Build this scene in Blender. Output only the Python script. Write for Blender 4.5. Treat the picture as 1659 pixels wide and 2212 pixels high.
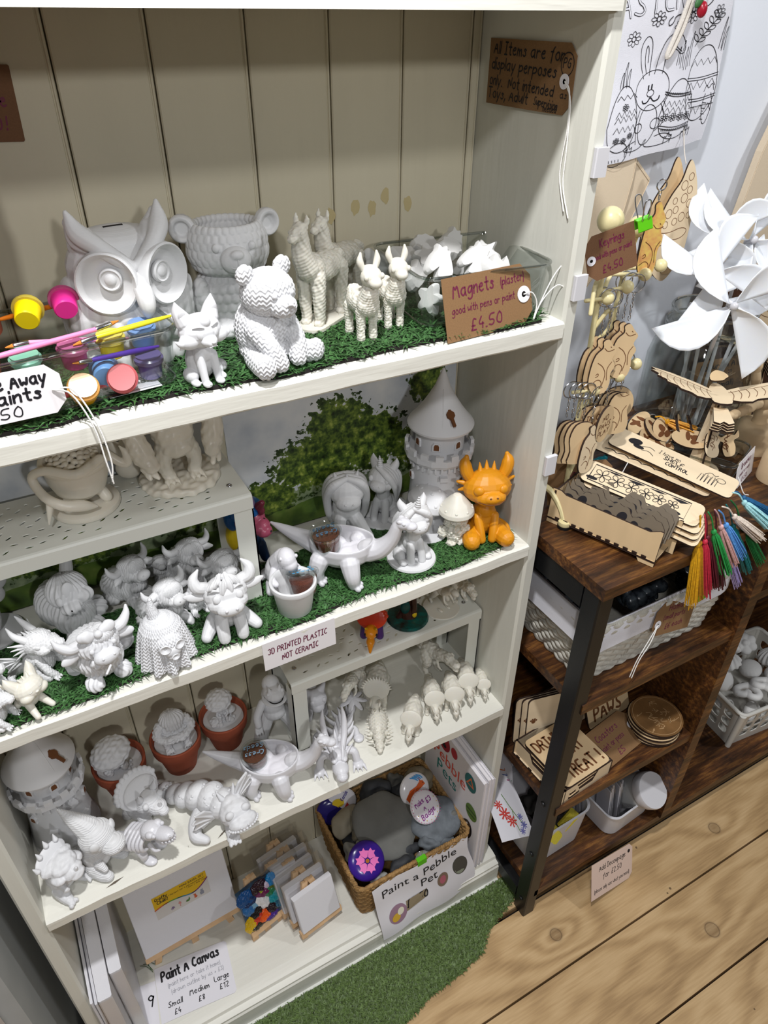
import bpy, math, random
import numpy as np
from mathutils import Matrix, Euler, Vector
PI = math.pi
for o in list(bpy.data.objects): bpy.data.objects.remove(o)
SC = bpy.context.scene
COL = SC.collection

# ---------------------------------------------------------------- camera
cam_data = bpy.data.cameras.new('camera')
cam = bpy.data.objects.new('camera', cam_data); COL.objects.link(cam)
cam_data.sensor_fit = 'VERTICAL'; cam_data.sensor_height = 36.0
cam_data.lens = 36.0 * 1541.145 / 2212.0
cam_data.clip_start = 0.02; cam_data.clip_end = 50
cam.matrix_world = Matrix([[0.8760675, 0.2739777, -0.3967896, -0.5314717], [-0.4821403, 0.5093681, -0.7128007, -0.5596946], [0.0068205, 0.8157698, 0.5783365, 1.4186029], [0, 0, 0, 1]])
SC.camera = cam

# ---------------------------------------------------------------- world, lamps, exposure
world = bpy.data.worlds.new('shop_light'); SC.world = world; world.use_nodes = True
world.node_tree.nodes['Background'].inputs[0].default_value = (0.94, 0.97, 1.0, 1)
world.node_tree.nodes['Background'].inputs[1].default_value = 0.09
def lamp(name, loc, target, size, energy, color=(1, 1, 1), kind='AREA'):
    d = bpy.data.lights.new(name, kind); d.energy = energy; d.color = color
    if kind == 'AREA': d.shape = 'DISK'; d.size = size
    else: d.shadow_soft_size = size
    o = bpy.data.objects.new(name, d); COL.objects.link(o); o.location = loc
    o.rotation_euler = (Vector(target) - Vector(loc)).to_track_quat('-Z', 'Y').to_euler()
    o['kind'] = 'helper'
    return o
lamp('ceiling_spot', (-0.46, -0.34, 2.15), (-0.42, -0.12, 0.6), 0.07, 18, (0.985, 0.99, 1.0))
lamp('ceiling_spot', (-0.85, -1.00, 2.10), (-0.3, 0.1, 0.9), 0.10, 5.5, (0.985, 0.99, 1.0))
lamp('ceiling_spot', (-0.35, -2.50, 2.03), (-0.3, 0.1, 0.9), 0.16, 13, (0.985, 0.99, 1.0))
lamp('ceiling_spot', (1.15, -0.75, 2.25), (0.35, 0.1, 0.9), 0.12, 10.5, (0.97, 0.985, 1.0))
SC.view_settings.view_transform = 'Standard'; SC.view_settings.look = 'None'
SC.view_settings.exposure = 0.0; SC.view_settings.gamma = 1.0; SC.view_settings.use_curve_mapping = False

# ---------------------------------------------------------------- materials
def lin(h):
    if isinstance(h, str):
        c = [int(h[i:i+2], 16) / 255 for i in (0, 2, 4)]
        return tuple((x / 12.92 if x <= .04045 else ((x + .055) / 1.055) ** 2.4) for x in c)
    return tuple(h)
class NT:
    def __init__(s, m): s.t = m.node_tree; s.n = s.t.nodes; s.l = s.t.links
    def new(s, typ, **kw):
        nd = s.n.new(typ)
        for k, v in kw.items():
            if k[0] == '_': setattr(nd, k[1:], v)
            else:
                nd.inputs[int(k[1:]) if k[0] == 'i' and k[1:].isdigit() else k.replace('__', ' ')].default_value = v
        return nd
    def link(s, a, b): s.l.new(a, b)
def mat(name, col, rough=.5, metal=0, var=0, vscale=40, bump=0, bscale=200, stretch=(1, 1, 1), trans=0, ior=1.45, sss=0, coat=0, layers=0, alpha=1, col2=None, detail=3, spec=.5):
    m = bpy.data.materials.new(name); m.use_nodes = True; t = NT(m)
    b = t.n['Principled BSDF']; c = lin(col)
    b.inputs['Base Color'].default_value = (*c, 1); b.inputs['Roughness'].default_value = rough
    b.inputs['Metallic'].default_value = metal; b.inputs['IOR'].default_value = ior
    b.inputs['Transmission Weight'].default_value = trans; b.inputs['Coat Weight'].default_value = coat
    b.inputs['Specular IOR Level'].default_value = spec; b.inputs['Alpha'].default_value = alpha
    if sss:
        b.inputs['Subsurface Weight'].default_value = sss; b.inputs['Subsurface Radius'].default_value = (.004, .003, .002); b.inputs['Subsurface Scale'].default_value = 1
    if var or bump or layers:
        tc = t.new('ShaderNodeTexCoord'); mp = t.new('ShaderNodeMapping', Scale=stretch); t.link(tc.outputs['Object'], mp.inputs[0])
    if var:
        nz = t.new('ShaderNodeTexNoise', Scale=vscale, Detail=detail); t.link(mp.outputs[0], nz.inputs['Vector'])
        rp = t.new('ShaderNodeValToRGB'); t.link(nz.outputs[0], rp.inputs[0])
        lo = lin(col2) if col2 else tuple(x * (1 - var) for x in c); hi = c if col2 else tuple(min(1, x * (1 + var * .6)) for x in c)
        rp.color_ramp.elements[0].position = .3; rp.color_ramp.elements[1].position = .7
        rp.color_ramp.elements[0].color = (*lo, 1); rp.color_ramp.elements[1].color = (*hi, 1)
        t.link(rp.outputs[0], b.inputs['Base Color'])
    h = None
    if bump:
        nb = t.new('ShaderNodeTexNoise', Scale=bscale, Detail=3.0); t.link(mp.outputs[0], nb.inputs['Vector']); h = (nb.outputs[0], bump)
    if layers:
        wv = t.new('ShaderNodeTexWave', Scale=layers, Distortion=.6); wv.bands_direction = 'Z'; t.link(tc.outputs['Object'], wv.inputs['Vector']); h = (wv.outputs[1], .12)
    if h:
        bp = t.new('ShaderNodeBump', Strength=h[1], Distance=.0006 if layers else .002); t.link(h[0], bp.inputs['Height']); t.link(bp.outputs[0], b.inputs['Normal'])
    m.diffuse_color = (*c, 1)
    return m

# ---------------------------------------------------------------- mesh building
def rotm(r): return np.array(Euler([math.radians(a) for a in r]).to_matrix())
def catmull(p, n=6, closed=False):
    p = np.asarray(p, float)
    if len(p) < 3: return p
    if closed: q = np.vstack([p[-1], p, p[0], p[1]])
    else: q = np.vstack([2 * p[0] - p[1], p, 2 * p[-1] - p[-2]])
    out = []
    for i in range(1, len(q) - 2):
        for k in range(n):
            t = k / n; a, b, c, d = q[i-1:i+3]
            out.append(.5 * (2*b + (c-a)*t + (2*a-5*b+4*c-d)*t*t + (3*b-a-3*c+d)*t**3))
    if not closed: out.append(p[-1])
    return np.array(out)
class B:
    def __init__(s): s.v = []; s.f = []; s.n = 0; s.X = None
    def add(s, v, f):
        v = np.asarray(v, float)
        if s.X is not None: v = v @ s.X[:3, :3].T + s.X[:3, 3]
        s.v.append(v); s.f += [tuple(i + s.n for i in q) for q in f]; s.n += len(v); return s
    def at(s, loc=(0, 0, 0), rot=(0, 0, 0), sc=1):
        X = np.eye(4); X[:3, :3] = rotm(rot) * sc; X[:3, 3] = loc; s.X = X; return s
    def ell(s, c, r, rot=(0, 0, 0), seg=18, rings=11):
        if not hasattr(r, '__len__'): r = (r, r, r)
        th = np.linspace(0, PI, rings + 1)[1:-1]; ph = np.arange(seg) * 2 * PI / seg
        P = [(0, 0, 1)] + [(math.sin(a) * math.cos(b), math.sin(a) * math.sin(b), math.cos(a)) for a in th for b in ph] + [(0, 0, -1)]
        P = np.array(P) * np.array(r) @ rotm(rot).T + np.array(c)
        f = [(0, 1 + j, 1 + (j + 1) % seg) for j in range(seg)]
        for i in range(rings - 2):
            for j in range(seg):
                a = 1 + i * seg + j; b_ = 1 + i * seg + (j + 1) % seg; f.append((a, a + seg, b_ + seg, b_))
        L = len(P) - 1; o = 1 + (rings - 2) * seg
        f += [(L, o + (j + 1) % seg, o + j) for j in range(seg)]
        return s.add(P, f)
    def tube(s, pts, r, seg=10, smooth=0, flat=1.0, closed=False, round_=True, updir=None):
        pts = np.asarray(pts, float); r = np.full(len(pts), r, float) if not hasattr(r, '__len__') else np.asarray(r, float)
        if smooth and len(pts) > 2:
            pr = catmull(np.c_[pts, r], smooth, closed); pts = pr[:, :3]; r = np.maximum(pr[:, 3], 1e-6)
        n = len(pts)
        if closed: T = np.roll(pts, -1, 0) - np.roll(pts, 1, 0)
        else: T = np.gradient(pts, axis=0) if n > 2 else np.repeat([pts[-1] - pts[0]], n, 0)
        T /= np.linalg.norm(T, axis=1)[:, None] + 1e-12
        up = np.array(updir if updir is not None else ((0, 0, 1) if abs(T[0][2]) < .9 else (1, 0, 0)), float)
        V = []; u = up - T[0] * (up @ T[0]); u /= np.linalg.norm(u) + 1e-12
        a = np.arange(seg) * 2 * PI / seg; rings = []
        for i in range(n):
            u = u - T[i] * (u @ T[i]); u /= np.linalg.norm(u) + 1e-12; w = np.cross(T[i], u)
            rings.append((pts[i], r[i], u.copy(), w))
        if round_ and not closed:
            pre = []; p, rr, u0, w0 = rings[0]
            for k in (.25, .6, .88): pre.append((p - T[0] * rr * math.sqrt(1 - k * k) , rr * k, u0, w0))
            post = []; p, rr, u1, w1 = rings[-1]
            for k in (.88, .6, .25): post.append((p + T[-1] * rr * math.sqrt(1 - k * k), rr * k, u1, w1))
            rings = pre + rings + post
        for p, rr, u0, w0 in rings:
            V.append(p + rr * (np.cos(a)[:, None] * u0 + flat * np.sin(a)[:, None] * w0) if flat != 1 else p + rr * (np.cos(a)[:, None] * u0 + np.sin(a)[:, None] * w0))
        N = len(rings); V = np.vstack(V); f = []
        for i in range(N if closed else N - 1):
            for j in range(seg):
                k = (i + 1) % N; f.append((i * seg + j, i * seg + (j + 1) % seg, k * seg + (j + 1) % seg, k * seg + j))
        if not closed: f += [tuple(range(seg))[::-1], tuple(range((N - 1) * seg, N * seg))]
        return s.add(V, f)
    def cone(s, p, q, r0, r1=.01, seg=12): return s.tube([p, q], [r0, r1], seg, round_=False)
    def box(s, a, b, bev=0):
        x0, y0, z0 = a; x1, y1, z1 = b
        if bev:
            return s.prism([(x0+bev, y0), (x1-bev, y0), (x1, y0+bev), (x1, y1-bev), (x1-bev, y1), (x0+bev, y1), (x0, y1-bev), (x0, y0+bev)], z0, z1)
        P = [(x, y, z) for z in (z0, z1) for y in (y0, y1) for x in (x0, x1)]
        return s.add(P, [(0, 2, 3, 1), (4, 5, 7, 6), (0, 1, 5, 4), (2, 6, 7, 3), (0, 4, 6, 2), (1, 3, 7, 5)])
    def prism(s, out, z0, z1):
        n = len(out); P = [(x, y, z0) for x, y in out] + [(x, y, z1) for x, y in out]
        return s.add(P, [tuple(range(n))[::-1], tuple(range(n, 2 * n))] + [(i, (i + 1) % n, n + (i + 1) % n, n + i) for i in range(n)])
    def lathe(s, prof, seg=32, closed=False, c=(0, 0, 0), sx=1, sy=1):
        n = len(prof); P = []; a = np.arange(seg) * 2 * PI / seg
        for r, z in prof: P += [(c[0] + r * sx * math.cos(t), c[1] + r * sy * math.sin(t), c[2] + z) for t in a]
        f = []
        for i in range(n if closed else n - 1):
            k = (i + 1) % n
            for j in range(seg): f.append((i * seg + j, i * seg + (j + 1) % seg, k * seg + (j + 1) % seg, k * seg + j))
        if not closed:
            if prof[0][0] > 1e-6: f.append(tuple(range(seg))[::-1])
            if prof[-1][0] > 1e-6: f.append(tuple(range((n - 1) * seg, n * seg)))
        return s.add(P, f)
    def loft(s, loops, cap=True, closed=False):
        n = len(loops[0]); P = np.vstack([np.asarray(l, float) for l in loops]); f = []; N = len(loops)
        for i in range(N if closed else N - 1):
            k = (i + 1) % N
            for j in range(n): f.append((i * n + j, i * n + (j + 1) % n, k * n + (j + 1) % n, k * n + j))
        if cap and not closed: f += [tuple(range(n))[::-1], tuple(range((N - 1) * n, N * n))]
        return s.add(P, f)
    def mesh(s, name):
        me = bpy.data.meshes.new(name); V = np.vstack(s.v) if s.v else np.zeros((0, 3))
        me.from_pydata(V.tolist(), [], s.f); me.update(); return me
def rrect(w, d, r, n=4, cx=0, cy=0):
    out = []
    for sx, sy, a0 in ((1, 1, 0), (-1, 1, 90), (-1, -1, 180), (1, -1, 270)):
        for k in range(n + 1):
            a = math.radians(a0 + 90 * k / n); out.append((cx + sx * (w / 2 - r) + r * math.cos(a), cy + sy * (d / 2 - r) + r * math.sin(a)))
    return out
def shade(me, smooth=True, angle=None):
    me.polygons.foreach_set('use_smooth', [smooth] * len(me.polygons))
    if smooth and angle: me.set_sharp_from_angle(angle=math.radians(angle))
_tmp = None
def remesh(b, vox, it=4, fac=.5, disp=None):
    me = b.mesh('t'); o = bpy.data.objects.new('t', me); COL.objects.link(o)
    m = o.modifiers.new('r', 'REMESH'); m.mode = 'VOXEL'; m.voxel_size = vox
    if it: q = o.modifiers.new('s', 'SMOOTH'); q.factor = fac; q.iterations = it
    dg = bpy.context.evaluated_depsgraph_get(); r = bpy.data.meshes.new_from_object(o.evaluated_get(dg))
    bpy.data.objects.remove(o); bpy.data.meshes.remove(me)
    if disp and len(r.vertices):
        n = len(r.vertices); co = np.empty(n * 3, np.float32); no = np.empty(n * 3, np.float32)
        r.vertices.foreach_get('co', co); r.vertex_normals.foreach_get('vector', no)
        co = co.reshape(-1, 3); no = no.reshape(-1, 3); co = co + no * disp(co, no)[:, None]
        r.vertices.foreach_set('co', co.astype(np.float32).ravel()); r.update()
    return r
def obj(name, b, m, parent=None, smooth=40, loc=None, rot=None, vox=0, it=4, disp=None, label=None, stuff=False):
    me = remesh(b, vox, it, .5, disp) if vox else (b if isinstance(b, bpy.types.Mesh) else b.mesh(name))
    me.name = name
    shade(me, bool(smooth) or bool(vox), None if vox else (smooth if smooth and smooth < 180 else None))
    me.materials.clear()
    if m: me.materials.append(m)
    o = bpy.data.objects.new(name, me); COL.objects.link(o)
    if parent: o.parent = parent
    if loc is not None: o.location = loc
    if rot is not None: o.rotation_euler = [math.radians(a) for a in rot]
    if label: o['label'] = label
    if stuff: o['kind'] = 'stuff'
    return o
def tag(o, label, cat, group=None):
    o['label'] = label; o['category'] = cat
    if group: o['group'] = group
    return o
def thing(name, label, cat, loc=(0, 0, 0), rot=0, group=None):
    o = bpy.data.objects.new(name, None); COL.objects.link(o); o.empty_display_size = .01
    o.location = loc; o.rotation_euler = [math.radians(a) for a in rot] if hasattr(rot, '__len__') else (0, 0, math.radians(rot))
    return tag(o, label, cat, group)
def kids(o): return [c for c in bpy.data.objects if c.parent == o]
def dup(root, loc, rot=None, label=None, group=None, sc=None):
    def cp(o, par):
        c = o.copy(); COL.objects.link(c); c.parent = par
        for k in kids(o): cp(k, c)
        return c
    r = cp(root, None); r.location = loc
    if rot is not None: r.rotation_euler = [math.radians(a) for a in rot] if hasattr(rot, '__len__') else (0, 0, math.radians(rot))
    if label: r['label'] = label
    if group: r['group'] = group
    if sc: r.scale = (sc, sc, sc) if not hasattr(sc, '__len__') else sc
    return r
def struct(name, b, m, smooth=0):
    o = obj(name, b, m, smooth=smooth); o['kind'] = 'structure'; return o

# ---------------------------------------------------------------- handwriting (x, y in hex digits, baseline y = 3, x-height 8, capitals to b)
GL = {
'A':'03 3b 63|16 56','B':'03 0b 3b 59 37 07|37 55 43 03','C':'5a 3b 19 05 24 33 54','D':'0b 03 33 55 59 3b 0b','E':'5b 0b 03 53|07 47','F':'5b 0b 03|07 47','G':'5a 3b 19 05 33 54 57 37',
'H':'03 0b|53 5b|07 57','I':'0b 4b|2b 23|03 43','J':'5b 55 33 04','K':'0b 03|5b 07 53','L':'0b 03 53','M':'03 1b 37 5b 73','N':'03 0b 53 5b','O':'3b 19 05 33 43 65 69 4b 3b','P':'03 0b 3b 5a 58 37 07',
'R':'03 0b 3b 59 37 07|37 53','S':'5a 3b 19 27 46 54 33 04','T':'0b 6b|3b 33','U':'0b 05 23 43 55 5b','W':'0b 13 37 53 7b','Y':'0b 37 6b|37 33','P.':'',
'a':'58 28 06 14 33 55|58 54 63','b':'0b 03|06 28 47 45 33 04','c':'47 28 06 14 33 44','d':'57 28 06 14 33 55|5b 53','e':'06 46 48 28 06 14 33 54','f':'4b 3a 28 23 21|08 38','g':'58 28 06 14 34 57|58 51 20 01',
'h':'0b 03|06 28 47 43','i':'08 03|0a 0b','j':'28 21 00|2a 2b','k':'0b 03|48 05 43','l':'0b 03','m':'08 03|06 28 33|36 58 63','n':'08 03|06 28 48 43','o':'28 06 14 33 54 56 48 28','p':'08 00|06 28 57 55 34 04',
'q':'57 28 06 14 34 57|58 50','r':'08 03|06 28 47','s':'47 28 17 36 44 23 04','t':'2b 24 33 43|08 48','u':'08 05 14 34 58|58 53','v':'08 23 48','w':'08 13 36 53 68','x':'08 43|48 03','y':'08 14 34|58 34 10','z':'08 48 03 43',
'0':'3b 19 05 33 54 59 3b','1':'19 3b 33','2':'0a 3b 59 03 53','3':'0a 3b 59 37 55 33 04','4':'3b 06 56|47 43','5':'5b 1b 07 47 55 33 04','6':'4b 18 04 33 55 37 06','7':'0b 5b 23','8':'3b 1a 37 55 33 15 37 5a 3b','9':'59 3b 19 37 58 5b 43',
'£':'5a 3b 29 24 03 53|16 46','(':'2b 17 15 21',')':'0b 17 15 01','.':'03 13',',':'14 01',"'":'1b 09','!':'1b 16|13 14','+':'27 23|05 45','/':'02 4b','-':'06 36',':':'04 05|08 07','*':'24 2a|06 48|08 46','"':'0b 09|2b 29',
}
def glyphs(txt):
    x = 0; out = []
    for ch in txt:
        if ch == ' ': x += 4.5; continue
        g = GL.get(ch) or GL.get(ch.upper()) or GL['-']; w = 0
        for st in g.split('|'):
            p = np.array([(int(q[0], 16), int(q[1], 16) - 3) for q in st.split()], float); w = max(w, p[:, 0].max()); out.append(p + (x, 0))
        x += w + 2.0
    return out, x
def chaikin(p, n=2):
    for _ in range(n):
        if len(p) < 3: return p
        q = [p[0]]
        for a, b in zip(p[:-1], p[1:]): q += [a * .75 + b * .25, a * .25 + b * .75]
        q.append(p[-1]); p = np.array(q)
    return p
class Ink:
    """strokes drawn on a surface S(u, v) -> point, w above it"""
    def __init__(s, S): s.S = S; s.b = B()
    def stroke(s, p, w, sm=2, lift=0, closed=False):
        p = np.asarray(p, float)
        if closed: p = np.vstack([p, p[:1]])
        if sm: p = chaikin(p, sm)
        S = s.S
        d = np.gradient(p, axis=0) if len(p) > 2 else np.repeat([p[-1] - p[0]], len(p), 0)
        d /= np.linalg.norm(d, axis=1)[:, None] + 1e-9; nn = np.c_[-d[:, 1], d[:, 0]] * w / 2
        e0 = p[0] - d[0] * w * .35; e1 = p[-1] + d[-1] * w * .35
        L = [e0 + nn[0] * .6] + list(p + nn) + [e1 + nn[-1] * .6]; R = [e0 - nn[0] * .6] + list(p - nn) + [e1 - nn[-1] * .6]
        n = len(L); V = [S(u, v, lift) for u, v in L] + [S(u, v, lift) for u, v in R]
        s.b.add(V, [(n + i, n + i + 1, i + 1, i) for i in range(n - 1)]); return s
    def fill(s, p, lift=0):
        s.b.add([s.S(u, v, lift) for u, v in p], [tuple(range(len(p)))]); return s
    def text(s, txt, u, v, size, w=None, slant=.1, rot=0, jit=.0, center=False, seed=1, sx=1.0, lift=0, W=None):
        rnd = random.Random(seed + len(txt)); k = size / 8.0; st, w_ = glyphs(txt); sx = W / (w_ * k) if W else sx; c, sn = math.cos(math.radians(rot)), math.sin(math.radians(rot))
        off = -w_ * k * sx / 2 if center else 0
        for p in st:
            q = p.copy(); q[:, 0] += q[:, 1] * slant; q *= (k * sx, k)
            if jit: q += np.array([[rnd.uniform(-1, 1) * jit * k, rnd.uniform(-1, 1) * jit * k]])
            q[:, 0] += off; q = np.c_[q[:, 0] * c - q[:, 1] * sn, q[:, 0] * sn + q[:, 1] * c] + (u, v)
            s.stroke(q, w or size * .13, 2, lift)
        return s
def printed(txt, S, u, v, size, rot=0, center=False, sx=1.0):
    """the built-in sans face laid on S"""
    cu = bpy.data.curves.new('t', 'FONT'); cu.body = txt; cu.size = size; cu.resolution_u = 3
    if center: cu.align_x = 'CENTER'
    o = bpy.data.objects.new('t', cu); COL.objects.link(o); dg = bpy.context.evaluated_depsgraph_get(); dg.update()
    me = bpy.data.meshes.new_from_object(o.evaluated_get(dg)); b = B(); c, sn = math.cos(math.radians(rot)), math.sin(math.radians(rot))
    V = [(x.co[0] * sx, x.co[1]) for x in me.vertices]; b.add([S(u + x * c - y * sn, v + x * sn + y * c, 0) for x, y in V], [tuple(p.vertices) for p in me.polygons])
    bpy.data.objects.remove(o); bpy.data.curves.remove(cu); bpy.data.meshes.remove(me); return b
def flatS(z=.0): return lambda u, v, l=0: (u, v, z + l)
def bendS(w, h, bu=0, bv=0, z=0):
    """a sheet w x h (u right, v up, from its lower left corner) bowed by bu across and bv up; out of plane is +z"""
    return lambda u, v, l=0: (u, v, z + l + bu * (1 - (2 * u / w - 1) ** 2) + bv * (1 - (2 * v / h - 1) ** 2))
def sheet(S, rows, th, nu=10):
    """closed sheet: rows = [(v, u0, u1), ...]"""
    b = B(); n = nu + 1; T = []; Bt = []
    for v, u0, u1 in rows:
        for i in range(n):
            u = u0 + (u1 - u0) * i / nu; T.append(S(u, v, -.00002)); Bt.append(S(u, v, -th))
    m = len(rows); N = m * n; f = []
    for j in range(m - 1):
        for i in range(nu):
            a = j * n + i; f.append((a, a + 1, a + n + 1, a + n)); f.append((N + a, N + a + n, N + a + n + 1, N + a + 1))
    for i in range(nu):
        f.append((i, N + i, N + i + 1, i + 1)); a = (m - 1) * n + i; f.append((a, a + 1, N + a + 1, N + a))
    for j in range(m - 1):
        a = j * n; f.append((a, a + n, N + a + n, N + a)); a += nu; f.append((a, N + a, N + a + n, a + n))
    return b.add(T + Bt, f)
def tagrows(w, h, cut, side='right', nv=8, cutv=None):
    cv = cutv or cut; rows = []
    vs = sorted(set([0, cv, h - cv, h] + [h * k / nv for k in range(nv + 1)]))
    for v in vs:
        k = max(0, 1 - min(v, h - v) / cv) * cut; rows.append((v, k if side == 'left' else 0, w - (k if side == 'right' else 0)))
    return rows
def discrows(r, n=16, cu=0, cv=0, ru=None):
    ru = ru or r; return [(cv - r * math.cos(PI * i / n), cu - max(1e-5, ru * math.sin(PI * i / n)), cu + max(1e-5, ru * math.sin(PI * i / n))) for i in range(n + 1)]

# ---------------------------------------------------------------- figures
def face(loc):
    """turn that looks straight out at a customer standing in the aisle"""
    return -math.degrees(math.atan2(loc[0] + .53, loc[1] + .56))
def fdup(root, loc, rel=0, label=None, group=None, sc=None): return dup(root, loc, rel + face(loc), label, group, sc)
class Fig:
    """a modelled figure, millimetres, facing -Y; every part is fused into one smooth skin"""
    def __init__(s, name, label, cat, loc, yaw, m, sc=1.0, group=None, vox=.9, it=4, tilt=(0, 0)):
        s.root = thing(name, label, cat, loc, (tilt[0], tilt[1], yaw + face(loc)), group); s.m = m; s.sc = sc * .001; s.vox = vox * .001; s.it = it; s.base = np.eye(4); s.new()
        s.par = s.root
    def new(s): s.b = B(); s.place()
    def head(s, pivot=None, rx=0, rz=0, ry=0, dz=0):
        """tips everything that follows about a pivot (nod up = negative rx)"""
        X = np.eye(4)
        if pivot is not None: R = rotm((rx, ry, rz)); p = np.array(pivot, float); X[:3, :3] = R; X[:3, 3] = p - R @ p + (0, 0, dz)
        s.base = X; return s.place()
    def place(s, loc=(0, 0, 0), rot=(0, 0, 0)):
        X = np.eye(4); X[:3, :3] = rotm(rot); X[:3, 3] = loc; X = s.base @ X; X[:3] *= s.sc; s.b.X = X; return s
    def e(s, x, y, z, r, rot=(0, 0, 0)): s.b.ell((x, y, z), r, rot); return s
    def ee(s, x, y, z, r, rot=(0, 0, 0)): s.e(x, y, z, r, rot); s.e(-x, y, z, r, (rot[0], -rot[1], -rot[2])); return s
    def t(s, pts, r, smooth=5, seg=12): s.b.tube(pts, r, seg, smooth); return s
    def tt(s, pts, r, smooth=5, seg=12): s.t(pts, r, smooth, seg); s.t([(-x, y, z) for x, y, z in pts], r, smooth, seg); return s
    def lathe(s, prof, c=(0, 0, 0), seg=40, sx=1, sy=1, closed=False): s.b.lathe(prof, seg, closed, c, sx, sy); return s
    def part(s, name, m=None, vox=None, it=None, disp=None, label=None, par=None, smooth=40):
        v = s.vox if vox is None else vox * .001
        o = obj(name, s.b, m or s.m, par or s.root, smooth, vox=v, it=s.it if it is None else it, disp=disp, label=label); s.new(); return o
    def each(s, name, pts, fn, m=None, vox=0, **k):
        for p in pts: fn(p); s.part(name, m, vox, **k)
        return s

# ================================================================ materials of the place
M = {}
M['cream'] = mat('cream_paint', 'D6D5CB', .5, var=.05, vscale=14, bump=.25, bscale=90, stretch=(1, 1, .12))
M['creamx'] = mat('cream_paint_shelf', 'E2E0D6', .48, var=.05, vscale=18, bump=.35, bscale=90, stretch=(.12, 1, 1))
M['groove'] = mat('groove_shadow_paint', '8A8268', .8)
M['wallwhite'] = mat('white_wall_paint', 'E4E8F0', .6, var=.02, vscale=6, bump=.08, bscale=160)
M['greypanel'] = mat('grey_painted_board', 'A3A6A6', .6, var=.04, vscale=20)
M['beigepanel'] = mat('beige_board', 'CFC4BC', .6, var=.04)
M['black'] = mat('black_metal', '17181A', .38, metal=.2, bump=.05, bscale=500)
M['white'] = mat('white_print_plastic', 'D5D5D6', .5, layers=430, spec=.4)
M['white2'] = mat('white_print_plastic_fine', 'D4D4D6', .52, layers=700, spec=.4)
M['resin'] = mat('cream_resin', 'E4DED0', .34, sss=.15)
M['natural'] = mat('natural_white_filament', 'DAD6CA', .42, sss=.25, layers=600)
M['plaster'] = mat('white_plaster', 'D4D3D1', .75, bump=.1, bscale=300)
M['terra'] = mat('terracotta', '9A4B31', .8, var=.16, vscale=35, bump=.15, bscale=260)
M['kraft'] = mat('kraft_card', '856442', .85, var=.10, vscale=700, detail=2)
M['kraftd'] = mat('kraft_card_dark', '745238', .85, var=.10, vscale=700, detail=2)
M['card'] = mat('white_card', 'E6E2E4', .7)
M['paper'] = mat('white_paper', 'E2E0E6', .7)
M['pinkcard'] = mat('pale_pink_card', 'DDC4B6', .8)
M['inkp'] = mat('purple_ink', '6A1A3C', .6)
M['inkk'] = mat('black_ink', '15131A', .6)
M['inkg'] = mat('faded_ink', '9C9CA4', .7)
M['string'] = mat('white_string', 'E8E6E2', .8, bump=.3, bscale=900)
M['steel'] = mat('polished_steel', 'C8C8CC', .2, metal=1)
def clearmat(name, tint, f0, k, rough):
    m = bpy.data.materials.new(name); m.use_nodes = True; t = NT(m); out = t.n['Material Output']
    tr = t.new('ShaderNodeBsdfTransparent'); tr.inputs[0].default_value = (*tint, 1); gl = t.new('ShaderNodeBsdfGlossy', Roughness=rough)
    lw = t.new('ShaderNodeLayerWeight', Blend=.35); mu = t.new('ShaderNodeMath', _operation='MULTIPLY_ADD'); t.link(lw.outputs['Facing'], mu.inputs[0]); mu.inputs[1].default_value = k; mu.inputs[2].default_value = f0
    mx = t.new('ShaderNodeMixShader'); t.link(mu.outputs[0], mx.inputs[0]); t.link(tr.outputs[0], mx.inputs[1]); t.link(gl.outputs[0], mx.inputs[2]); t.link(mx.outputs[0], out.inputs[0]); return m
M['clear'] = clearmat('clear_plastic', (.95, .965, .96), .04, .30, .06)
M['rim'] = clearmat('clear_plastic_rim', (.72, .75, .74), .16, .5, .05)
M['glass'] = clearmat('jar_glass', (.93, .955, .945), .05, .38, .04)
M['wrap'] = clearmat('clear_film', (.97, .97, .97), .06, .30, .16)
M['mwhite'] = mat('white_lacquered_steel', 'DDDED6', .4)
M['ply'] = mat('birch_ply', 'D9BC92', .6, var=.12, vscale=30, stretch=(1, .15, 1))
M['plyw'] = mat('pale_ply', 'E4CFAE', .6, var=.08, vscale=30, stretch=(.2, 1, 1))
M['burnt'] = mat('burnt_edge', '2E1C12', .8)
M['engrave'] = mat('engraved_brown', '6A4020', .8)
M['cyl'] = mat('turned_beech', 'D8BE98', .55, var=.1, vscale=25, stretch=(1, 1, .2))
M['pine'] = mat('pine_easel', 'D9B48A', .6, var=.15, vscale=40, stretch=(1, 1, .1))
M['creamm'] = mat('cream_enamel_wire', 'DCCF9E', .35, var=.08)
M['canvas'] = mat('natural_cotton', 'D8C6AC', .9, bump=.3, bscale=1200)
M['cotton'] = mat('white_cotton', 'E2E2EA', .9, bump=.3, bscale=1200)
M['gwhite'] = mat('gesso_canvas', 'DEDDE2', .8, bump=.25, bscale=1400)
M['rope'] = mat('white_cotton_rope', 'D6CFC6', .9, bump=.4, bscale=600)
M['green'] = mat('green_clip', '5FC21A', .3)
M['wpl'] = mat('white_household_plastic', 'D2D1D5', .35)
M['greypl'] = mat('pale_grey_plastic', 'CFCDC6', .4)
M['soilseed'] = mat('cress_seed', '7A3F2C', .9, var=.35, vscale=900, bump=.9, bscale=900)
M['bark'] = mat('dark_brown_board', '4A2E1E', .7, var=.35, vscale=22, stretch=(.3, 1, 1))
M['soil'] = mat('dark_ground', '1A1512', .9)

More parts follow.
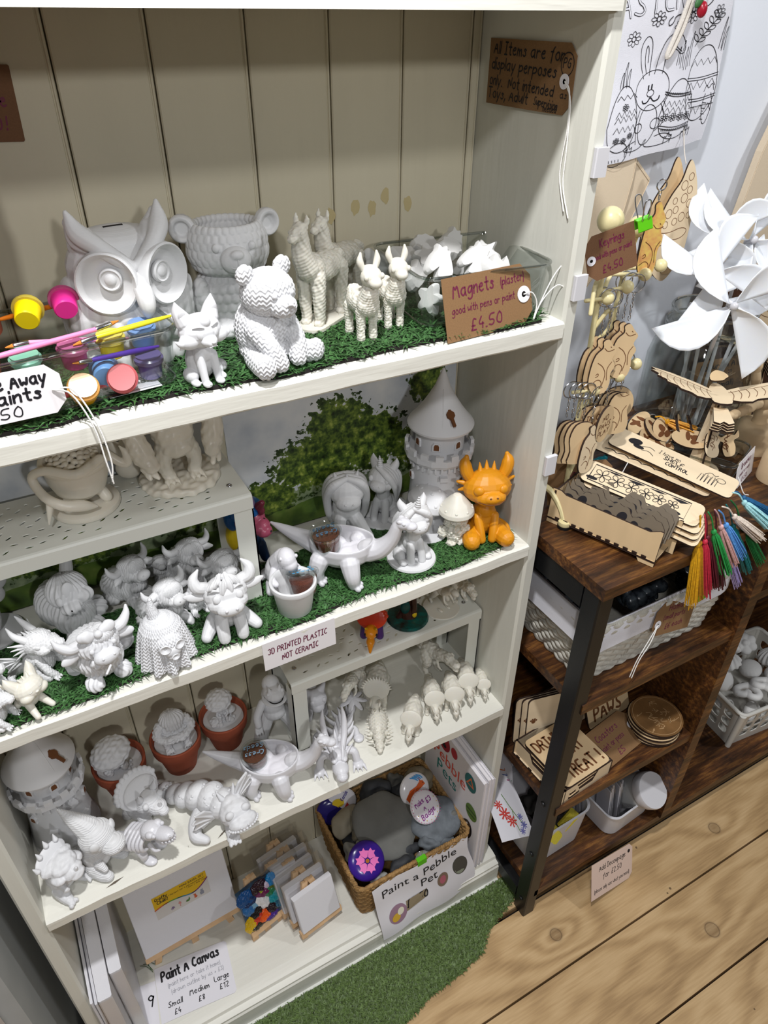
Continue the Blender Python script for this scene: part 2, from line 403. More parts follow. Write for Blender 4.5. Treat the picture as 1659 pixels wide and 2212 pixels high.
# rustic brown table board
def rustic():
    m = mat('rustic_brown_board', '5A3A20', .42); t = NT(m); b = t.n['Principled BSDF']
    tc = t.new('ShaderNodeTexCoord'); mp = t.new('ShaderNodeMapping', Scale=(1.6, 14, 14)); t.link(tc.outputs['Object'], mp.inputs[0])
    n1 = t.new('ShaderNodeTexNoise', Scale=9.0, Detail=8.0, Roughness=.7); t.link(mp.outputs[0], n1.inputs['Vector'])
    mp2 = t.new('ShaderNodeMapping', Scale=(6, 12, 12)); t.link(tc.outputs['Object'], mp2.inputs[0])
    n2 = t.new('ShaderNodeTexNoise', Scale=1.5, Detail=3.0); t.link(mp2.outputs[0], n2.inputs['Vector'])
    r1 = t.new('ShaderNodeValToRGB'); t.link(n1.outputs[0], r1.inputs[0])
    e = r1.color_ramp.elements; e[0].position = .33; e[0].color = (*lin('2A180E'), 1); e[1].position = .72; e[1].color = (*lin('9E6C34'), 1)
    k = e.new(.5); k.color = (*lin('5C381D'), 1)
    r2 = t.new('ShaderNodeValToRGB'); t.link(n2.outputs[0], r2.inputs[0])
    e = r2.color_ramp.elements; e[0].position = .35; e[0].color = (.22, .2, .2, 1); e[1].position = .6; e[1].color = (1, 1, 1, 1)
    mx = t.new('ShaderNodeMix', _data_type='RGBA', _blend_type='MULTIPLY'); mx.inputs[0].default_value = .8
    t.link(r1.outputs[0], mx.inputs[6]); t.link(r2.outputs[0], mx.inputs[7]); t.link(mx.outputs[2], b.inputs['Base Color'])
    bp = t.new('ShaderNodeBump', Strength=.15, Distance=.001); t.link(n1.outputs[0], bp.inputs['Height']); t.link(bp.outputs[0], b.inputs['Normal'])
    return m
M['rustic'] = rustic()

# pine floorboards with knots
def floormat():
    m = mat('pine_floorboards', 'B08A5C', .55); t = NT(m); b = t.n['Principled BSDF']
    tc = t.new('ShaderNodeTexCoord'); P = tc.outputs['Object']
    knots = [(.065, -.165, .013), (.33, -.30, .016), (.50, -.16, .014), (.63, -.045, .012), (.22, -.43, .013), (-.30, -.30, .012)]
    def math_(op, a, c=None):
        n = t.new('ShaderNodeMath', _operation=op)
        for i, x in enumerate((a, c)):
            if x is None: continue
            if isinstance(x, (int, float)): n.inputs[i].default_value = x
            else: t.link(x, n.inputs[i])
        return n.outputs[0]
    sx = t.new('ShaderNodeSeparateXYZ'); t.link(P, sx.inputs[0])
    nw = t.new('ShaderNodeTexNoise', Scale=7.0, Detail=2.0); mpw = t.new('ShaderNodeMapping', Scale=(.5, 1.6, 1)); t.link(P, mpw.inputs[0]); t.link(mpw.outputs[0], nw.inputs['Vector'])
    phase = math_('MULTIPLY', sx.outputs[1], 95.0); phase = math_('ADD', phase, math_('MULTIPLY', nw.outputs[0], 26.0))
    dark = None
    for x, y, r in knots:
        cx = t.new('ShaderNodeVectorMath', _operation='SUBTRACT'); t.link(P, cx.inputs[0]); cx.inputs[1].default_value = (x, y, 0)
        sc = t.new('ShaderNodeVectorMath', _operation='MULTIPLY'); t.link(cx.outputs[0], sc.inputs[0]); sc.inputs[1].default_value = (.42, 1, 0)
        ln = t.new('ShaderNodeVectorMath', _operation='LENGTH'); t.link(sc.outputs[0], ln.inputs[0])
        g = math_('DIVIDE', ln.outputs['Value'], -.03); g = math_('EXPONENT', g); phase = math_('ADD', phase, math_('MULTIPLY', g, 13.0))
        l2 = t.new('ShaderNodeVectorMath', _operation='LENGTH'); t.link(cx.outputs[0], l2.inputs[0])
        ring = math_('SUBTRACT', l2.outputs['Value'], r * .8); ring = math_('ABSOLUTE', ring); ring = math_('DIVIDE', ring, -.0016); ring = math_('EXPONENT', ring)
        inn = math_('LESS_THAN', l2.outputs['Value'], r * .8); inn = math_('MULTIPLY', inn, .45); ring = math_('MAXIMUM', ring, inn)
        dark = ring if dark is None else math_('MAXIMUM', dark, ring)
    s = math_('SINE', phase); s = math_('MULTIPLY', math_('ADD', s, 1.0), .5)
    mp = t.new('ShaderNodeMapping', Scale=(6, 90, 1)); t.link(P, mp.inputs[0]); nf = t.new('ShaderNodeTexNoise', Scale=3.0, Detail=6.0); t.link(mp.outputs[0], nf.inputs['Vector'])
    nb = t.new('ShaderNodeTexNoise', Scale=5.0, Detail=3.0); t.link(P, nb.inputs['Vector'])
    v = math_('ADD', math_('MULTIPLY', s, .24), math_('MULTIPLY', nf.outputs[0], .46)); v = math_('ADD', v, math_('MULTIPLY', nb.outputs[0], .32))
    rp = t.new('ShaderNodeValToRGB'); t.link(v, rp.inputs[0]); e = rp.color_ramp.elements
    e[0].position = .2; e[0].color = (*lin('94744C'), 1); e[1].position = .8; e[1].color = (*lin('D8B88A'), 1); k = e.new(.5); k.color = (*lin('BE9C6E'), 1)
    sp = t.new('ShaderNodeTexVoronoi', Scale=28.0); t.link(P, sp.inputs['Vector']); spk = math_('LESS_THAN', sp.outputs['Distance'], .07)
    spn = t.new('ShaderNodeTexNoise', Scale=9.0); t.link(P, spn.inputs['Vector']); spk = math_('MULTIPLY', spk, math_('GREATER_THAN', spn.outputs[0], .55))
    dark = math_('MAXIMUM', dark, spk)
    mx = t.new('ShaderNodeMix', _data_type='RGBA'); t.link(math_('MULTIPLY', dark, .75), mx.inputs[0]); t.link(rp.outputs[0], mx.inputs[6]); mx.inputs[7].default_value = (*lin('3A2414'), 1)
    t.link(mx.outputs[2], b.inputs['Base Color'])
    bp = t.new('ShaderNodeBump', Strength=.2, Distance=.001); t.link(v, bp.inputs['Height']); t.link(bp.outputs[0], b.inputs['Normal'])
    return m
M['floor'] = floormat()

# ================================================================ room
Z1, Z2, Z3, ZB, ZT = 1.1422, .8372, .5105, .066, 1.4167
XL, D, TS = -.684, .188, .0195
b = B(); rnd = random.Random(3)
ys = [-2.2, -1.92, -1.77, -1.63, -1.49, -1.35, -1.21, -1.07, -.93, -.785, -.645, -.503, -.361, -.218, -.092, .06, .2, .45]
for y0, y1 in zip(ys[:-1], ys[1:]):
    g = .0045 if abs(y0 + .092) < .001 else .0018
    g1 = .0045 if abs(y1 + .092) < .001 else .0018
    b.box((-2.2, y0 + g, -.02), (2.6, y1 - g1, 0))
fl = struct('floor', b, M['floor'])
struct('trim_1', B().box((-2.2, -2.2, -.05), (2.6, .45, -.021)), M['soil'])
struct('wall_back', B().box((-2.2, .25, 0), (2.6, .33, 2.6)), M['wallwhite'])

# ================================================================ bookcase
bc = thing('bookcase', 'tall cream painted bookcase with tongue and groove back filled with white figures', 'bookcase', (0, 0, 0))
def post(x0, x1):
    o = [(x0, .004), (x0 + .003, .0005), (x1 - .003, .0005), (x1, .004), (x1, D + .014), (x0, D + .014)]
    return B().prism(o, 0.066, 1.50)
obj('side_panel', post(0, .0185), M['cream'], bc, 30)
obj('side_panel', post(XL - .0185, XL), M['cream'], bc, 30)
b = B(); xs = [XL, -.612, -.523, -.436, -.353, -.264, -.180, -.097, -.012, 0]
for x0, x1 in zip(xs[:-1], xs[1:]):
    b.prism([(x0 + .0009, D + .008), (x0 + .0009, D + .0012), (x0 + .002, D), (x1 - .0052, D), (x1 - .0044, D + .0012), (x1 - .0036, D + .0012), (x1 - .0028, D), (x1 - .0016, D), (x1 - .0006, D + .0012), (x1 - .0006, D + .008)], .066, 1.495)
obj('back_panel', b, mat('aged_cream_bounce_tint', 'D0C8B0', .55, var=.05, vscale=14, bump=.25, bscale=90, stretch=(1, 1, .12)), bc, 0)  # yellow of old paint plus bounced light inside the case, both in the colour
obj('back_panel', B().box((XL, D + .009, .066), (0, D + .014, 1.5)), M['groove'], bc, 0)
def board(z, y0=-.002, x0=XL, x1=0, th=TS):
    n = 40; L = []; rnd = random.Random(int(z * 1000))
    for i in range(n + 1):
        x = x0 + (x1 - x0) * i / n; w = .0006 * math.sin(i * .9 + z * 20) + .0005 * rnd.uniform(-1, 1)
        L.append([(x, y0 + w, z - th + .002), (x, y0 + .0015 + w, z - th), (x, D, z - th), (x, D, z), (x, y0 + .0025 + w, z), (x, y0 + w, z - .0022)])
    return B().loft(L)
for z in (Z1, Z2, Z3): obj('shelf', board(z), M['creamx'], bc, 35)
obj('shelf', board(ZB, .004), M['creamx'], bc, 35)
obj('top_board', B().box((XL - .03, -.006, ZT), (.006, D, ZT + .032)), M['creamx'], bc, 0)
# plinth with a stepped moulding
pr = [(-.026, 0), (-.026, .046), (-.0235, .049), (-.0235, .054), (-.014, .0565), (-.012, .063), (-.002, .0655), (.02, .0655), (.02, 0)]
b = B(); b.loft([[(XL - .0385, y, z) for y, z in pr], [(.0295, y, z) for y, z in pr]]); b.box((.0, .02, 0), (.0295, D + .014, .0655)); b.box((XL - .0385, .02, 0), (XL, D + .014, .0655))
obj('plinth', b, M['creamx'], bc, 20)
obj('toe_strip', B().box((XL - .04, -.031, 0), (.0295, -.0262, .006)), M['mwhite'], bc, 0)
for z in (1.297, 1.177, .958):
    obj('shelf_clip', B().box((.004, -.0052, z - .012), (.0205, .0002, z + .014), .001), M['wpl'], bc, 0)

# yellowed spots on the back board
b = B(); rnd = random.Random(5)
for x, z in [(-.155, 1.237), (-.117, 1.245), (-.185, 1.232), (-.134, 1.234), (-.088, 1.235)]:
    b.add([(x + .006 * math.cos(a) * rnd.uniform(.7, 1.1), D - .0003, z + .009 * math.sin(a) * rnd.uniform(.7, 1.1)) for a in np.linspace(0, 2 * PI, 14)[:-1]], [tuple(range(13))])
obj('yellow_stain', b, mat('yellow_stain_paint', 'C2B285', .6), bc, 0)

# neighbouring furniture on the left
n = thing('side_cabinet', 'grey painted cabinet side standing left of the cream bookcase', 'cabinet', (0, 0, 0))
obj('side_panel', B().box((-.80, -.045, 0), (-.735, .2, .9)), M['greypanel'], n, 0)
obj('front_board', B().box((-.80, -.075, 0), (-.757, -.046, .9)), M['beigepanel'], n, 0)

# ================================================================ artificial grass
gm = [mat('grass_blade_dark', '426A3A', .42, var=.65, vscale=260), mat('grass_blade_olive', '5E743E', .5, var=.5, vscale=200)]
def grass(name, label, zones, z, count, length, m, seed, edge, group=None, flatten=.45):
    """zones: polygon outline; blades are one uncountable mass"""
    rng = np.random.default_rng(seed); poly = np.array(edge)
    root = thing(name, label, 'artificial grass', (0, 0, 0), 0, group)
    obj('backing', B().prism(edge, z + .0002, z + .0035), M['soil'], root, 0)
    lo, hi = poly.min(0), poly.max(0); pts = np.zeros((0, 2))
    while len(pts) < count:
        q = rng.uniform(lo, hi, (count * 2, 2)); ins = np.zeros(len(q), bool); j = len(poly) - 1
        for i in range(len(poly)):
            xi, yi = poly[i]; xj, yj = poly[j]
            c = ((yi > q[:, 1]) != (yj > q[:, 1])) & (q[:, 0] < (xj - xi) * (q[:, 1] - yi) / (yj - yi + 1e-12) + xi); ins ^= c; j = i
        pts = np.vstack([pts, q[ins]])
    pts = pts[:count]; n = count; a = rng.uniform(0, 2 * PI, n); ln = length * rng.uniform(.55, 1.1, n); up = rng.uniform(.15, .85, n) * flatten
    d = np.c_[np.cos(a), np.sin(a)]; w = np.c_[-d[:, 1], d[:, 0]] * rng.uniform(.0007, .0014, n)[:, None]
    z0 = z + .003; base = np.c_[pts, np.full(n, z0)]
    mid = np.c_[pts + d * ln[:, None] * .5, z0 + ln * up * .75]; tip = np.c_[pts + d * ln[:, None] * .95, z0 + ln * up * rng.uniform(.4, 1.05, n)]
    # keep tips inside the mat
    for A in (mid, tip): A[:, 0] = np.clip(A[:, 0], lo[0] - .001, hi[0] + .001); A[:, 1] = np.clip(A[:, 1], lo[1] - .004, hi[1])
    w3 = np.c_[w, np.zeros(n)]
    V = np.stack([base - w3, base + w3, mid - w3 * .9, mid + w3 * .9, tip], 1).reshape(-1, 3); k = np.arange(n) * 5
    F = np.concatenate([np.stack([k, k + 1, k + 3, k + 2], 1)]).tolist() + np.stack([k + 2, k + 3, k + 4], 1).tolist()
    bb = B(); bb.v = [V]; bb.f = F; bb.n = len(V)
    o = obj('blades', bb, m, root, 180, stuff=True); return root
def edgepoly(x0, x1, y0, y1, seed, amp=.004, clip=.02):
    r = random.Random(seed); n = 36
    return [(x0 + (x1 - x0) * i / n, y0 + r.uniform(-amp, amp) * .6 + amp * math.sin(i * .5 + seed)) for i in range(n)] + [(x1 - clip, y0 + .002), (x1, y0 + clip * 1.3), (x1, y1), (x0, y1)]
grass('grass_mat', 'dark green artificial grass mat under the owl, bears and llamas', None, Z1, 17000, .017, gm[0], 1, edgepoly(XL + .004, -.004, .013, .184, 1))
grass('grass_mat', 'dark green artificial grass mat under the castle tower and highland cows', None, Z2, 15000, .017, gm[0], 2, edgepoly(XL + .004, -.006, .011, .125, 2) )
rp = [(-.60, -.05), (-.60, -.30), (-.42, -.235), (-.30, -.165), (-.20, -.14), (-.13, -.135), (-.075, -.125), (-.045, -.1), (.0, -.085), (.055, -.068), (.052, -.03), (.02, -.0325), (-.60, -.0325)]
grass('grass_rug', 'olive green artificial grass strip on the floor along the bookcase plinth', None, 0, 42000, .010, gm[1], 3, rp, flatten=.9)

# ================================================================ brown table unit
tb = thing('console_table', 'rustic brown wood and black metal shelf unit beside the bookcase', 'shelf unit', (0, 0, 0))
TX, TY, TZ = .028, -.116, .835
obj('top', B().box((TX, TY, TZ - .019), (1.53, .235, TZ)), M['rustic'], tb, 0)
for z, x1 in ((.604, .36), (.346, .36)):
    obj('shelf', B().box((TX + .018, TY + .004, z - .019), (x1, .22, z)), M['rustic'], tb, 0)
obj('shelf', B().box((TX + .018, TY + .006, .062), (1.5, .22, .081)), M['rustic'], tb, 0)
obj('shelf', B().box((.385, TY + .02, .63), (1.5, .22, .649)), M['rustic'], tb, 0)
obj('divider', B().box((.361, TY, .081), (.385, .22, TZ - .019)), M['rustic'], tb, 0)
obj('back_panel', B().box((.045, .2205, .081), (1.5, .234, TZ - .019)), M['bark'], tb, 0)
for x, y in ((TX + .002, TY + .006), (TX + .002, .20), (1.45, TY + .006), (1.45, .20), (.86, TY + .05)):
    o = obj('leg', B().box((x, y, 0), (x + .026, y + .03, TZ - .0195), .002), M['black'], tb, 0)
obj('frame_rail', B().box((TX + .002, TY + .0365, TZ - .057), (TX + .026, .1995, TZ - .0195)), M['black'], tb, 0)
obj('frame_rail', B().box((TX + .002, TY + .0365, .03), (TX + .026, .1995, .0605)), M['black'], tb, 0)
for y, z in ((TY + .021, .045), (TY + .021, .352), (TY + .021, .2)):
    obj('bolt', B().at((TX + .0018, y, z), (0, -90, 0)).lathe([(.0052, 0), (.0045, .0016), (.002, .0022), (0.0001, .0015)], 14), M['black'], tb)

# ================================================================ surface patterns pressed into the figures
def chevron(n, per, amp, cx=0, cy=0):
    def f(co, no):
        a = np.arctan2(co[:, 0] - cx, -(co[:, 1] - cy)) * n / (2 * PI); tri = np.abs(a % 1 - .5) * 2
        return amp * np.sin(2 * PI * (co[:, 2] / per + tri * .8))
    return f
def chevron3(per, amp):
    def f(co, no):
        u = np.where(np.abs(no[:, 0]) > np.abs(no[:, 1]), co[:, 1], co[:, 0]) / per; tri = np.abs(u % 1 - .5) * 2
        s = np.sin(2 * PI * (co[:, 2] / (per * .75) + tri * .75)); return amp * np.sign(s) * np.abs(s) ** .6
    return f
def hair(n, amp, wob=.004, per=.02, cx=0, cy=0, zmin=-1):
    def f(co, no):
        a = np.arctan2(co[:, 0] - cx, -(co[:, 1] - cy)); s = np.sin(a * n + 2.2 * np.sin(co[:, 2] / per * 2 * PI + 3 * a)); return np.where(co[:, 2] > zmin, amp * s, 0)
    return f
def lumps(per, amp, seed=0):
    k = 2 * PI / per; D_ = np.array([(.8, .5, .33), (-.5, .74, .45), (.2, -.55, .81), (.6, .1, -.79)])
    def f(co, no):
        q = co @ D_.T * k; return amp * (np.sin(q[:, 0] + 1.5 * np.sin(q[:, 1] * .6)) + np.sin(q[:, 2] + seed) * np.sin(q[:, 3]) + .5 * np.sin(q[:, 1] * 1.7))
    return f
def scallop(nper, row, amp):
    def f(co, no):
        r = co[:, 2] / row; j = np.floor(r); a = np.arctan2(co[:, 0], -co[:, 1]) * nper / (2 * PI) + .5 * (j % 2); u = np.abs(a % 1 - .5) * 2; v = r - j
        return amp * np.clip(1.1 - u ** 2 * 1.1 - ((v - .42) / .62) ** 2, 0, 1)
    return f
def scales(per, amp):
    k = 2 * PI / per
    def f(co, no):
        x, y, z = co.T; return amp * np.maximum(np.sin(k * x) * np.sin(k * y + k * z * .6) , -.2) * np.abs(np.sin(k * z * .9))
    return f

# ================================================================ top shelf
M1 = Z1 + .005
# --- stack of terracotta pots at the left edge
potprof = [(.0285, 0), (.030, .001), (.0375, .046), (.0415, .0475), (.043, .049), (.044, .071), (.0432, .073), (.040, .073), (.0385, .070), (.0355, .046), (.0275, .006), (.0001, .005)]
names = ['lowest, wedged under the others', 'second from the bottom', 'third from the bottom', 'in the middle', 'third from the top', 'second from the top', 'topmost, its rim and inside showing']
for k in range(7):
    o = obj('terracotta_pot', B().lathe(potprof, 48), M['terra'], None, 35, loc=(-.575 + .0012 * math.sin(k * 2), .096 + .001 * math.cos(k), M1 + .001 + k * .0247), rot=(0, 0, 40 * k))
    tag(o, 'terracotta pot in the nested stack beside the owl, ' + names[k], 'plant pot', 'nested terracotta pots')

# --- owl money bank
f = Fig('owl_money_bank', 'large white owl money bank with round hollow eyes and feathered chest', 'money bank', (-.424, .120, M1), 16, M['white'], .94, vox=1.1, it=3)
f.e(0, 4, 42, (54, 46, 45)).e(0, 4, 20, (50, 43, 24)).e(0, 3, 86, (50, 42, 36)).e(0, 4, 108, (44, 34, 14)).ee(49, 6, 44, (12, 33, 38))
f.tt([(0, -40, 93), (12, -40, 102), (26, -32, 114), (37, -17, 124), (41, -8, 140)], [5, 7, 8, 9, 2.5]).tt([(26, -20, 112), (34, -8, 118), (39, -4, 130)], [10, 12, 6])
rnd = random.Random(4)
for j, z in enumerate(range(8, 66, 11)):
    rr = math.sqrt(max(0, 1 - ((z - 42) / 47) ** 2)) if z > 18 else .96
    for i in range(-5, 6):
        a = (i + .5 * (j % 2)) * .31
        f.e(53 * rr * math.sin(a), 4 - 47 * rr * math.cos(a), z, (9, 5.2, 11.5), (-14, 0, math.degrees(a)))
for s in (-1, 1):
    for j in range(5):
        for i in range(3): f.e(s * (58 - j * .6), -12 + i * 15, 62 - j * 11, (4, 8, 10), (0, s * 8, 0))
f.part('body')
for s in (-1, 1):
    f.place((s * 25.5, -36.5, 84), (90, 0, s * 26))
    f.lathe([(.01, -2), (14, -1), (21, 2), (23.8, 6.5), (25.4, 8), (27, 7), (27.6, 0), (26, -9), (.01, -9)], sx=1, sy=1.04); eye = f.part('eye', vox=0)
    f.place((s * 24.5 - s * 2, -38.5, 87), (90, 0, s * 26)); f.lathe([(10, 0), (10, 3.5), (8.8, 4.8), (7.5, 3.6), (5.5, 3.8), (4.6, 4.8), (3, 5.6), (.01, 6)]); f.part('pupil', vox=0, par=eye)
f.place(); f.t([(0, -43, 84), (0, -53, 74), (0, -57, 62), (0, -53, 50)], [7, 8.5, 7.5, 2]).part('beak')
f.b.box((-9, 0, 121.2), (9, 2.6, 122.4)); f.part('coin_slot', M['soil'], vox=0)

# --- bear planter with open head
f = Fig('bear_planter', 'white bear shaped planter with an open hollow head behind the knitted bear', 'planter', (-.318, .142, M1), 10, M['white'], 1.0, vox=1.0, it=3)
f.e(0, 0, 32, (40, 34, 36)).ee(34, -14, 34, (11, 14, 24), (20, 0, 0)).ee(16, -28, 8, (13, 14, 10))
f.part('body', disp=scallop(26, .0085, .0012))
f.lathe([(.01, 52), (22, 53), (34, 62), (38.5, 74), (37.5, 90), (33, 101), (31, 103.5), (28.5, 103), (27, 100), (26, 70), (.01, 66)], sx=1.04, sy=.92); hd = f.part('head', vox=.9, it=1, disp=scallop(30, .0075, .0008))
f.e(0, -36, 76, (15, 10, 12.5)).e(0, -44, 82, (6.5, 4, 4.5)); mz = f.part('muzzle')
f.t([(0, -47.5, 78), (0, -46.8, 72)], [.6, .6], 0).tt([(0, -46.8, 72), (4, -45.5, 70.4), (7, -43, 72)], [.6, .6, .5]).part('mouth', vox=0, par=mz)
for s in (-1, 1):
    f.e(s * 17, -33, 87, (3.6, 2.6, 4)).part('eye', vox=0)
    f.place((s * 41, 0, 99), (90, 0, s * 18)); f.lathe([(.01, 0), (6, 0), (8, 4), (11, 5), (13, 2), (13, -4), (.01, -5)], seg=28); f.part('ear', vox=.9, it=2); f.place()

# --- fox cub
f = Fig('fox_figurine', 'small white sitting fox cub figurine at the shelf edge left of the knitted bear', 'figurine', (-.387, .030, M1), 28, M['white2'], 1.0, vox=.55, it=3)
f.e(0, 3, 17, (13, 13, 17)).e(0, -3, 26, (9.5, 9, 10)).tt([(6, -8, 24), (6.5, -12, 12), (6.5, -14, 3)], [5, 3.6, 3.4]).ee(6.5, -16.5, 2.4, (4, 5, 2.6)).ee(12.5, 0, 7, (6, 9, 7)).ee(13, -8, 2.6, (4, 6, 2.8))
f.t([(-4, 12, 4), (14, 13, 5), (20, 4, 6), (19, -3, 6.5)], [4, 5.5, 6, 2.5])
f.e(0, -4, 46, (19, 16, 14.5)).ee(13, -9, 41, (10, 8, 7)).e(0, -18, 40.5, (7.5, 6, 5)).e(0, -22, 39.8, (4.5, 4, 3.5)).tt([(17, -9, 42), (22, -10, 41), (26, -9, 43)], [5, 3.5, .8]).tt([(17, -9, 39), (23, -9, 36)], [4, .8])
f.tt([(12, -2, 55), (15.5, 0, 64), (17, 0, 72)], [8, 5.5, 1]).e(0, -14, 56, (5, 5, 5))
f.part('body')
for s in (-1, 1):
    f.e(s * 7.4, -16.7, 46.5, (3.4, 2.4, 4.4), (0, s * 12, s * 20)).part('eye', vox=0)
    f.place((s * 14.5, -4.8, 60), (10, s * 12, 0)).e(0, 0, 0, (4, 1.6, 7)).part('inner_ear', vox=0); f.place()
    f.t([(s * 4, -18.5, 53), (s * 8, -17.5, 54.3), (s * 12, -14.5, 53)], [.7, .9, .5]).part('eyebrow', vox=0)
f.e(0, -25.6, 41.5, (2.2, 1.6, 1.6)).part('nose', vox=0)
f.t([(-3.5, -24, 37.2), (0, -25.4, 38.2), (3.5, -24, 37.2)], [.5, .5, .5]).part('mouth', vox=0)

# --- knitted bear
f = Fig('knitted_bear', 'white sitting bear figurine with a chevron knit texture', 'figurine', (-.321, .040, M1), 38, M['white2'], 1.0, vox=.62, it=3)
f.e(0, 6, 30, (27, 25, 31)).e(0, 2, 14, (27, 24, 15)).tt([(18, -6, 36), (15, -22, 22), (11, -28, 9)], [10, 8.5, 8.5]).tt([(17, -4, 9), (25, -22, 9), (28, -29, 10)], [12, 10.5, 10]).ee(29, -31, 11, (10, 7, 11))
f.e(0, -5, 66, (25.5, 23, 21)).e(0, -25, 58, (12.5, 12, 10)).e(0, -37, 62.5, (4.6, 3.4, 3.4)).ee(20.5, -2, 84, (9, 5.5, 9))
f.part('body', disp=chevron3(.0052, .00055))
for s in (-1, 1): f.e(s * 9.5, -26, 68.5, 2.6).part('eye', vox=0)

# --- tall alpacas
def alpaca(label, loc, yaw, sc):
    f = Fig('alpaca_figurine', label, 'figurine', loc, yaw, M['natural'], sc, 'alpacas', vox=.75, it=2)
    f.e(0, 12, 56, (15, 31, 15)).e(0, -12, 60, (14, 14, 15)).t([(0, -20, 62), (0, -28, 76), (0, -30, 92)], [13, 10.5, 9]).e(0, -33, 97, (8.5, 11, 8)).e(0, -43, 94.5, (5, 6, 4.6)).e(0, -30, 103, (7, 7, 5))
    f.tt([(5, -27, 102), (6.5, -26, 109), (6, -26, 114)], [2.4, 2.6, .6])
    for y in (-14, 32): f.tt([(8, y, 52), (8.5, y, 28), (8, y + 1, 8)], [8.5, 6.8, 5.6]).ee(8, y - 1, 4, (5.4, 6.5, 4.2))
    f.t([(0, 40, 62), (0, 48, 58), (0, 50, 50)], [6, 5, 2.5])
    f.part('body', disp=lumps(.006, .0003))
    f.e(0, -45.5, 98, 1).ee(6.9, -38, 99, (1.2, 1.6, 1.6)); f.part('eyes', vox=0)
    f.place((0, 10, -1.2)); f.b.prism(rrect(34, 86, 14, 6), 0, 3.2); f.part('base', vox=0)
    return f.root
alpaca('tall pale alpaca figurine on a thin base in front of its twin', (-.238, .108, M1 + .0012), -32, .98)
alpaca('tall pale alpaca figurine at the back with its head behind the front alpaca', (-.196, .150, M1 + .0012), -36, .9)

# --- small llamas
def llama(label, loc, yaw, sc):
    f = Fig('llama_figurine', label, 'figurine', loc, yaw, M['natural'], sc, 'llamas', vox=.6, it=3)
    f.e(0, 4, 34, (12, 18, 12)).e(0, 17, 39, (7, 6, 7)).t([(0, -10, 36), (0, -14, 46), (0, -15, 54)], [10.5, 8.5, 7]); f.e(0, -11, 34, (11, 9, 11))
    for y in (-8, 15): f.tt([(6.5, y, 28), (6.5, y, 14), (6.5, y - .5, 2.5)], [5, 4, 4.2])
    body = f.part('body', disp=lumps(.0045, .0003))
    f.e(0, -17, 61, (10, 9.5, 9.5)).e(0, -25, 57.5, (6, 6, 5)).e(0, -14, 67, (7.5, 7, 4)); f.part('head')
    for s in (-1, 1):
        f.t([(s * 6, -13, 67), (s * 8.6, -12, 74), (s * 8, -12, 81)], [2.6, 3.2, 1.2]).part('ear', vox=.45, it=1)
        f.e(s * 8, -22.5, 62.5, (2.1, 2.4, 2.8)).part('eye', vox=0)
    return f.root
llama('small pale llama figurine standing in front of the alpaca', (-.217, .052, M1), 28, 1.06)
llama('small pale llama figurine standing next to the magnet tray', (-.176, .068, M1), 24, 1.02)

# --- clear tray of plaster magnets
def tray(name, label, cat, loc, yaw, w, d, h, group=None, t=.0016, rim=.004):
    r = thing(name, label, cat, loc, yaw, group)
    def ring(k, z, e=0): return [(x, y, z) for x, y in rrect(w * k + e, d * k + e, .014 + e * .3, 6)]
    L = [ring(.93, 0), ring(.95, .001), ring(1, h - .003), ring(1, h - .003, rim), ring(1, h, rim), ring(1, h, -.001), ring(1, h - .004, -2 * t), ring(.95, .001 + t, -2 * t), ring(.93, t, -2 * t)]
    obj('tray_body', B().loft(L), M['clear'], r, 35)
    obj('rim', B().tube([(x, y, h) for x, y in rrect(w + rim, d + rim, .016, 6)], .0017, 8, closed=True), M['rim'], r)
    obj('base_edge', B().tube([(x * .955, y * .955, .0022) for x, y in rrect(w, d, .015, 6)], .0012, 8, closed=True), M['rim'], r); return r
tray('clear_tray', 'clear plastic tray heaped with white plaster magnets', 'tray', (-.075, .095, M1 + .001), -6, .150, .135, .052)
def charm(kind, th):
    a = np.linspace(0, 2 * PI, 40)[:-1]
    if kind == 'horse':
        o = [(-9, -12), (6, -14), (10, -4), (11, 4), (13, 8), (10, 9), (11, 13), (6, 13), (3, 17), (0, 13), (-6, 10), (-13, 4), (-16, -1), (-14, -5), (-9, -4), (-5, -3), (-8, -7)]
    elif kind == 'flower': o = [((11 + 3 * math.cos(5 * t)) * math.cos(t), (11 + 3 * math.cos(5 * t)) * math.sin(t)) for t in a]
    elif kind == 'shell': o = [((13 + .8 * math.cos(9 * t)) * math.cos(t), (10 + .8 * math.cos(9 * t)) * math.sin(t)) for t in a]
    elif kind == 'crown': o = [(-12, -8), (12, -8), (14, 9), (7, 3), (0, 11), (-7, 3), (-14, 9)]
    elif kind == 'star': o = [((14 if k % 2 == 0 else 7.5) * math.sin(PI * k / 5), (14 if k % 2 == 0 else 7.5) * math.cos(PI * k / 5)) for k in range(10)]
    elif kind == 'wave': o = [(-13, -9), (13, -9), (14, -2), (8, 2), (10, 9), (2, 6), (-4, 10), (-8, 4), (-14, 3)]
    else: o = [(-14, -8), (14, -8), (14, 8), (-14, 8)]
    o = catmull(np.c_[o, np.zeros(len(o))], 3, True)[:, :2] if kind in ('horse', 'wave', 'crown') else np.array(o)
    b = B(); b.X = np.diag([.00122, .00122, .0011, 1]); c = o.mean(0); q = c + (o - c) * .86
    b.loft([[(x, y, 0) for x, y in o], [(x, y, th * .55) for x, y in o], [(x, y, th) for x, y in q]]); return b
rl = {k: 0 for k in ()}
kinds = [('horse', 'horse head shaped'), ('flower', 'flower shaped'), ('shell', 'shell shaped'), ('crown', 'crown shaped'), ('wave', 'wavy edged'), ('block', 'plain block shaped'), ('star', 'star shaped')]
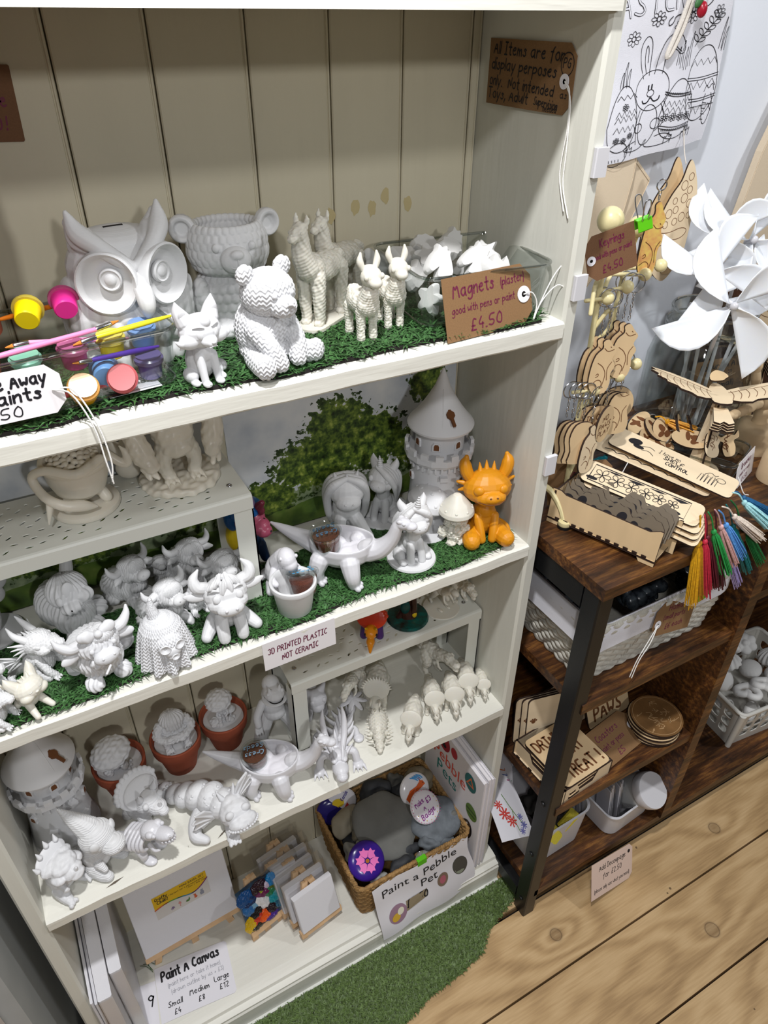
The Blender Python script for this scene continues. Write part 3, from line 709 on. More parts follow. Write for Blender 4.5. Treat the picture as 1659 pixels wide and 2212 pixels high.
place = [  # kind, x, y, z, rx, ry, rz, where
 ('block', -.128, .128, .050, 25, 10, 20, 'at the back left of the tray heap'), ('shell', -.095, .140, .055, 40, 5, 0, 'at the back of the tray heap'), ('horse', -.058, .142, .052, 60, 10, 15, 'standing at the back right of the tray heap'),
 ('horse', -.118, .072, .056, 58, -5, 10, 'leaning at the front left of the tray heap'), ('horse', -.080, .062, .057, 62, 4, -8, 'leaning at the front of the tray heap'), ('shell', -.090, .100, .061, 42, 12, 20, 'on top in the middle of the tray heap'),
 ('flower', -.108, .108, .052, 30, -20, 0, 'behind the front horses in the tray'), ('wave', -.050, .085, .058, 70, 0, -35, 'on its edge at the right of the tray heap'), ('crown', -.062, .052, .050, 50, 8, 10, 'tucked behind the price tag in the tray'),
 ('wave', -.132, .100, .040, 62, -20, 40, 'at the left rim of the tray'), ('block', -.105, .036, .020, 84, 0, 0, 'seen through the front wall of the tray'), ('block', -.075, .034, .022, 86, 0, 3, 'second one seen through the front wall of the tray'),
 ('star', -.040, .110, .034, 20, 20, 0, 'low at the right inside the tray'), ('flower', -.130, .060, .026, 75, -10, -60, 'seen through the left wall of the tray'), ('block', -.045, .040, .022, 80, 0, -6, 'third one seen through the front wall of the tray'),
 ('block', -.09, .085, .025, 10, 12, 30, 'buried in the middle of the tray'), ('shell', -.118, .12, .028, 15, -10, 0, 'buried at the back left of the tray'), ('block', -.06, .12, .03, 12, 4, 50, 'buried at the back right of the tray')]
dk = dict(kinds)
dk['block'] = 'plain block shaped'
for k, x, y, z, rx, ry, rz, w in place:
    o = obj('plaster_magnet', charm(k, 9), M['plaster'], None, 30, loc=(x, y, M1 + z - .004), rot=(rx, ry, rz - 6)); tag(o, f'white plaster magnet, {dk[k]}, {w}', 'magnet', 'plaster magnets in the tray')
f = Fig('plaster_magnet', 'white plaster eagle magnet standing behind the tray at the back', 'magnet', (-.141, .168, M1 + .002), 0, M['plaster'], 1, 'plaster magnets in the tray', vox=.9)
f.e(0, 0, 22, (13, 5, 22)).e(8, -2, 30, (9, 4, 14), (0, 30, 0)).e(-7, 0, 40, (7, 4, 8)).part('body')

# --- signs
def tagcard(name, label, w, h, loc, rot, m, cut=.012, side='right', lines=(), ink='inkp', curl=(0, 0), eyelet=None, hole=True, group=None, rows=None, string=None, th=.0006, extra=None):
    r = thing(name, label, 'sign', loc, rot, group); S = bendS(w, h, *curl)
    obj('card', sheet(S, rows or tagrows(w, h, cut, side), th, 12), m, r, 60)
    k = Ink(S)
    for ln in lines:
        t, u, v, sz = ln[:4]; kw = ln[4] if len(ln) > 4 else {}
        k.text(t, u, v, sz, lift=.00025, **kw)
    if extra: extra(k)
    if k.b.n: obj('lettering', k.b, M[ink], r, 0)
    if eyelet:
        u, v, rad = eyelet; p = np.array(S(u, v, .0004))
        obj('eyelet', B().at(p).lathe([(rad * .36, 0), (rad, 0), (rad, .0005), (rad * .36, .0005)], 24, True), M['paper'], r, 30)
        obj('hole', B().at(p).lathe([(.0001, 0.0001), (rad * .36, 0.0001)], 20), M['soil'], r, 0)
    if string:
        for pts in string: obj('string', B().tube(pts, .0007, 6, 5), M['string'], r)
    return r
# magnets price tag leaning on the tray at the shelf edge
tagcard('price_tag', 'brown kraft tag reading Magnets with a price, leaning on the magnet tray', .114, .062, (-.146, .004, Z1 + .0012), (74, 0, 4), M['kraft'], .013, 'right',
  [('Magnets', .012, .042, .0125, dict(rot=2, W=.054)), ('(plaster)', .073, .044, .0085, dict(rot=3, W=.033)), ('good with pens or paint', .009, .026, .0072, dict(rot=2, W=.083)), ('£4.50', .030, .007, .0115, dict(rot=2, W=.044))],
  eyelet=(.103, .031, .0085), string=[[(.103, .031, .001), (.112, .031, .004), (.118, .018, .003), (.112, .0, .001)], [(.112, .0, .001), (.122, .02, .006), (.140, .034, .012), (.152, .026, .016)], [(.112, .0, .001), (.120, .016, .004), (.138, .042, .008), (.150, .056, .014)]])
# 'All items' tag on the right side panel (X = 0), face turned to -X
S_ = [[(.125, .028, .001), (.133, .020, .001), (.137, -.01, .001), (.135, -.05, .001), (.148, -.083, .001)], [(.125, .028, .001), (.136, .012, .001), (.140, -.03, .001), (.142, -.06, .001), (.156, -.088, .001)]]
tagcard('notice_tag', 'brown kraft notice tag about display items stuck high on the right side panel', .136, .059, (-.0012, .171, 1.3335), (90, 0, -90), M['kraft'], .010, 'right',
  [('All Items are for', .008, .046, .0105, dict(rot=-1, W=.114)), ('display perposes', .006, .032, .0105, dict(rot=-1, W=.107)), ('only.  Not intended', .004, .018, .0095, dict(rot=-2, W=.108)), ('as', .120, .014, .006), ('Toys, Adult', .003, .006, .0095, dict(rot=-1, W=.072)), ('Supervision', .083, .0055, .0075, dict(rot=-4, W=.036)), ('needed', .098, .001, .0055, dict(W=.02)), ('PG', .1195, .039, .008, dict(sx=.8))], 'inkk', curl=(.0018, 0), eyelet=(.124, .028, .0065), string=S_,
  extra=lambda k: k.stroke([(.125 + .0085 * math.cos(a), .042 + .0095 * math.sin(a)) for a in np.linspace(0, 2 * PI, 18)], .0009, 1, .00025))
tagcard('notice_tag', 'brown kraft notice cut off by the left edge on the cream back board', .075, .056, (-.546, D - .0015, 1.3245), (90, 2, 0), M['kraftd'], .001, 'right', [('package', .026, .026, .0105, dict(W=.042)), ('£10!', .036, .009, .010, dict(W=.03))], 'inkp')

# --- clear tray of paints, with its tag
tray('clear_tray', 'clear plastic tray of small paint pots and brushes at the shelf edge', 'tray', (-.489, .079, M1 + .001), 6, .158, .118, .050)
PT = [('yellow', 'F2D808'), ('hot pink', 'F0359A'), ('mint green', '7FD0B0'), ('magenta', 'B0347E'), ('lemon yellow', 'EEDB1C'), ('sky blue', '6F9FDC'), ('pale blue', '6A9AD0'), ('red', 'C8202C'), ('purple', '3E2A86'), ('orange', 'F0A818')]
pot = [  # idx, x, y, z, rot, where
 (0, -.545, .072, .058, (-72, 0, -14), 'lying on top at the left of the tray'), (1, -.513, .083, .058, (-72, 0, -4), 'lying on top in the middle of the tray'), (2, -.555, .045, .022, (8, 0, 0), 'half hidden behind the tray tag'), (3, -.519, .045, .024, (6, 0, 0), 'upright beside the pink brush'), (4, -.487, .058, .022, (6, 0, 0), 'upright behind the blue pot in the tray'),
 (5, -.459, .066, .024, (10, 0, 0), 'upright at the right of the tray'), (6, -.500, .034, .014, (-84, 0, -8), 'lying with its base to the front in the tray'), (7, -.485, .035, .006, (55, 0, -15), 'tipped forward with its lid down at the front'), (8, -.461, .045, .003, (4, 0, 0), 'upright on the printed label at the right'), (9, -.520, .030, .003, (40, 0, 0), 'behind the tag at the bottom of the tray')]
for i, x, y, z, rot, w in pot:
    nm, c = PT[i]; t = thing('paint_pot', f'small {nm} paint pot {w}', 'paint pot', (x + .032, y, M1 + .003 + z), rot, 'small paint pots')
    pm = mat('paint_' + nm.replace(' ', '_'), c, .35)
    obj('pot', B().lathe([(.0085, 0), (.0095, .001), (.0105, .016), (.0001, .016)], 28), pm, t, 35)
    obj('lid', B().lathe([(.0108, .0145), (.0125, .0145), (.0125, .0175), (.0108, .019), (.0108, .0205), (.0001, .0205)], 28), mat('lid_' + nm.replace(' ', '_'), [a * .78 + .10 for a in lin(c)], .25, trans=.25), t, 35)
BR = [('pink handled paint brush lying across the front of the tray', 'F08CB8', (-.590, .018, .050), (-.487, .044, .052), (-.468, .052, .053)), ('yellow paint brush lying across the right of the paint tray', 'E8DC2C', (-.425, .052, .050), (-.490, .040, .047), (-.508, .036, .045)), ('purple paint brush at the bottom right of the paint tray', '4A2C9A', (-.440, .050, .026), (-.498, .036, .030), (-.512, .034, .031)), ('second pink paint brush behind the yellow one', 'F29AC0', (-.462, .060, .034), (-.54, .045, .05), (-.556, .042, .05)), ('orange tipped paint brush at the back of the paint tray', 'E07A18', (-.56, .09, .056), (-.50, .115, .054), (-.488, .122, .053)), ('red handled paint brush on the floor of the paint tray', 'B81C38', (-.585, .026, .005), (-.48, .038, .006), (-.465, .04, .006))]
for lb, c, a, q, e in BR:
    a, q, e = [np.array(v) for v in (a, q, e)]; t = thing('paint_brush', lb, 'paint brush', (.022, 0, M1 + .003), 0, 'paint brushes')
    obj('handle', B().tube([a, a * .6 + q * .4, q], [.0012, .0024, .0019], 10, 4), mat('brush_' + c, c, .35), t)
    obj('ferrule', B().tube([q, q * .4 + e * .6], [.0021, .0023], 10), M['steel'], t); obj('bristles', B().tube([q * .4 + e * .6, e], [.0022, .0006], 8), mat('bristle_' + c, 'C87A28', .7), t)
r = thing('printed_label', 'white and black printed label lying upside down in the paint tray', 'label', (-.428, .056, M1 + .0035), (0, 0, 186))
obj('paper', B().box((0, 0, 0), (.045, .03, .0003)), M['paper'], r, 0); k = flatS(.0005); obj('lettering', printed('home', k, .004, .012, .0095), M['inkk'], r, 0); obj('lettering', printed('essentials', k, .004, .004, .0085), M['inkk'], r, 0); obj('dark_band', B().box((.029, .0, .0002), (.0452, .03, .0005)), M['soil'], r, 0)
tagcard('price_tag', 'cream tag reading Take Away Paints hanging in front of the paint tray', .115, .039, (-.618, .0035, Z1 + .0125), (84, 0, 2), M['card'], .009, 'right',
  [('Take Away', .050, .026, .0095, dict(w=.0019, W=.056)), ('Paints', .058, .0145, .0095, dict(w=.0019, W=.042)), ('£2.50', .044, .003, .0085, dict(w=.001, W=.040))], 'inkk', eyelet=(.107, .019, .0001),
  string=[[(.107, .019, .001), (.121, .017, .006), (.131, -.012, .0125), (.134, -.045, .014), (.131, -.064, .0125)], [(.107, .019, .001), (.119, .014, .007), (.128, -.014, .0125), (.130, -.045, .0135), (.1315, -.066, .0125)]],
  extra=None)

# ================================================================ second shelf
M2 = Z2 + .0055
# --- steel shelf inserts with punched slots
from mathutils.geometry import delaunay_2d_cdt
def insert(label, x0, y0, z0, w=.318, d=.108, h=.148, seed=1):
    r = thing('shelf_insert', label, 'shelf insert', (x0, y0, z0), 0, 'white steel shelf inserts'); rnd = random.Random(seed)
    V = [Vector((0, .004)), Vector((w, .004)), Vector((w, d)), Vector((0, d))]; E = [(0, 1), (1, 2), (2, 3), (3, 0)]; H = []
    nx, ny = 16, 8
    for i in range(nx):
        for j in range(ny):
            if rnd.random() < .12: continue
            cx = .030 + (w - .06) * (i + .5 * (j % 2)) / nx + rnd.uniform(-.003, .003); cy = .016 + (d - .030) * j / (ny - 1) + rnd.uniform(-.002, .002)
            k = rnd.random(); a = rnd.choice([.25, -.15, .75, .1]); rx, ry = (.0022, .0022) if k < .14 else (.0042, .0017)
            n = len(V); lp = []
            for t in range(10):
                q = 2 * PI * t / 10; px, py = rx * math.cos(q), ry * math.sin(q); lp.append((cx + px * math.cos(a) - py * math.sin(a), cy + px * math.sin(a) + py * math.cos(a)))
            V += [Vector(p) for p in lp]; E += [(n + t, n + (t + 1) % 10) for t in range(10)]; H.append((cx, cy, rx, ry, a, lp))
    vv, _, ff, *_ = delaunay_2d_cdt(V, E, [], 0, 1e-7)
    keep = []
    for f in ff:
        c = (vv[f[0]] + vv[f[1]] + vv[f[2]]) / 3; ok = True
        for cx, cy, rx, ry, a, lp in H:
            dx, dy = c.x - cx, c.y - cy
            if abs(dx) < .006 and abs(dy) < .006:
                u, v = dx * math.cos(a) + dy * math.sin(a), -dx * math.sin(a) + dy * math.cos(a)
                if (u / rx) ** 2 + (v / ry) ** 2 < .97: ok = False; break
        if ok: keep.append(tuple(f))
    b = B(); n = len(vv); t = .0012
    b.add([(p.x, p.y, h) for p in vv], keep); b.add([(p.x, p.y, h - t) for p in vv], [q[::-1] for q in keep])
    for *_, lp in H: b.add([(x, y, h) for x, y in lp] + [(x, y, h - t) for x, y in lp], [(i, 10 + i, 10 + (i + 1) % 10, (i + 1) % 10) for i in range(10)])
    # rolled front lip
    pr = [(.004, h), (.0016, h - .0008), (.0003, h - .003), (0, h - .018), (.0012, h - .018), (.0015, h - .004), (.004, h - t)]
    b.loft([[(0, y, z) for y, z in pr], [(w, y, z) for y, z in pr]])
    pr2 = [(d - y, z) for y, z in pr]; b.loft([[(w, y, z) for y, z in pr2], [(0, y, z) for y, z in pr2]])
    obj('top', b, M['mwhite'], r, 0)
    for x, s in ((0, 1), (w, -1)):
        for y in (.0015, d - .0235):
            k = B(); k.prism([(x, y), (x + s * .0016, y), (x + s * .0016, y + .0015), (x + s * .0016, y + .022), (x, y + .022)] if s > 0 else [(x + s * .0016, y), (x, y), (x, y + .022), (x + s * .0016, y + .022)], 0, h - .018)
            k.box((min(x, x + s * .022), y, 0), (max(x, x + s * .022), y + .0013, h - .018)); obj('leg', k, M['mwhite'], r, 0)
        obj('foot_bar', B().box((min(x, x + s * .02), .0015, 0), (max(x, x + s * .02), d - .0015, .0012)), M['mwhite'], r, 0)
        for y in (.028, d - .03): obj('screw', B().at((x + s * .016, y, h + .0002)).lathe([(.0034, 0), (.003, .0009), (.0015, .0013), (.0014, .0004), (.0001, .0004)], 16), M['steel'], r)
    return r
insert('white slotted steel shelf insert holding the cauldron and ogre', -.664, .066, Z2 + .0037)
insert('white slotted steel shelf insert holding the painted dinosaurs on the third shelf', -.3205, .076, Z3, seed=4)
I1, I2 = Z2 + .0037 + .148, Z3 + .148

# --- landscape prints standing against the back
def landscape(seed, trees, name):
    m = mat(name, 'B9BEC4', .45); t = NT(m); b = t.n['Principled BSDF']; tc = t.new('ShaderNodeTexCoord'); P = tc.outputs['Object']
    def N(op, *a):
        n = t.new('ShaderNodeMath', _operation=op)
        for i, x in enumerate(a):
            if isinstance(x, (int, float)): n.inputs[i].default_value = x
            else: t.link(x, n.inputs[i])
        return n.outputs[0]
    def noise(sc, det=4, off=0):
        mp = t.new('ShaderNodeMapping', Location=(off + seed, 0, off)); t.link(P, mp.inputs[0]); n = t.new('ShaderNodeTexNoise', Scale=float(sc), Detail=float(det)); t.link(mp.outputs[0], n.inputs['Vector']); return n.outputs[0]
    sx = t.new('ShaderNodeSeparateXYZ'); t.link(P, sx.inputs[0]); X, Z = sx.outputs[0], sx.outputs[2]
    n1, n2, n3 = noise(90, 6), noise(14, 4, 3), noise(240, 3, 7)
    def ramp(f, stops):
        r = t.new('ShaderNodeValToRGB'); t.link(f, r.inputs[0]); e = r.color_ramp.elements
        while len(e) < len(stops): e.new(.5)
        for k, (p, c) in zip(e, stops): k.position = p; k.color = (*lin(c), 1)
        return r.outputs[0]
    def mix(f, a, c):
        n = t.new('ShaderNodeMix', _data_type='RGBA'); t.link(f, n.inputs[0]); t.link(a, n.inputs[6]); t.link(c, n.inputs[7]); return n.outputs[2]
    sky = ramp(n2, [(.35, 'BCC2CA'), (.5, 'D6D9DC'), (.65, 'E8E8E6')])
    fol = ramp(N('ADD', N('MULTIPLY', n1, .75), N('MULTIPLY', n3, .35)), [(.38, '18220E'), (.5, '3A5020'), (.61, '6E8432'), (.72, 'AEB856')])
    far = ramp(n1, [(.3, '5C6E50'), (.6, '8E9C78'), (.75, 'A8B090')])
    gr = ramp(N('ADD', N('MULTIPLY', noise(30, 4, 5), .6), N('MULTIPLY', n2, .4)), [(.35, '324A22'), (.5, '5A742E'), (.7, '8A9450')])
    def mask(z, soft, amp, pts=None):
        pass
    wob = N('MULTIPLY', N('SUBTRACT', n1, .5), .06); wob2 = N('MULTIPLY', N('SUBTRACT', n2, .5), .05)
    col = sky
    # far hedge line, then crowns, then meadow
    hz = N('ADD', N('ADD', Z, wob), wob2); col = mix(N('LESS_THAN', hz, .058), col, far)
    d = None
    for cx, cz, rx, rz in trees:
        a = N('DIVIDE', N('SUBTRACT', X, cx), rx); c = N('DIVIDE', N('SUBTRACT', Z, cz), rz); q = N('SQRT', N('ADD', N('MULTIPLY', a, a), N('MULTIPLY', c, c))); d = q if d is None else N('MINIMUM', d, q)
    tm = N('ADD', d, N('MULTIPLY', N('SUBTRACT', n1, .5), 1.5)); tm = N('ADD', tm, N('MULTIPLY', N('SUBTRACT', n3, .5), .7)); col = mix(N('LESS_THAN', tm, .98), col, fol)
    gz = N('ADD', Z, N('MULTIPLY', wob2, .6)); col = mix(N('LESS_THAN', gz, .030), col, gr)
    t.link(col, b.inputs['Base Color']); return m
r = thing('landscape_print', 'landscape print of trees under a grey sky behind the castle tower', 'picture', (-.335, D - .006, M2 - .001), (-1.5, 0, 0))
obj('board', B().box((0, 0, 0), (.33, .003, .182)), landscape(1.3, [(.150, .128, .050, .046), (.115, .088, .062, .042), (.195, .10, .055, .046), (.28, .075, .06, .04), (.03, .05, .06, .03), (.285, .165, .03, .03)], 'landscape_painting'), r, 0)
r = thing('landscape_print', 'landscape print of hedges and meadow behind the highland cows', 'picture', (-.678, D - .006, M2 - .001), (-1.5, 0, 0))
obj('board', B().box((0, 0, 0), (.318, .003, .182)), landscape(5.1, [(.06, .075, .09, .03), (.2, .085, .1, .035), (.29, .08, .05, .045), (.14, .06, .09, .025)], 'landscape_painting_meadow'), r, 0)

# --- things on the first insert
f = Fig('cauldron_figurine', 'cream resin cauldron figurine with a tail curled round it on the white insert', 'figurine', (-.506, .128, I1 + .0005), 8, M['resin'], 1.0, vox=.8, it=3)
f.lathe([(.01, 0), (34, 0), (35, 2), (34.5, 6), (32, 7.5), (.01, 7.5)]); f.part('base', vox=0)
f.lathe([(.01, 14), (14, 15), (25, 24), (30, 38), (31, 50), (33, 52), (34.5, 56), (33, 60), (29, 60), (27, 54), (.01, 52)]); f.tt([(17, -12, 18), (19, -15, 12), (19, -15, 9)], [6, 6, 4]).t([(0, 18, 18), (0, 20, 9)], [6, 4])
pot_ = f.part('pot')
rnd = random.Random(9)
for i in range(46):
    a = i * 2.4; q = 25 * math.sqrt(i / 46); f.e(q * math.cos(a), q * math.sin(a), 57 + (25 - q) * .35, (3.6, 3.6, 3))
f.part('bubbles', disp=None)
f.t([(20, -24, 62), (-6, -34, 58), (-30, -18, 62), (-42, -6, 52), (-38, -18, 36), (-26, -32, 28), (-8, -34, 22), (4, -34, 17)], [5, 5, 4.6, 4.6, 4.8, 5.5, 6, 2]).t([(-34, -20, 32), (-38, -24, 20), (-42, -26, 8)], [4, 3, 1])
f.t([(32, -6, 54), (42, -12, 44), (48, -14, 44), (48, -13, 54), (44, -10, 62)], [5, 5, 5, 4, 1])
f.part('tentacle')
f = Fig('ogre_figurine', 'cream resin clawed ogre figurine on a rocky disc base', 'figurine', (-.404, .135, I1 + .0005), 14, M['resin'], 1.0, vox=.8, it=3)
f.lathe([(.01, 0), (43, 0), (44, 2), (43, 6), (40, 7.5), (.01, 8)]); f.part('base', vox=.9, it=2, disp=lumps(.014, .0007))
f.e(0, 0, 58, (23, 18, 22)).e(0, -4, 44, (20, 17, 14)).e(0, 2, 84, (30, 20, 22)).e(0, -10, 108, (15, 15, 16)).tt([(12, -2, 42), (17, -8, 28), (14, -10, 12)], [11, 8.5, 7.5])
f.tt([(27, 2, 92), (42, -6, 70), (38, -14, 48), (33, -22, 36)], [11, 11, 12, 8]).tt([(36, -20, 36), (30, -28, 24)], [4.5, 2.6]).tt([(40, -18, 34), (38, -24, 24)], [4.5, 2.6])
for s in (-1, 1):
    for q in (-6, 0, 6): f.t([(s * 14 + q * .6, -14, 10), (s * 14 + q, -22, 9.5)], [4, 2.2], 0).t([(s * 14 + q, -22, 9), (s * 14 + q * 1.1, -27, 8)], [1.7, .4], 0)
f.part('body', disp=lumps(.012, .0004))
f = Fig('vase_figurine', 'cream resin figurine standing behind the cauldron on the insert', 'figurine', (-.452, .160, I1 + .0005), 0, M['resin'], 1.0, vox=1, it=3)
f.e(0, 0, 14, (15, 8, 14)).e(6, 0, 40, (12, 7, 24), (0, 14, 0)).e(-9, 0, 36, (7, 6, 16), (0, -18, 0)).e(4, 0, 66, (8, 7, 9)).part('body')

# --- highland cows
def cow(label, loc, yaw, sc=1.0, lie=True):
    f = Fig('highland_cow', label, 'figurine', loc, yaw, M['white'], sc, 'highland cow figurines', vox=.62, it=2)
    f.e(0, 14, 20, (25, 26, 23)).e(0, 26, 16, (22, 16, 17)).e(0, -6, 20, (19, 14, 21)).tt([(12, -14, 10), (13, -22, 6), (12, -27, 4.5)], [7, 6, 5.2]).ee(20, 16, 8, (9, 14, 9))
    f.e(0, -14, 28, (14, 11, 9)).head((0, -8, 40), -24, dz=5).e(0, -12, 44, (18, 16, 16)).e(0, -24, 35, (10.5, 9, 8.5))
    f.part('body', disp=hair(34, .00055, per=.017, cy=.002 * sc))
    f.e(0, -14, 55, (15, 13, 8)).e(0, -24, 49, (13, 6.5, 10), (16, 0, 0)).e(-10, -19, 45, (6, 7, 11)).e(10, -19, 45, (6, 7, 11)); f.part('fringe', disp=hair(40, .0006, per=.05, cy=-.014 * sc))
    f.e(0, -31, 35.5, (9.5, 7, 7)).part('muzzle')
    for s in (-1, 1):
        f.e(s * 4.2, -37.4, 36.5, (1.2, .8, .9)); f.part('nostril', M['white2'], vox=0)
        f.t([(s * 15, -12, 51), (s * 24, -13, 51), (s * 29, -13, 57), (s * 29.5, -13, 65)], [5.2, 4.8, 3.6, 1.1]).part('horn', vox=.5, it=2)
        f.place((s * 22, -12, 43), (0, s * 14, s * -10)).e(0, 0, 0, (9.5, 3, 5)).e(s * 4, -1.5, 0, (7, 2, 3)); f.part('ear', vox=.5, it=2); f.place()
    return f.root
c0 = cow('white highland cow lying just behind the hooded skull figure', (-.458, .078, M2), 36, .92)
fdup(c0, (-.484, .138, M2), 36, 'grey shaded highland cow at the back beside the shaggy horned pony')
fdup(c0, (-.413, .140, M2), 20, 'highland cow at the back nearest the rear leg of the insert')
fdup(c0, (-.383, .100, M2 ), 18, 'highland cow looking over the head of the big-headed calf')
fdup(c0, (-.424, .083, M2), 26, 'small highland calf between two larger cows', sc=.60)
fdup(c0, (-.4445, .160, M2), 10, 'small highland calf half hidden at the back below the landscape print', sc=.56)

# --- big-headed calf in front
f = Fig('calf_figurine', 'white sitting calf figurine with big head and curly forelock', 'figurine', (-.399, .034, M2), 8, M['white'], .94, 'front row figurines', vox=.6, it=3)
f.e(0, 8, 21, (20, 18, 21)).tt([(10, -8, 28), (11, -17, 14), (11, -20, 5)], [8, 7.6, 7.4]).tt([(16, 6, 14), (26, -6, 9), (30, -12, 7)], [10, 8, 7])
f.head((0, -4, 50), -20).e(0, -8, 60, (26, 20, 21)).e(0, -14, 50, (24, 17, 13)).e(0, -27, 46, (16, 9, 9))
f.part('body')
for s in (-1, 1):
    f.e(s * 6, -36, 47, (1.8, 1.2, 1.4)).part('nostril', M['wpl'], vox=0); f.e(s * 13, -26, 60, (4.4, 2.4, 5)).part('eye', vox=0)
    f.t([(s * 20, -6, 70), (s * 30, -8, 74), (s * 32, -8, 84), (s * 25, -8, 94)], [7, 7.5, 6, 1.5]).part('horn', vox=.55, it=2)
    f.place((s * 33, -6, 62), (0, s * -12, 0)).e(0, 0, 0, (12, 3, 5.5)).e(s * 6, 0, 1, (9, 2, 3.5)); f.part('ear', vox=.5, it=2); f.place()
    f.t([(s * 9, -26, 69), (s * 14, -25, 71), (s * 19, -21, 68)], [.8, 1.6, .7]).part('eyebrow', vox=0)
for i, (x, z, a) in enumerate([(-6, 82, 30), (2, 82, 0), (8, 80, -40), (-10, 78, 60), (4, 75, -10), (-3, 74, 15)]):
    f.place((x, -20 + (82 - z) * -.6, z), (0, a, 0)).e(0, 0, -3, (4, 4, 10))
f.place(); f.part('forelock', disp=hair(30, .0004, per=.05))

# --- hooded skull with crochet pattern
f = Fig('hooded_skull_figurine', 'white draped skull figurine with horn and zigzag crochet texture', 'figurine', (-.473, .026, M2), 14, M['white2'], 1.0, vox=.55, it=1)
a = np.linspace(0, 2 * PI, 97)[:-1]; L = []
for z, r, w in [(0, 29, 4), (4, 29, 3.9), (14, 27.5, 3), (26, 25.5, 2), (36, 24, 1), (46, 21, .4), (53, 16, 0), (58, 9, 0), (60, 2, 0)]:
    rr = r + w * np.cos(11 * a); L.append(np.c_[rr * np.cos(a), rr * np.sin(a), np.full(96, z)])
f.b.loft(L).ell((0, -18, 34), (15, 11, 13))
f.part('hood', disp=chevron(44, .0042, .0006))
f.t([(-3, 2, 56), (-4, 4, 68), (-3, 5, 79)], [7, 5, 2]); f.part('horn', disp=chevron(16, .005, .0004, -.003, .003))
f.e(0, -27, 29, (9, 5, 7)).e(0, -27.5, 24, (7, 5, 4)); sk = f.part('muzzle_bone')
for s in (-1, 1):
    f.place((s * 7.6, -28, 36), (78, 0, s * 16)).lathe([(2.6, -2), (4.2, -1), (5.2, .6), (4.6, 1.6), (3.6, 1), (.01, -1.4)], sx=1.15); f.part('eye_socket', vox=0); f.place()
f.place((0, -33, 26), (80, 0, 0)).lathe([(2, -1.4), (3.4, 0), (3, 1), (2, .4), (.01, -1)], sx=1.3); f.part('nose_hole', vox=0, par=sk); f.place()

# --- cow with a bow
f = Fig('bow_cow_figurine', 'white shaggy cow figurine with a bow on its head', 'figurine', (-.538, .034, M2), 14, M['white2'], .95, 'front row figurines', vox=.6, it=2)
f.e(0, 12, 30, (31, 26, 27)).e(0, -8, 30, (25, 16, 24)).ee(16, -17, 8, (10, 11, 9)).ee(22, 22, 8, (9, 11, 9)).e(30, 8, 26, (14, 14, 12))
f.head((0, -6, 46), -16).e(0, -14, 54, (23, 18, 18)).e(0, -22, 36, (17, 9, 10))
f.part('body', disp=hair(30, .0007, per=.022))
f.e(0, -31, 43, (14, 9, 9)).part('muzzle')
for s in (-1, 1):
    f.e(s * 6, -39, 45, (1.5, 1, 1.2)).part('nostril', vox=0); f.e(s * 12, -30, 54, (2.6, 2, 2.8)).part('eye', vox=0)
    f.t([(s * 19, -14, 60), (s * 29, -16, 62), (s * 37, -16, 70), (s * 40, -15, 78)], [6.5, 6, 4.2, 1.6]).part('horn', vox=.55, it=2)
    f.place((s * 29, -13, 50), (0, s * 12, 0)).e(0, 0, 0, (12, 3.4, 6)); f.part('ear', vox=.5, it=2); f.place()
    f.place((s * 11, -27, 71), (0, s * -20, 0)).e(0, 0, 0, (10, 5, 7)); f.part('bow_loop', vox=.55, it=2, disp=hair(14, .0004, per=.05)); f.place()
f.e(0, -31, 70, (4.5, 4, 4.5)).part('bow_knot', vox=0); f.t([(-2, -39, 35), (-10, -47, 33)], [1.3, 1.3], 0).part('straw', vox=0)
f.e(4, -24, 64, (13, 9, 8)).part('fringe', disp=hair(26, .0006, per=.05, cy=-.02))

# --- shaggy horned pony at the back
f = Fig('shaggy_unicorn_figurine', 'large grey shaded shaggy one-horned pony figurine at the back left', 'figurine', (-.553, .122, M2), 18, M['white'], .95, vox=.8, it=2)
f.e(0, 14, 30, (30, 32, 30)).e(0, -12, 26, (24, 18, 27)).e(16, -24, 7, (11, 12, 8)).e(-10, -26, 6, (11, 11, 7)).e(30, -8, 18, (10, 14, 9), (30, 0, 0))
f.head((0, -6, 54), -14).e(0, -14, 62, (23, 20, 21)).e(-6, -28, 46, (12, 10, 9)).e(11, -28, 54, (11, 10, 9)); f.part('body', disp=hair(30, .0009, per=.04))
f.t([(8, -8, 76), (15, -4, 90), (22, 0, 102)], [8, 6.5, 1.4]).part('horn', vox=.6, it=2); f.place((-4, -31, 68), (12, 0, 0)).e(0, 0, 0, (7.5, 3.4, 11)); f.part('ear', vox=.55, it=2); f.place()
f.e(-16, -27, 58, (4, 5, 6)).part('ear', vox=.6); f.e(-10, -37, 46, 1.2).part('nostril', M['soil'], vox=0)

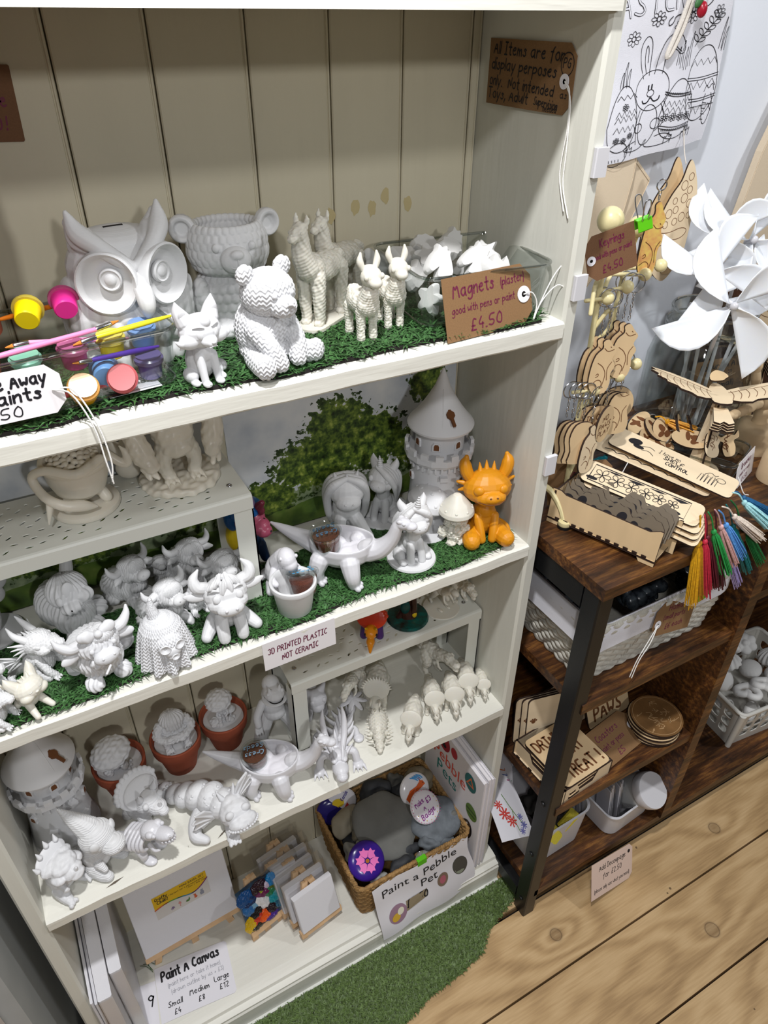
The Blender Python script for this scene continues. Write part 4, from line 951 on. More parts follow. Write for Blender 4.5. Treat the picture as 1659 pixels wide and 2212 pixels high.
# --- baby dragons
def dragon(label, loc, yaw, sc):
    f = Fig('baby_dragon', label, 'figurine', loc, yaw, M['white'], sc, 'baby dragon figurines', vox=.55, it=2)
    f.e(0, 4, 20, (17, 15, 20)).e(0, -4, 16, (14, 12, 14)).tt([(10, -4, 26), (14, -14, 14), (12, -20, 5)], [5.5, 4.6, 4.4]).tt([(12, 6, 12), (16, -6, 6), (16, -14, 4)], [8, 6, 4.6])
    for s in (-1, 1):
        for q in (-3, 0, 3): f.t([(s * 13 + q, -22, 4), (s * 13.5 + q * 1.3, -26, 2.4)], [2, 1], 0)
    f.t([(0, 18, 8), (-10, 30, 5), (-22, 28, 5), (-26, 20, 7)], [8, 6, 4, 1.5])
    f.head((0, -2, 40), -12).e(0, -4, 46, (17, 17, 14)).e(0, -20, 42, (11, 12, 8.5)).e(0, -30, 40, (7, 6, 6)).ee(10, -14, 40, (7, 9, 6))
    f.part('body', disp=scales(.0042, .0006))
    for s in (-1, 1):
        f.t([(s * 9, 0, 56), (s * 11, 8, 66), (s * 10, 12, 78)], [4.6, 3.6, .9]).part('horn', vox=.5, it=1)
        f.e(s * 13.4, -12, 47, (2, 4, 3)).part('eye', vox=0)
        for q in range(4): f.t([(s * 13, 4, 44 + q * 3), (s * (20 + q), 15 - q, 38 + q * 8)], [2.4, .5], 0)
        f.part('frill', vox=.5, it=1)
        f.head(); f.place((s * 14, 16, 30), (0, 0, s * 30))
        for q in range(4): f.t([(0, 0, 0), (s * (20 - q * 2), 4, 16 - q * 9)], [2.2, .6], 0)
        f.b.add([(0, 0, 4), (s * 22, 4, 16), (s * 17, 5, 6), (s * 18, 4, -2), (s * 13, 5, -6), (s * 12, 4, -13), (0, 1, -6)], [tuple(range(7))]); f.part('wing', vox=0); f.head((0, -2, 40), -12)
    for q in range(5): f.t([(0, -14 + q * 6, 57 + q * .6 - (q - 2) ** 2 * .4), (0, -11 + q * 6, 63 - (q - 2) ** 2 * .6)], [1.8, .4], 0)
    f.part('crest', vox=0)
    return f.root
d0 = dragon('white baby dragon figurine looking right beside the bow cow', (-.592, .068, M2), 52, .90)
fdup(d0, (-.650, .058, M2), 48, 'baby dragon cut off by the left edge above a smaller one', sc=1.0)
fdup(d0, (-.642, .018, M2), 50, 'smaller baby dragon at the front left corner of the shelf', sc=.8)

# --- winged cat
f = Fig('winged_cat_figurine', 'tiny white winged cat figurine at the front left of the grass', 'figurine', (-.609, .022, M2), 28, M['natural'], .92, 'front row figurines', vox=.5, it=3)
f.e(0, 4, 13, (11, 13, 11)).tt([(7, -6, 12), (9, -14, 6), (10, -19, 3)], [4.6, 3.8, 3.4]).tt([(8, 10, 8), (11, 12, 2.6)], [5, 3.2])
f.head((0, -2, 26), -14).e(0, -6, 31, (17, 14, 13)).ee(9, -12, 26, (8, 7, 6)).tt([(10, -2, 38), (14, 0, 47), (15, 1, 54)], [7, 4.8, .8]); f.part('body')
f.head().t([(-3, 14, 12), (-12, 22, 22), (-14, 20, 36)], [3.6, 5, 2]).part('tail'); f.head((0, -2, 26), -14); f.e(0, -19, 29, (2.4, 2, 1.6)).part('nose', vox=0)
for s in (-1, 1): f.t([(s * 3, -18.6, 33), (s * 7, -18, 31.6), (s * 11, -14.5, 33)], [.7, .8, .5]).part('closed_eye', vox=0)
for q in (-4, 0, 4): f.t([(q, -8, 42), (q * 1.4, -6, 47)], [2.2, .7], 0)
f.part('tuft', vox=0)
# --- fairy like figure far left
f = Fig('winged_figurine', 'grey shaded winged figurine on a disc at the back by the left edge', 'figurine', (-.632, .150, M2), 20, M['white'], 1.0, vox=.8, it=3)
f.lathe([(.01, 0), (30, 0), (30, 3), (.01, 4)]); f.part('base', vox=0)
f.e(0, 0, 30, (12, 12, 28)).e(0, -4, 66, (13, 12, 14)).t([(2, 0, 78), (6, 2, 92)], [5, 1]).part('body')
for s in (-1, 1): f.e(s * 22, 4, 58, (12, 4, 11)).e(s * 18, 4, 42, (9, 4, 10)).e(s * 10, 3, 48, (10, 4, 6)).part('wing')

# --- castle towers
def castle(label, loc, yaw, sc, tall=True):
    f = Fig('castle_tower', label, 'figurine', loc, yaw, M['white2'], sc, 'castle towers', vox=1)
    def poly(prof, seg=10): f.lathe(prof, seg=seg)
    poly([(.01, 0), (53, 0), (53, 12), (51.5, 13), (50, 20), (46, 48), (43, 86), (44, 112), (47, 116), (.01, 116)], 14); tw = f.part('tower', vox=0, smooth=30)
    poly([(42, 112), (50, 118), (52, 122), (55, 124), (55, 134), (51.5, 134), (51.5, 128), (42, 127)], 14)
    for k in range(14):
        a = 2 * PI * (k + .5) / 14; f.place((52.2 * math.cos(a), 52.2 * math.sin(a), 138), (0, 0, math.degrees(a))); f.b.box((-2.6, -6, -5), (2.6, 6, 4.5))
    f.place(); f.part('battlement', vox=0, smooth=20)
    for k in range(14):
        a = 2 * PI * (k + .5) / 14; f.place((48, 0, 0)); f.b.X = None; X = np.eye(4); X[:3, :3] = rotm((0, 0, math.degrees(a))) * f.sc; f.b.X = X
        f.b.box((42, -6.5, 108), (47.5, -3.5, 118)); f.b.box((42, 3.5, 108), (47.5, 6.5, 118))
    f.place(); f.part('corbels', vox=0, smooth=20)
    poly([(39, 126), (38, 170), (40, 174), (.01, 174)], 14); f.part('turret', vox=0, smooth=30)
    poly([(45, 172), (51, 172.5), (52, 176), (50, 180), (42, 189), (32, 202), (22, 218), (12, 236), (4, 258), (1.5, 264), (.01, 265)], 8 if False else 40); f.t([(2, -49.5, 178), (2, -30.5, 203), (1, -12.5, 235)], [1, 1, .6], 0); rf = f.part('roof', vox=0, smooth=30)
    f.place((13, -31, 203), (-56.5 + 90 - 3, 0, 22)); f.b.prism([(-2, -20), (2, -20), (2.2, -7), (6, -3), (6, 3), (2.2, 7), (2, 20), (-2, 20), (-2.2, 7), (-6, 3), (-6, -3), (-2.2, -7)], -2, 2.2); f.part('roof_slot', M['engrave'], vox=0, par=rf); f.place()
    def win(ang, r, z, w=4, h=9):
        X = np.eye(4); X[:3, :3] = rotm((0, 0, ang)) * f.sc
        f.b.X = X; o = [(-w - 2.4, 0), (w + 2.4, 0), (w + 2.4, h + 1), (w, h + 5), (-w, h + 5), (-w - 2.4, h + 1)]
        f.b.loft([[(x, -r - 1.4, z + y - 2) for x, y in o], [(x, -r + 4, z + y - 2) for x, y in o]]); wf = f.part('window_frame', vox=0, smooth=0)
        f.b.X = X; o = [(-w, 0), (w, 0), (w, h - 2), (w * .6, h + 1), (-w * .6, h + 1), (-w, h - 2)]
        f.b.loft([[(x, -r - 1.9, z + y) for x, y in o], [(x, -r + 3, z + y) for x, y in o]]); f.part('window', M['engrave'], vox=0, par=wf, smooth=0); f.place()
    for a in (-60, -8, 44): win(a, 38.5, 146)
    for a, z in ((-70, 84), (-6, 70), (50, 84)): win(a, 45, z, 3.4, 8)
    for a, z in ((-38, 56), (26, 52), (10, 96), (-50, 30)):
        X = np.eye(4); X[:3, :3] = rotm((0, 0, a)) * f.sc; f.b.X = X; f.b.box((-6, -51, z), (6, -40, z + 7))
    f.place(); f.part('stone_block', vox=0, smooth=0)
    return f.root
ct = castle('tall white castle tower with pointed roof beside the orange dragon', (-.076, .112, M2), 2, .825)

# --- orange dragon figurine (plain long-eared dragon)
M['orange'] = mat('amber_print_plastic', 'D28A12', .42, layers=500)
f = Fig('orange_dragon_figurine', 'glossy amber orange sitting dragon figurine with tall ears', 'figurine', (-.046, .042, M2), 20, M['orange'], .88, vox=.65, it=3)
f.e(0, 6, 28, (22, 20, 28)).e(0, 2, 46, (16, 15, 18)).tt([(13, -8, 40), (10, -18, 22), (8, -22, 8)], [7, 6.5, 6.5]).tt([(16, 2, 14), (23, -18, 12), (26, -30, 13)], [14, 13.5, 13.5])
f.head((0, 0, 70), -14).e(0, -4, 86, (36, 25, 25)).e(0, -20, 76, (23, 17, 13)).e(0, -2, 92, (30, 24, 22)).e(0, -30, 77, (14, 9, 8.5)); f.part('body')
for s in (-1, 1):
    f.t([(s * 24, 0, 100), (s * 30, 0, 112), (s * 32, 0, 124), (s * 30, 0, 133)], [8, 9.5, 8.5, 3.5]).part('ear', vox=.6)
    f.e(s * 18.5, -24, 88, (8, 4.6, 7), (0, s * 10, s * 26)).part('eye', vox=0); f.e(s * 5, -38, 80, (1.6, 1, 1.2)).part('nostril', M['engrave'], vox=0)
    f.t([(s * 33, 2, 94), (s * 42, 4, 96)], [4, 2.4], 0).t([(s * 32, 4, 84), (s * 40, 7, 82)], [4, 1.6], 0); f.part('cheek_spike', vox=.6)
for x, y, z in ((-10, -2, 110), (0, 0, 112), (10, -2, 110)): f.t([(x, y, z), (x * 1.1, y + 1, z + 14)], [4.5, .8], 0)
f.part('crest', vox=.6); f.t([(-20, -28.5, 73), (-8, -37, 70.5), (0, -39, 70.8), (8, -37, 70.5), (20, -28.5, 73)], [.5, .8, .8, .8, .5]).part('mouth', M['engrave'], vox=0)
f.head().t([(14, 22, 8), (30, 22, 6), (40, 10, 5), (42, -4, 4)], [9, 7, 5, 2]).part('tail', vox=.7)

# --- mushrooms
f = Fig('mushroom_gnome', 'small white mushroom capped gnome figurine beside the orange dragon', 'figurine', (-.086, .050, M2), 14, M['natural'], 1.02, vox=.5, it=2)
f.e(0, 0, 16, (14, 12, 16)).e(0, 0, 34, (13, 12, 12)).e(0, -3, 42, (13, 12, 10)).ee(6, -8, 3, (6, 7, 3.5)).e(14, -3, 16, (7, 7, 10)).e(-14, 2, 14, (7, 7, 9)).e(12, -8, 5, (6, 5, 5)).t([(0, -12, 40), (0, -15, 38)], [4, 3])
f.e(0, -12, 36, (9, 4, 4)).ee(11, -4, 34, (4, 6, 9)); f.part('body', disp=lumps(.007, .0006))
f.lathe([(.01, 46), (20, 44), (23, 47), (22, 52), (16, 60), (9, 68), (5, 72), (.01, 73)], c=(0, -1, 0)); cp = f.part('cap', vox=.6, it=2)
for i in range(9): a = i * .75; f.e(19 * math.cos(a), -1 + 19 * math.sin(a), 54.5, 2)
f.part('cap_spot', vox=0, par=cp)
for i in range(14): a = i * 2.4; f.e(14.5 * math.cos(a), 13 * math.sin(a), 8 + i * 1.8, 1.7)
f.part('studs', vox=0)
f = Fig('mushroom_house_figurine', 'white spotted mushroom figurine on a disc half hidden behind the front unicorn', 'figurine', (-.108, .086, M2), -8, M['white2'], 1.0, vox=.7, it=3)
f.lathe([(.01, 0), (30, 0), (31, 1.5), (30, 3), (.01, 3.4)]); f.part('base', vox=0)
f.t([(0, 0, 2), (-2, 0, 24), (0, 0, 46)], [13, 10, 9]).part('stem')
f.place((2, 0, 46), (0, 14, 0)).lathe([(.01, 0), (26, -2), (29, 2), (26, 10), (18, 19), (8, 24), (.01, 25)]); cp = f.part('cap')
for i in range(12): a = i * 2.4; q = 8 + i * 1.5; f.place((2, 0, 46), (0, 14, 0)).e(q * math.cos(a), q * math.sin(a), 24 - (q / 29) ** 2 * 20, 2.6)
f.part('cap_spot', vox=0, par=cp)

# --- unicorns
def unicorn(label, loc, yaw, sc, base=True, mane=1, m='white'):
    f = Fig('unicorn_figurine', label, 'figurine', loc, yaw, M[m], sc, 'unicorn figurines', vox=.65, it=3)
    if base: f.lathe([(.01, 0), (32, 0), (33, 1.5), (32, 4), (.01, 4.5)]); f.part('base', vox=0)
    f.e(0, 10, 18, (17, 17, 15)).e(0, 0, 30, (13, 12, 16)).tt([(6, -8, 32), (8, -13, 16), (8, -15, 6)], [6, 5.4, 5.4]).ee(17, 2, 11, (8, 12, 9)).ee(18, -10, 7.5, (6, 8, 4.5)).t([(0, -2, 40), (0, -4, 52)], [10, 10])
    f.head((0, -2, 56), -12).e(0, -6, 68, (20, 17, 18)).e(0, -20, 60, (12, 10, 9)).ee(9, -14, 60, (8, 8, 7)); f.part('body')
    f.t([(0, -16, 84), (0, -21, 93), (0, -25, 104)], [4.6, 3.4, .8], 12); f.part('horn', vox=.4, it=0, disp=lambda co, no: .0004 * np.sin(co[:, 2] * 2200 * .9 + np.arctan2(co[:, 0], co[:, 1] + .02)))
    for s in (-1, 1):
        f.t([(s * 11, -4, 80), (s * 16, -3, 90), (s * 17, -4, 98)], [6.4, 5, .8]).part('ear', vox=.5, it=2); f.e(s * 11.5, -20, 69, (3.2, 2.4, 4.4)).part('eye', vox=0); f.e(s * 4, -29, 61.5, 1.1).part('nostril', vox=0)
    for q in range(5): f.t([(-4 + q * 2, -18 + q * 3, 86), (12 + q * 1.6, -20 + q * 5, 76), (19, -10 + q * 4.5, 60 - q * 2), (20 - q, -2 + q * 3.5, 42 - q * 3)], [3.4, 5, 4.4, 1.5])
    if mane: 
        for q in range(4): f.t([(-2, -16 + q * 4, 86), (-14, -16 + q * 5, 78), (-20, -6 + q * 5, 62), (-20, 2 + q * 3, 46)], [3.4, 5, 4.4, 1.5])
    f.part('mane', vox=.55, it=2); f.head()
    f.t([(0, 26, 10), (10, 32, 9), (22, 26, 8), (24, 12, 9)], [6, 7.5, 7, 2]).part('tail', vox=.7)
    return f.root
unicorn('white unicorn figurine with spiral horn on a round base behind the long neck', (-.155, .044, M2), 28, .96)
unicorn('grey shaded unicorn figurine on a base against the landscape print left of the castle', (-.143, .140, M2), -22, .98, True, 0)
f = Fig('pony_figurine', 'grey shaded long-maned pony figurine with a large snout at the back', 'figurine', (-.198, .142, M2), 6, M['white'], 1.0, vox=.75, it=4)
f.e(0, 4, 22, (21, 18, 24)).e(0, -6, 42, (19, 16, 24)).t([(10, -14, 26), (20, -26, 10), (24, -32, 6)], [10, 9, 8]).t([(-10, -14, 26), (-12, -22, 6)], [9, 8]).e(0, -10, 66, (23, 19, 22)).e(0, -24, 58, (17, 13, 12)); f.part('body')
for s in (-1, 1): f.e(s * 5, -36, 61, (1.6, 1.2, 1.2)).part('nostril', vox=0); f.t([(s * 12, -8, 82), (s * 15, -8, 93)], [5, 1.4], 0).part('ear', vox=.6)
f.t([(0, -14, 84), (0, -17, 96)], [4, .8], 0).part('horn', vox=0)
for s in (-1, 1):
    for q in range(3): f.t([(s * 2, -16 + q * 7, 88), (s * 18, -18 + q * 9, 80), (s * 25, -8 + q * 8, 58), (s * 24, 0 + q * 6, 28), (s * 20, 2 + q * 5, 10)], [4, 6, 6, 5, 2])
f.part('mane', vox=.75)

# --- long-necked planters
def longneck(label, loc, yaw, sc):
    f = Fig('dinosaur_planter', label, 'planter', loc, yaw, M['wpl'], sc, 'dinosaur planters', vox=.9, it=4)
    n = 40; a = np.arange(n) * 2 * PI / n
    def ring(rx, ry, z, lift=0): return np.c_[rx * np.cos(a), ry * np.sin(a), z + lift * np.clip(np.abs(np.sin(a)), 0, 1) ** 3 * np.where(np.sin(a) < 0, 1.3, 1)]
    f.b.loft([ring(12, 18, 22), ring(26, 36, 26), ring(35, 47, 38), ring(37, 50, 52), ring(36, 49.5, 60, 4), ring(34.4, 48, 62, 4.5), ring(32.6, 46, 60, 4), ring(33, 45, 50), ring(28, 38, 38), ring(10, 14, 33)])
    f.b.f = f.b.f  # bowl keeps its hollow
    f.t([(0, -40, 46), (0, -60, 54), (0, -76, 74), (0, -84, 98)], [18, 15, 11, 8.5]).e(0, -92, 103, (9.5, 13, 9)).e(0, -103, 100, (8.5, 10, 6.5)).ee(6, -88, 109, (3.6, 5, 3.4))
    f.t([(0, 42, 48), (0, 66, 56), (0, 90, 66), (0, 108, 74)], [17, 12, 7, 2])
    for s in (-1, 1):
        f.t([(s * 30, -20, 40), (s * 37, -25, 24), (s * 36, -27, 9)], [15, 12.5, 10]).t([(s * 28, 26, 38), (s * 34, 30, 22), (s * 34, 28, 9)], [15, 12.5, 10])
        for y in (-36, 19):
            for q in (-7, 0, 7): f.e(s * 36 + q, y - 1 + abs(q) * .3, 4.6, (3.8, 5, 4.4))
    f.part('body'); 
    for s in (-1, 1): f.e(s * 8.4, -94, 107, (1.6, 2.6, 2.2)).part('eye', vox=0)
    for i in range(7): q = i * .9; f.e(18 * math.cos(q) * (i > 0), 26 * math.sin(q) * (i > 0) - 6, 44 + (i % 3) * 2, (17, 19, 6), (8 * math.sin(i * 2), 9 * math.cos(i), 0))
    f.part('tissue_filling', M['paper'], vox=1.4, it=2)
    return f.root
longneck('white long-necked dinosaur planter holding a seed tub on the grass', (-.243, .064, M2), 74, .82)
def seedtub(label, loc, rot, ink):
    r = thing('cress_seed_tub', label, 'seed tub', loc, rot, 'tubs of cress seeds')
    obj('tub', B().lathe([(.0135, 0), (.0145, .0006), (.0175, .026), (.0168, .026), (.0138, .0015), (.0001, .0015)], 32), M['clear'], r)
    obj('seeds', B().lathe([(.0132, .0018), (.0164, .0205), (.012, .0215), (.0001, .022)], 32), M['soilseed'], r)
    obj('lid', B().lathe([(.0192, .0235), (.0196, .0245), (.0196, .0275), (.0186, .0282), (.0176, .0272), (.0001, .0272), (.0001, .0262), (.018, .0262)], 36), M['clear'], r)
    k = Ink(flatS(.0277)); k.text('Cress', 0, .0005, .0068, w=.0011, center=True); k.text('Seeds', 0, -.0098, .0068, w=.0011, center=True); obj('lettering', k.b, mat('marker_' + ink, ink, .5), r, 0); return r
seedtub('clear lidded tub of cress seeds sitting in the long-necked planter on the grass', (-.262, .062, M2 + .044), (-3, 6, 175), '3A5A70')
f = Fig('dinosaur_pot_holder', 'white dinosaur figurine hugging a small round pot', 'planter', (-.320, .060, M2), 12, M['wpl'], 1.0, vox=.8, it=4)
f.e(-4, 12, 24, (17, 16, 26)).t([(-4, 6, 44), (0, -2, 56)], [12, 11]).e(2, -8, 58, (11, 14, 12)).e(4, -14, 53, (9, 10, 8)).t([(-4, 24, 10), (-16, 34, 6), (-24, 28, 5)], [12, 8, 3]).tt([(12, 0, 38), (18, -14, 36), (16, -24, 36)], [5, 4.5, 3.6]).tt([(14, 8, 10), (18, 2, 5)], [9, 6]); f.part('body')
f.place((2, -30, 0)); f.lathe([(.01, 0), (19, 0), (20, 1), (24.5, 34), (27, 35.5), (27.6, 39), (27, 41.5), (25, 42.4), (23.4, 41), (22, 34), (17, 8), (.01, 7)], seg=48); f.part('pot', M['white'], vox=0, smooth=40); f.place()
for s in (-1, 1): f.e(s * 9 + 3, -14, 63, (2, 2.4, 2.4)).part('eye', vox=0)
seedtub('clear lidded tub of cress seeds with blue writing tilted in the small white pot', (-.3085, .028, M2 + .018), (24, -4, 178), '4FB4E8')

# --- blue and pink painted dragon behind the insert leg
pc = {k: mat('paint_coat_' + k, c, .3) for k, c in dict(blue='0E5A9E', pink='B0506A', yellow='E2C21A', navy='22385C', maroon='6A1E30', lilac='8E78A6').items()}
f = Fig('painted_dragon_figurine', 'hand painted dragon figurine, blue head, pink face and yellow back, behind the insert', 'figurine', (-.334, .142, M2), 24, pc['navy'], 1.0, vox=.8, it=3)
f.e(0, 4, 26, (20, 20, 26)).e(0, -2, 46, (15, 14, 16)).tt([(10, -10, 24), (12, -16, 6)], [7, 6]); f.part('body')
f.e(-14, 8, 36, (12, 14, 22)).part('back', pc['yellow']); f.e(0, -8, 66, (20, 18, 15)).e(6, -20, 60, (14, 14, 11)).e(8, -30, 57, (10, 8, 8)); f.part('face', pc['pink'])
f.e(-2, -2, 78, (23, 20, 14)).e(-18, 4, 66, (9, 12, 16)); f.part('hood', pc['blue']); f.t([(2, -10, 88), (3, -12, 106)], [7, 1.4], 0).part('horn', pc['lilac']); f.t([(10, -18, 86), (12, -22, 92)], [6, 4], 0).e(11, -20, 80, (5, 4, 6)); f.part('bow', pc['maroon'])
f.e(12, -22, 66, (3, 3, 4)).e(-12, -24, 66, (3, 3, 4)).part('eye', M['inkk'], vox=0); f.e(13, -36, 58, 1.6).part('nostril', M['inkk'], vox=0)

# --- shelf edge sign
tagcard('shelf_sign', 'white shelf edge card reading 3D PRINTED PLASTIC NOT CERAMIC', .090, .041, (-.376, -.0042, Z2 - .0415), (88, 0, .4), M['card'], .0005, 'right',
  [('3D PRINTED PLASTIC', .006, .0225, .0085, dict(W=.074, w=.0011)), ('NOT CERAMIC', .022, .008, .0085, dict(W=.046, w=.0011))], 'inkp', extra=None)

# ================================================================ third shelf
M3 = Z3 + .0003
castle('white castle tower with crenellations in the left corner of the third shelf', (-.640, .118, M3), 14, .825)

# --- terracotta pots with figures standing in them
def potted(label, loc, sc=1.0, tilt=(0, 0)):
    r = thing('terracotta_pot', label, 'plant pot', loc, (tilt[0], tilt[1], 0), 'terracotta pots with figures')
    obj('pot', B().lathe([(.021, 0), (.022, .001), (.0305, .042), (.0335, .0435), (.0345, .045), (.0358, .062), (.0345, .0636), (.0325, .0625), (.031, .058), (.0285, .042), (.02, .006), (.0001, .005)], 48), M['terra'], r, 35)
    obj('plaster_disc', B().lathe([(.0001, .050), (.0285, .050), (.0298, .0505), (.0298, .0535), (.0285, .0542), (.0001, .0542)], 40), M['white2'], r, 35)
    r.scale = (sc,) * 3; return r
PA, PB, PC = (-.556, .140, M3), (-.477, .142, M3), (-.405, .148, M3)
potted('leftmost terracotta pot, holding a wide mushroom capped gnome', PA, 1.0); potted('terracotta pot holding a figure with crossed arms', PB, 1.0); potted('terracotta pot holding a fairy under a mushroom, beside the standing dragon', PC, .98)
f = Fig('mushroom_gnome', 'white gnome under a broad mushroom cap in the leftmost terracotta pot', 'figurine', (PA[0] - .004, PA[1] - .003, M3 + .0545), 4, M['white2'], .95, vox=.6, it=3)
f.e(0, 0, 12, (12, 10, 13)).e(-3, -4, 26, (8, 8, 9)).t([(-6, -8, 20), (4, -13, 16), (10, -10, 20)], [4, 4, 3]).e(-12, -6, 5, (7, 8, 6)).e(9, -8, 4, (6, 7, 5)).t([(8, 0, 6), (10, -2, 26), (12, -2, 34)], [4, 3, 2]).e(-14, -3, 16, (5, 6, 6)); f.part('body', disp=lumps(.008, .0006))
f.place((-2, -2, 34), (12, -10, 0)).lathe([(.01, 0), (22, -3), (25, 1), (23, 8), (15, 15), (6, 18), (.01, 18.5)], sx=1.15); f.part('cap', vox=.7, disp=lumps(.01, .0005)); f.place()
for i, (x, y) in enumerate([(18, -10), (14, -15), (20, -3)]): f.e(x, y, 1.5, 2.4)
f.part('pebble', vox=0)
f = Fig('crossed_arms_figure', 'white shaggy figure with crossed arms standing in the middle terracotta pot', 'figurine', (PB[0], PB[1] - .002, M3 + .0545), 6, M['white2'], 1.0, vox=.6, it=3)
f.e(0, 0, 28, (19, 15, 19)).e(0, 0, 48, (16, 14, 14)).tt([(9, -2, 18), (13, -6, 8), (13, -9, 3)], [8, 6.5, 5]).ee(13, -13, 2.4, (6, 6, 3)).tt([(18, 0, 40), (23, -8, 30), (12, -17, 26)], [7, 6.5, 5]).t([(14, -17, 26), (-10, -19, 30)], [5, 4], 0).t([(-14, -17, 26), (8, -20, 24)], [5, 4], 0)
for s in (-1, 1):
    for q in range(4): f.t([(s * 13 + (q - 1.5) * 2.8, -15, 2.4), (s * 13 + (q - 1.5) * 3.6, -20, 1.6)], [1.7, 1.2], 0)
f.part('body', disp=lumps(.006, .0004)); f.e(0, -6, 55, (17, 13, 11)).e(0, -12, 48, (12, 6, 12)); f.part('hair', disp=hair(26, .0008, per=.05))
f = Fig('fairy_figure', 'white fairy figure under a mushroom standing in the rightmost terracotta pot', 'figurine', (PC[0] - .002, PC[1] - .002, M3 + .0535), 10, M['white2'], .98, vox=.5, it=2)
f.t([(0, 2, 0), (-1, 2, 20), (0, 2, 42)], [7, 5.5, 5]).tt([(3, -3, 22), (5, -8, 10), (5, -9, 2)], [3, 2.4, 2.4]).e(0, -4, 24, (6, 5, 8)).e(0, -5, 35, (6, 6, 6.5)).tt([(5, -4, 28), (8, -8, 20), (4, -10, 16)], [2.2, 2, 2]).e(-12, -2, 5, (8, 7, 5)).e(-14, -7, 3, (6, 5, 3)).e(10, -6, 3, (6, 5, 3)).t([(13, 0, 0), (13, 0, 16)], [2, 1.6], 0); f.part('body', disp=lumps(.006, .0003))
f.place((-1, 0, 42), (8, -6, 0)).lathe([(.01, 0), (17, -2), (20, 1), (17, 7), (10, 12), (.01, 14)]); f.part('cap', vox=.6, disp=lumps(.008, .0004)); f.place((13, 0, 14), (6, 0, 0)).lathe([(.01, 1), (7, 0), (8, 2), (5, 6), (.01, 7)]); f.part('small_cap', vox=0); f.place()
for x, y, r_ in ((12, -10, 3), (-6, -12, 3), (16, -6, 2.4), (-10, -11, 2.2)): f.lathe([(.01, 3), (r_ * 1.2, 2.6), (r_, 5), (.01, 6)], c=(x, y, 0), seg=14); f.t([(x, y, 0), (x, y, 3)], [1, 1], 0)
f.part('tiny_mushroom', vox=0)

# --- standing jointed dragon behind the sign
f = Fig('standing_dragon_figurine', 'white standing jointed dragon figurine with clawed hands partly behind the shelf sign', 'figurine', (-.334, .128, M3), 14, M['white2'], 1.0, vox=.75, it=3)
f.e(0, 0, 62, (17, 15, 22)).e(0, -2, 52, (18, 16, 14)).tt([(10, 0, 48), (22, -6, 24), (28, -10, 5)], [12, 11, 11]).ee(28, -16, 4, (10, 11, 4.5)).t([(0, 12, 44), (14, 26, 22), (34, 26, 8), (52, 14, 5)], [14, 11, 8, 2]).tt([(16, -2, 76), (28, -10, 62), (30, -18, 52)], [6.5, 6, 5.5])
for s in (-1, 1):
    for q in (-1, 0, 1): f.t([(s * 30 + q * 3, -18, 50), (s * 31 + q * 4, -22, 43), (s * 30 + q * 4, -25, 37)], [2.4, 2.2, .8])
    for q in (-6, 0, 6): f.t([(s * 28 + q, -24, 4), (s * 28 + q, -30, 2)], [3, 1.2], 0)
f.part('body')
f.e(0, -6, 92, (17, 19, 9)).e(0, -12, 104, (16, 18, 11)).e(0, 0, 108, (13, 13, 14)).tt([(7, -18, 112), (8, -18, 120)], [4, 1]); f.part('head')
f.t([(14, -12, 98), (8, -26, 97.5), (0, -29, 97), (-8, -26, 97.5), (-14, -12, 98)], [.8, .8, .8, .8, .8]).part('mouth', M['soil'], vox=0)
for s in (-1, 1): f.e(s * 10, -20, 110, (3.4, 3, 3.6)).part('eye', vox=0)
f.e(0, -14, 94, (19, 19, 3.6)).part('jaw_rim')

# --- second long-necked planter
longneck('white long-necked dinosaur planter holding a seed tub on the third shelf', (-.370, .054, M3), 76, .84)
seedtub('clear lidded tub of cress seeds sitting in the planter on the third shelf', (-.386, .060, M3 + .046), (-8, 6, 168), '6F8CA0')

# --- spiky jointed dragon
f = Fig('spiky_dragon_figurine', 'white spiky jointed dragon figurine facing out at the middle of the third shelf', 'figurine', (-.274, .040, M3), 8, M['wpl'], .92, vox=.65, it=2)
segs = [(0, 0, 22, 17), (4, 17, 21, 16), (9, 33, 19, 14.5), (16, 48, 16, 12.5), (24, 60, 13, 10), (32, 70, 10, 8)]
for x, y, z, r_ in segs: f.e(x, y, z, (r_, r_ * .72, r_ * .95))
f.part('body')
for i, (x, y, z, r_) in enumerate(segs):
    for s in (-1, 0, 1): f.t([(x + s * r_ * .7, y, z + r_ * (.8 - abs(s) * .3)), (x + s * r_ * 1.5, y + 6, z + r_ * (1.5 - abs(s) * .4)), (x + s * r_ * 1.9, y + 14, z + r_ * (2.0 - abs(s) * .5))], [4.2, 3, .7])
f.part('spine_plates', vox=.6, it=1)
for s in (-1, 1):
    f.t([(s * 12, -4, 24), (s * 26, -8, 22), (s * 30, -16, 8)], [7, 6.5, 6]).e(s * 31, -20, 5, (9, 10, 5))
    for q in (-7, -2, 3, 8): f.t([(s * 31 + q, -24, 5), (s * 31 + q * 1.4, -33, 2.5)], [2.8, .9], 0)
    f.part('front_leg', vox=.6)
    f.t([(s * 14 + 6, 36, 18), (s * 30 + 6, 40, 14), (s * 34 + 6, 34, 5)], [7, 6, 6]).e(s * 36 + 6, 28, 4, (9, 9, 4.5)); f.part('hind_leg', vox=.6)
f.head((0, -16, 24), -8)
f.e(0, -18, 30, (15, 14, 12)).e(0, -36, 22, (13, 17, 10)).e(0, -50, 18, (9, 9, 7.5)).ee(8, -28, 33, (5, 7, 4)); f.part('head')
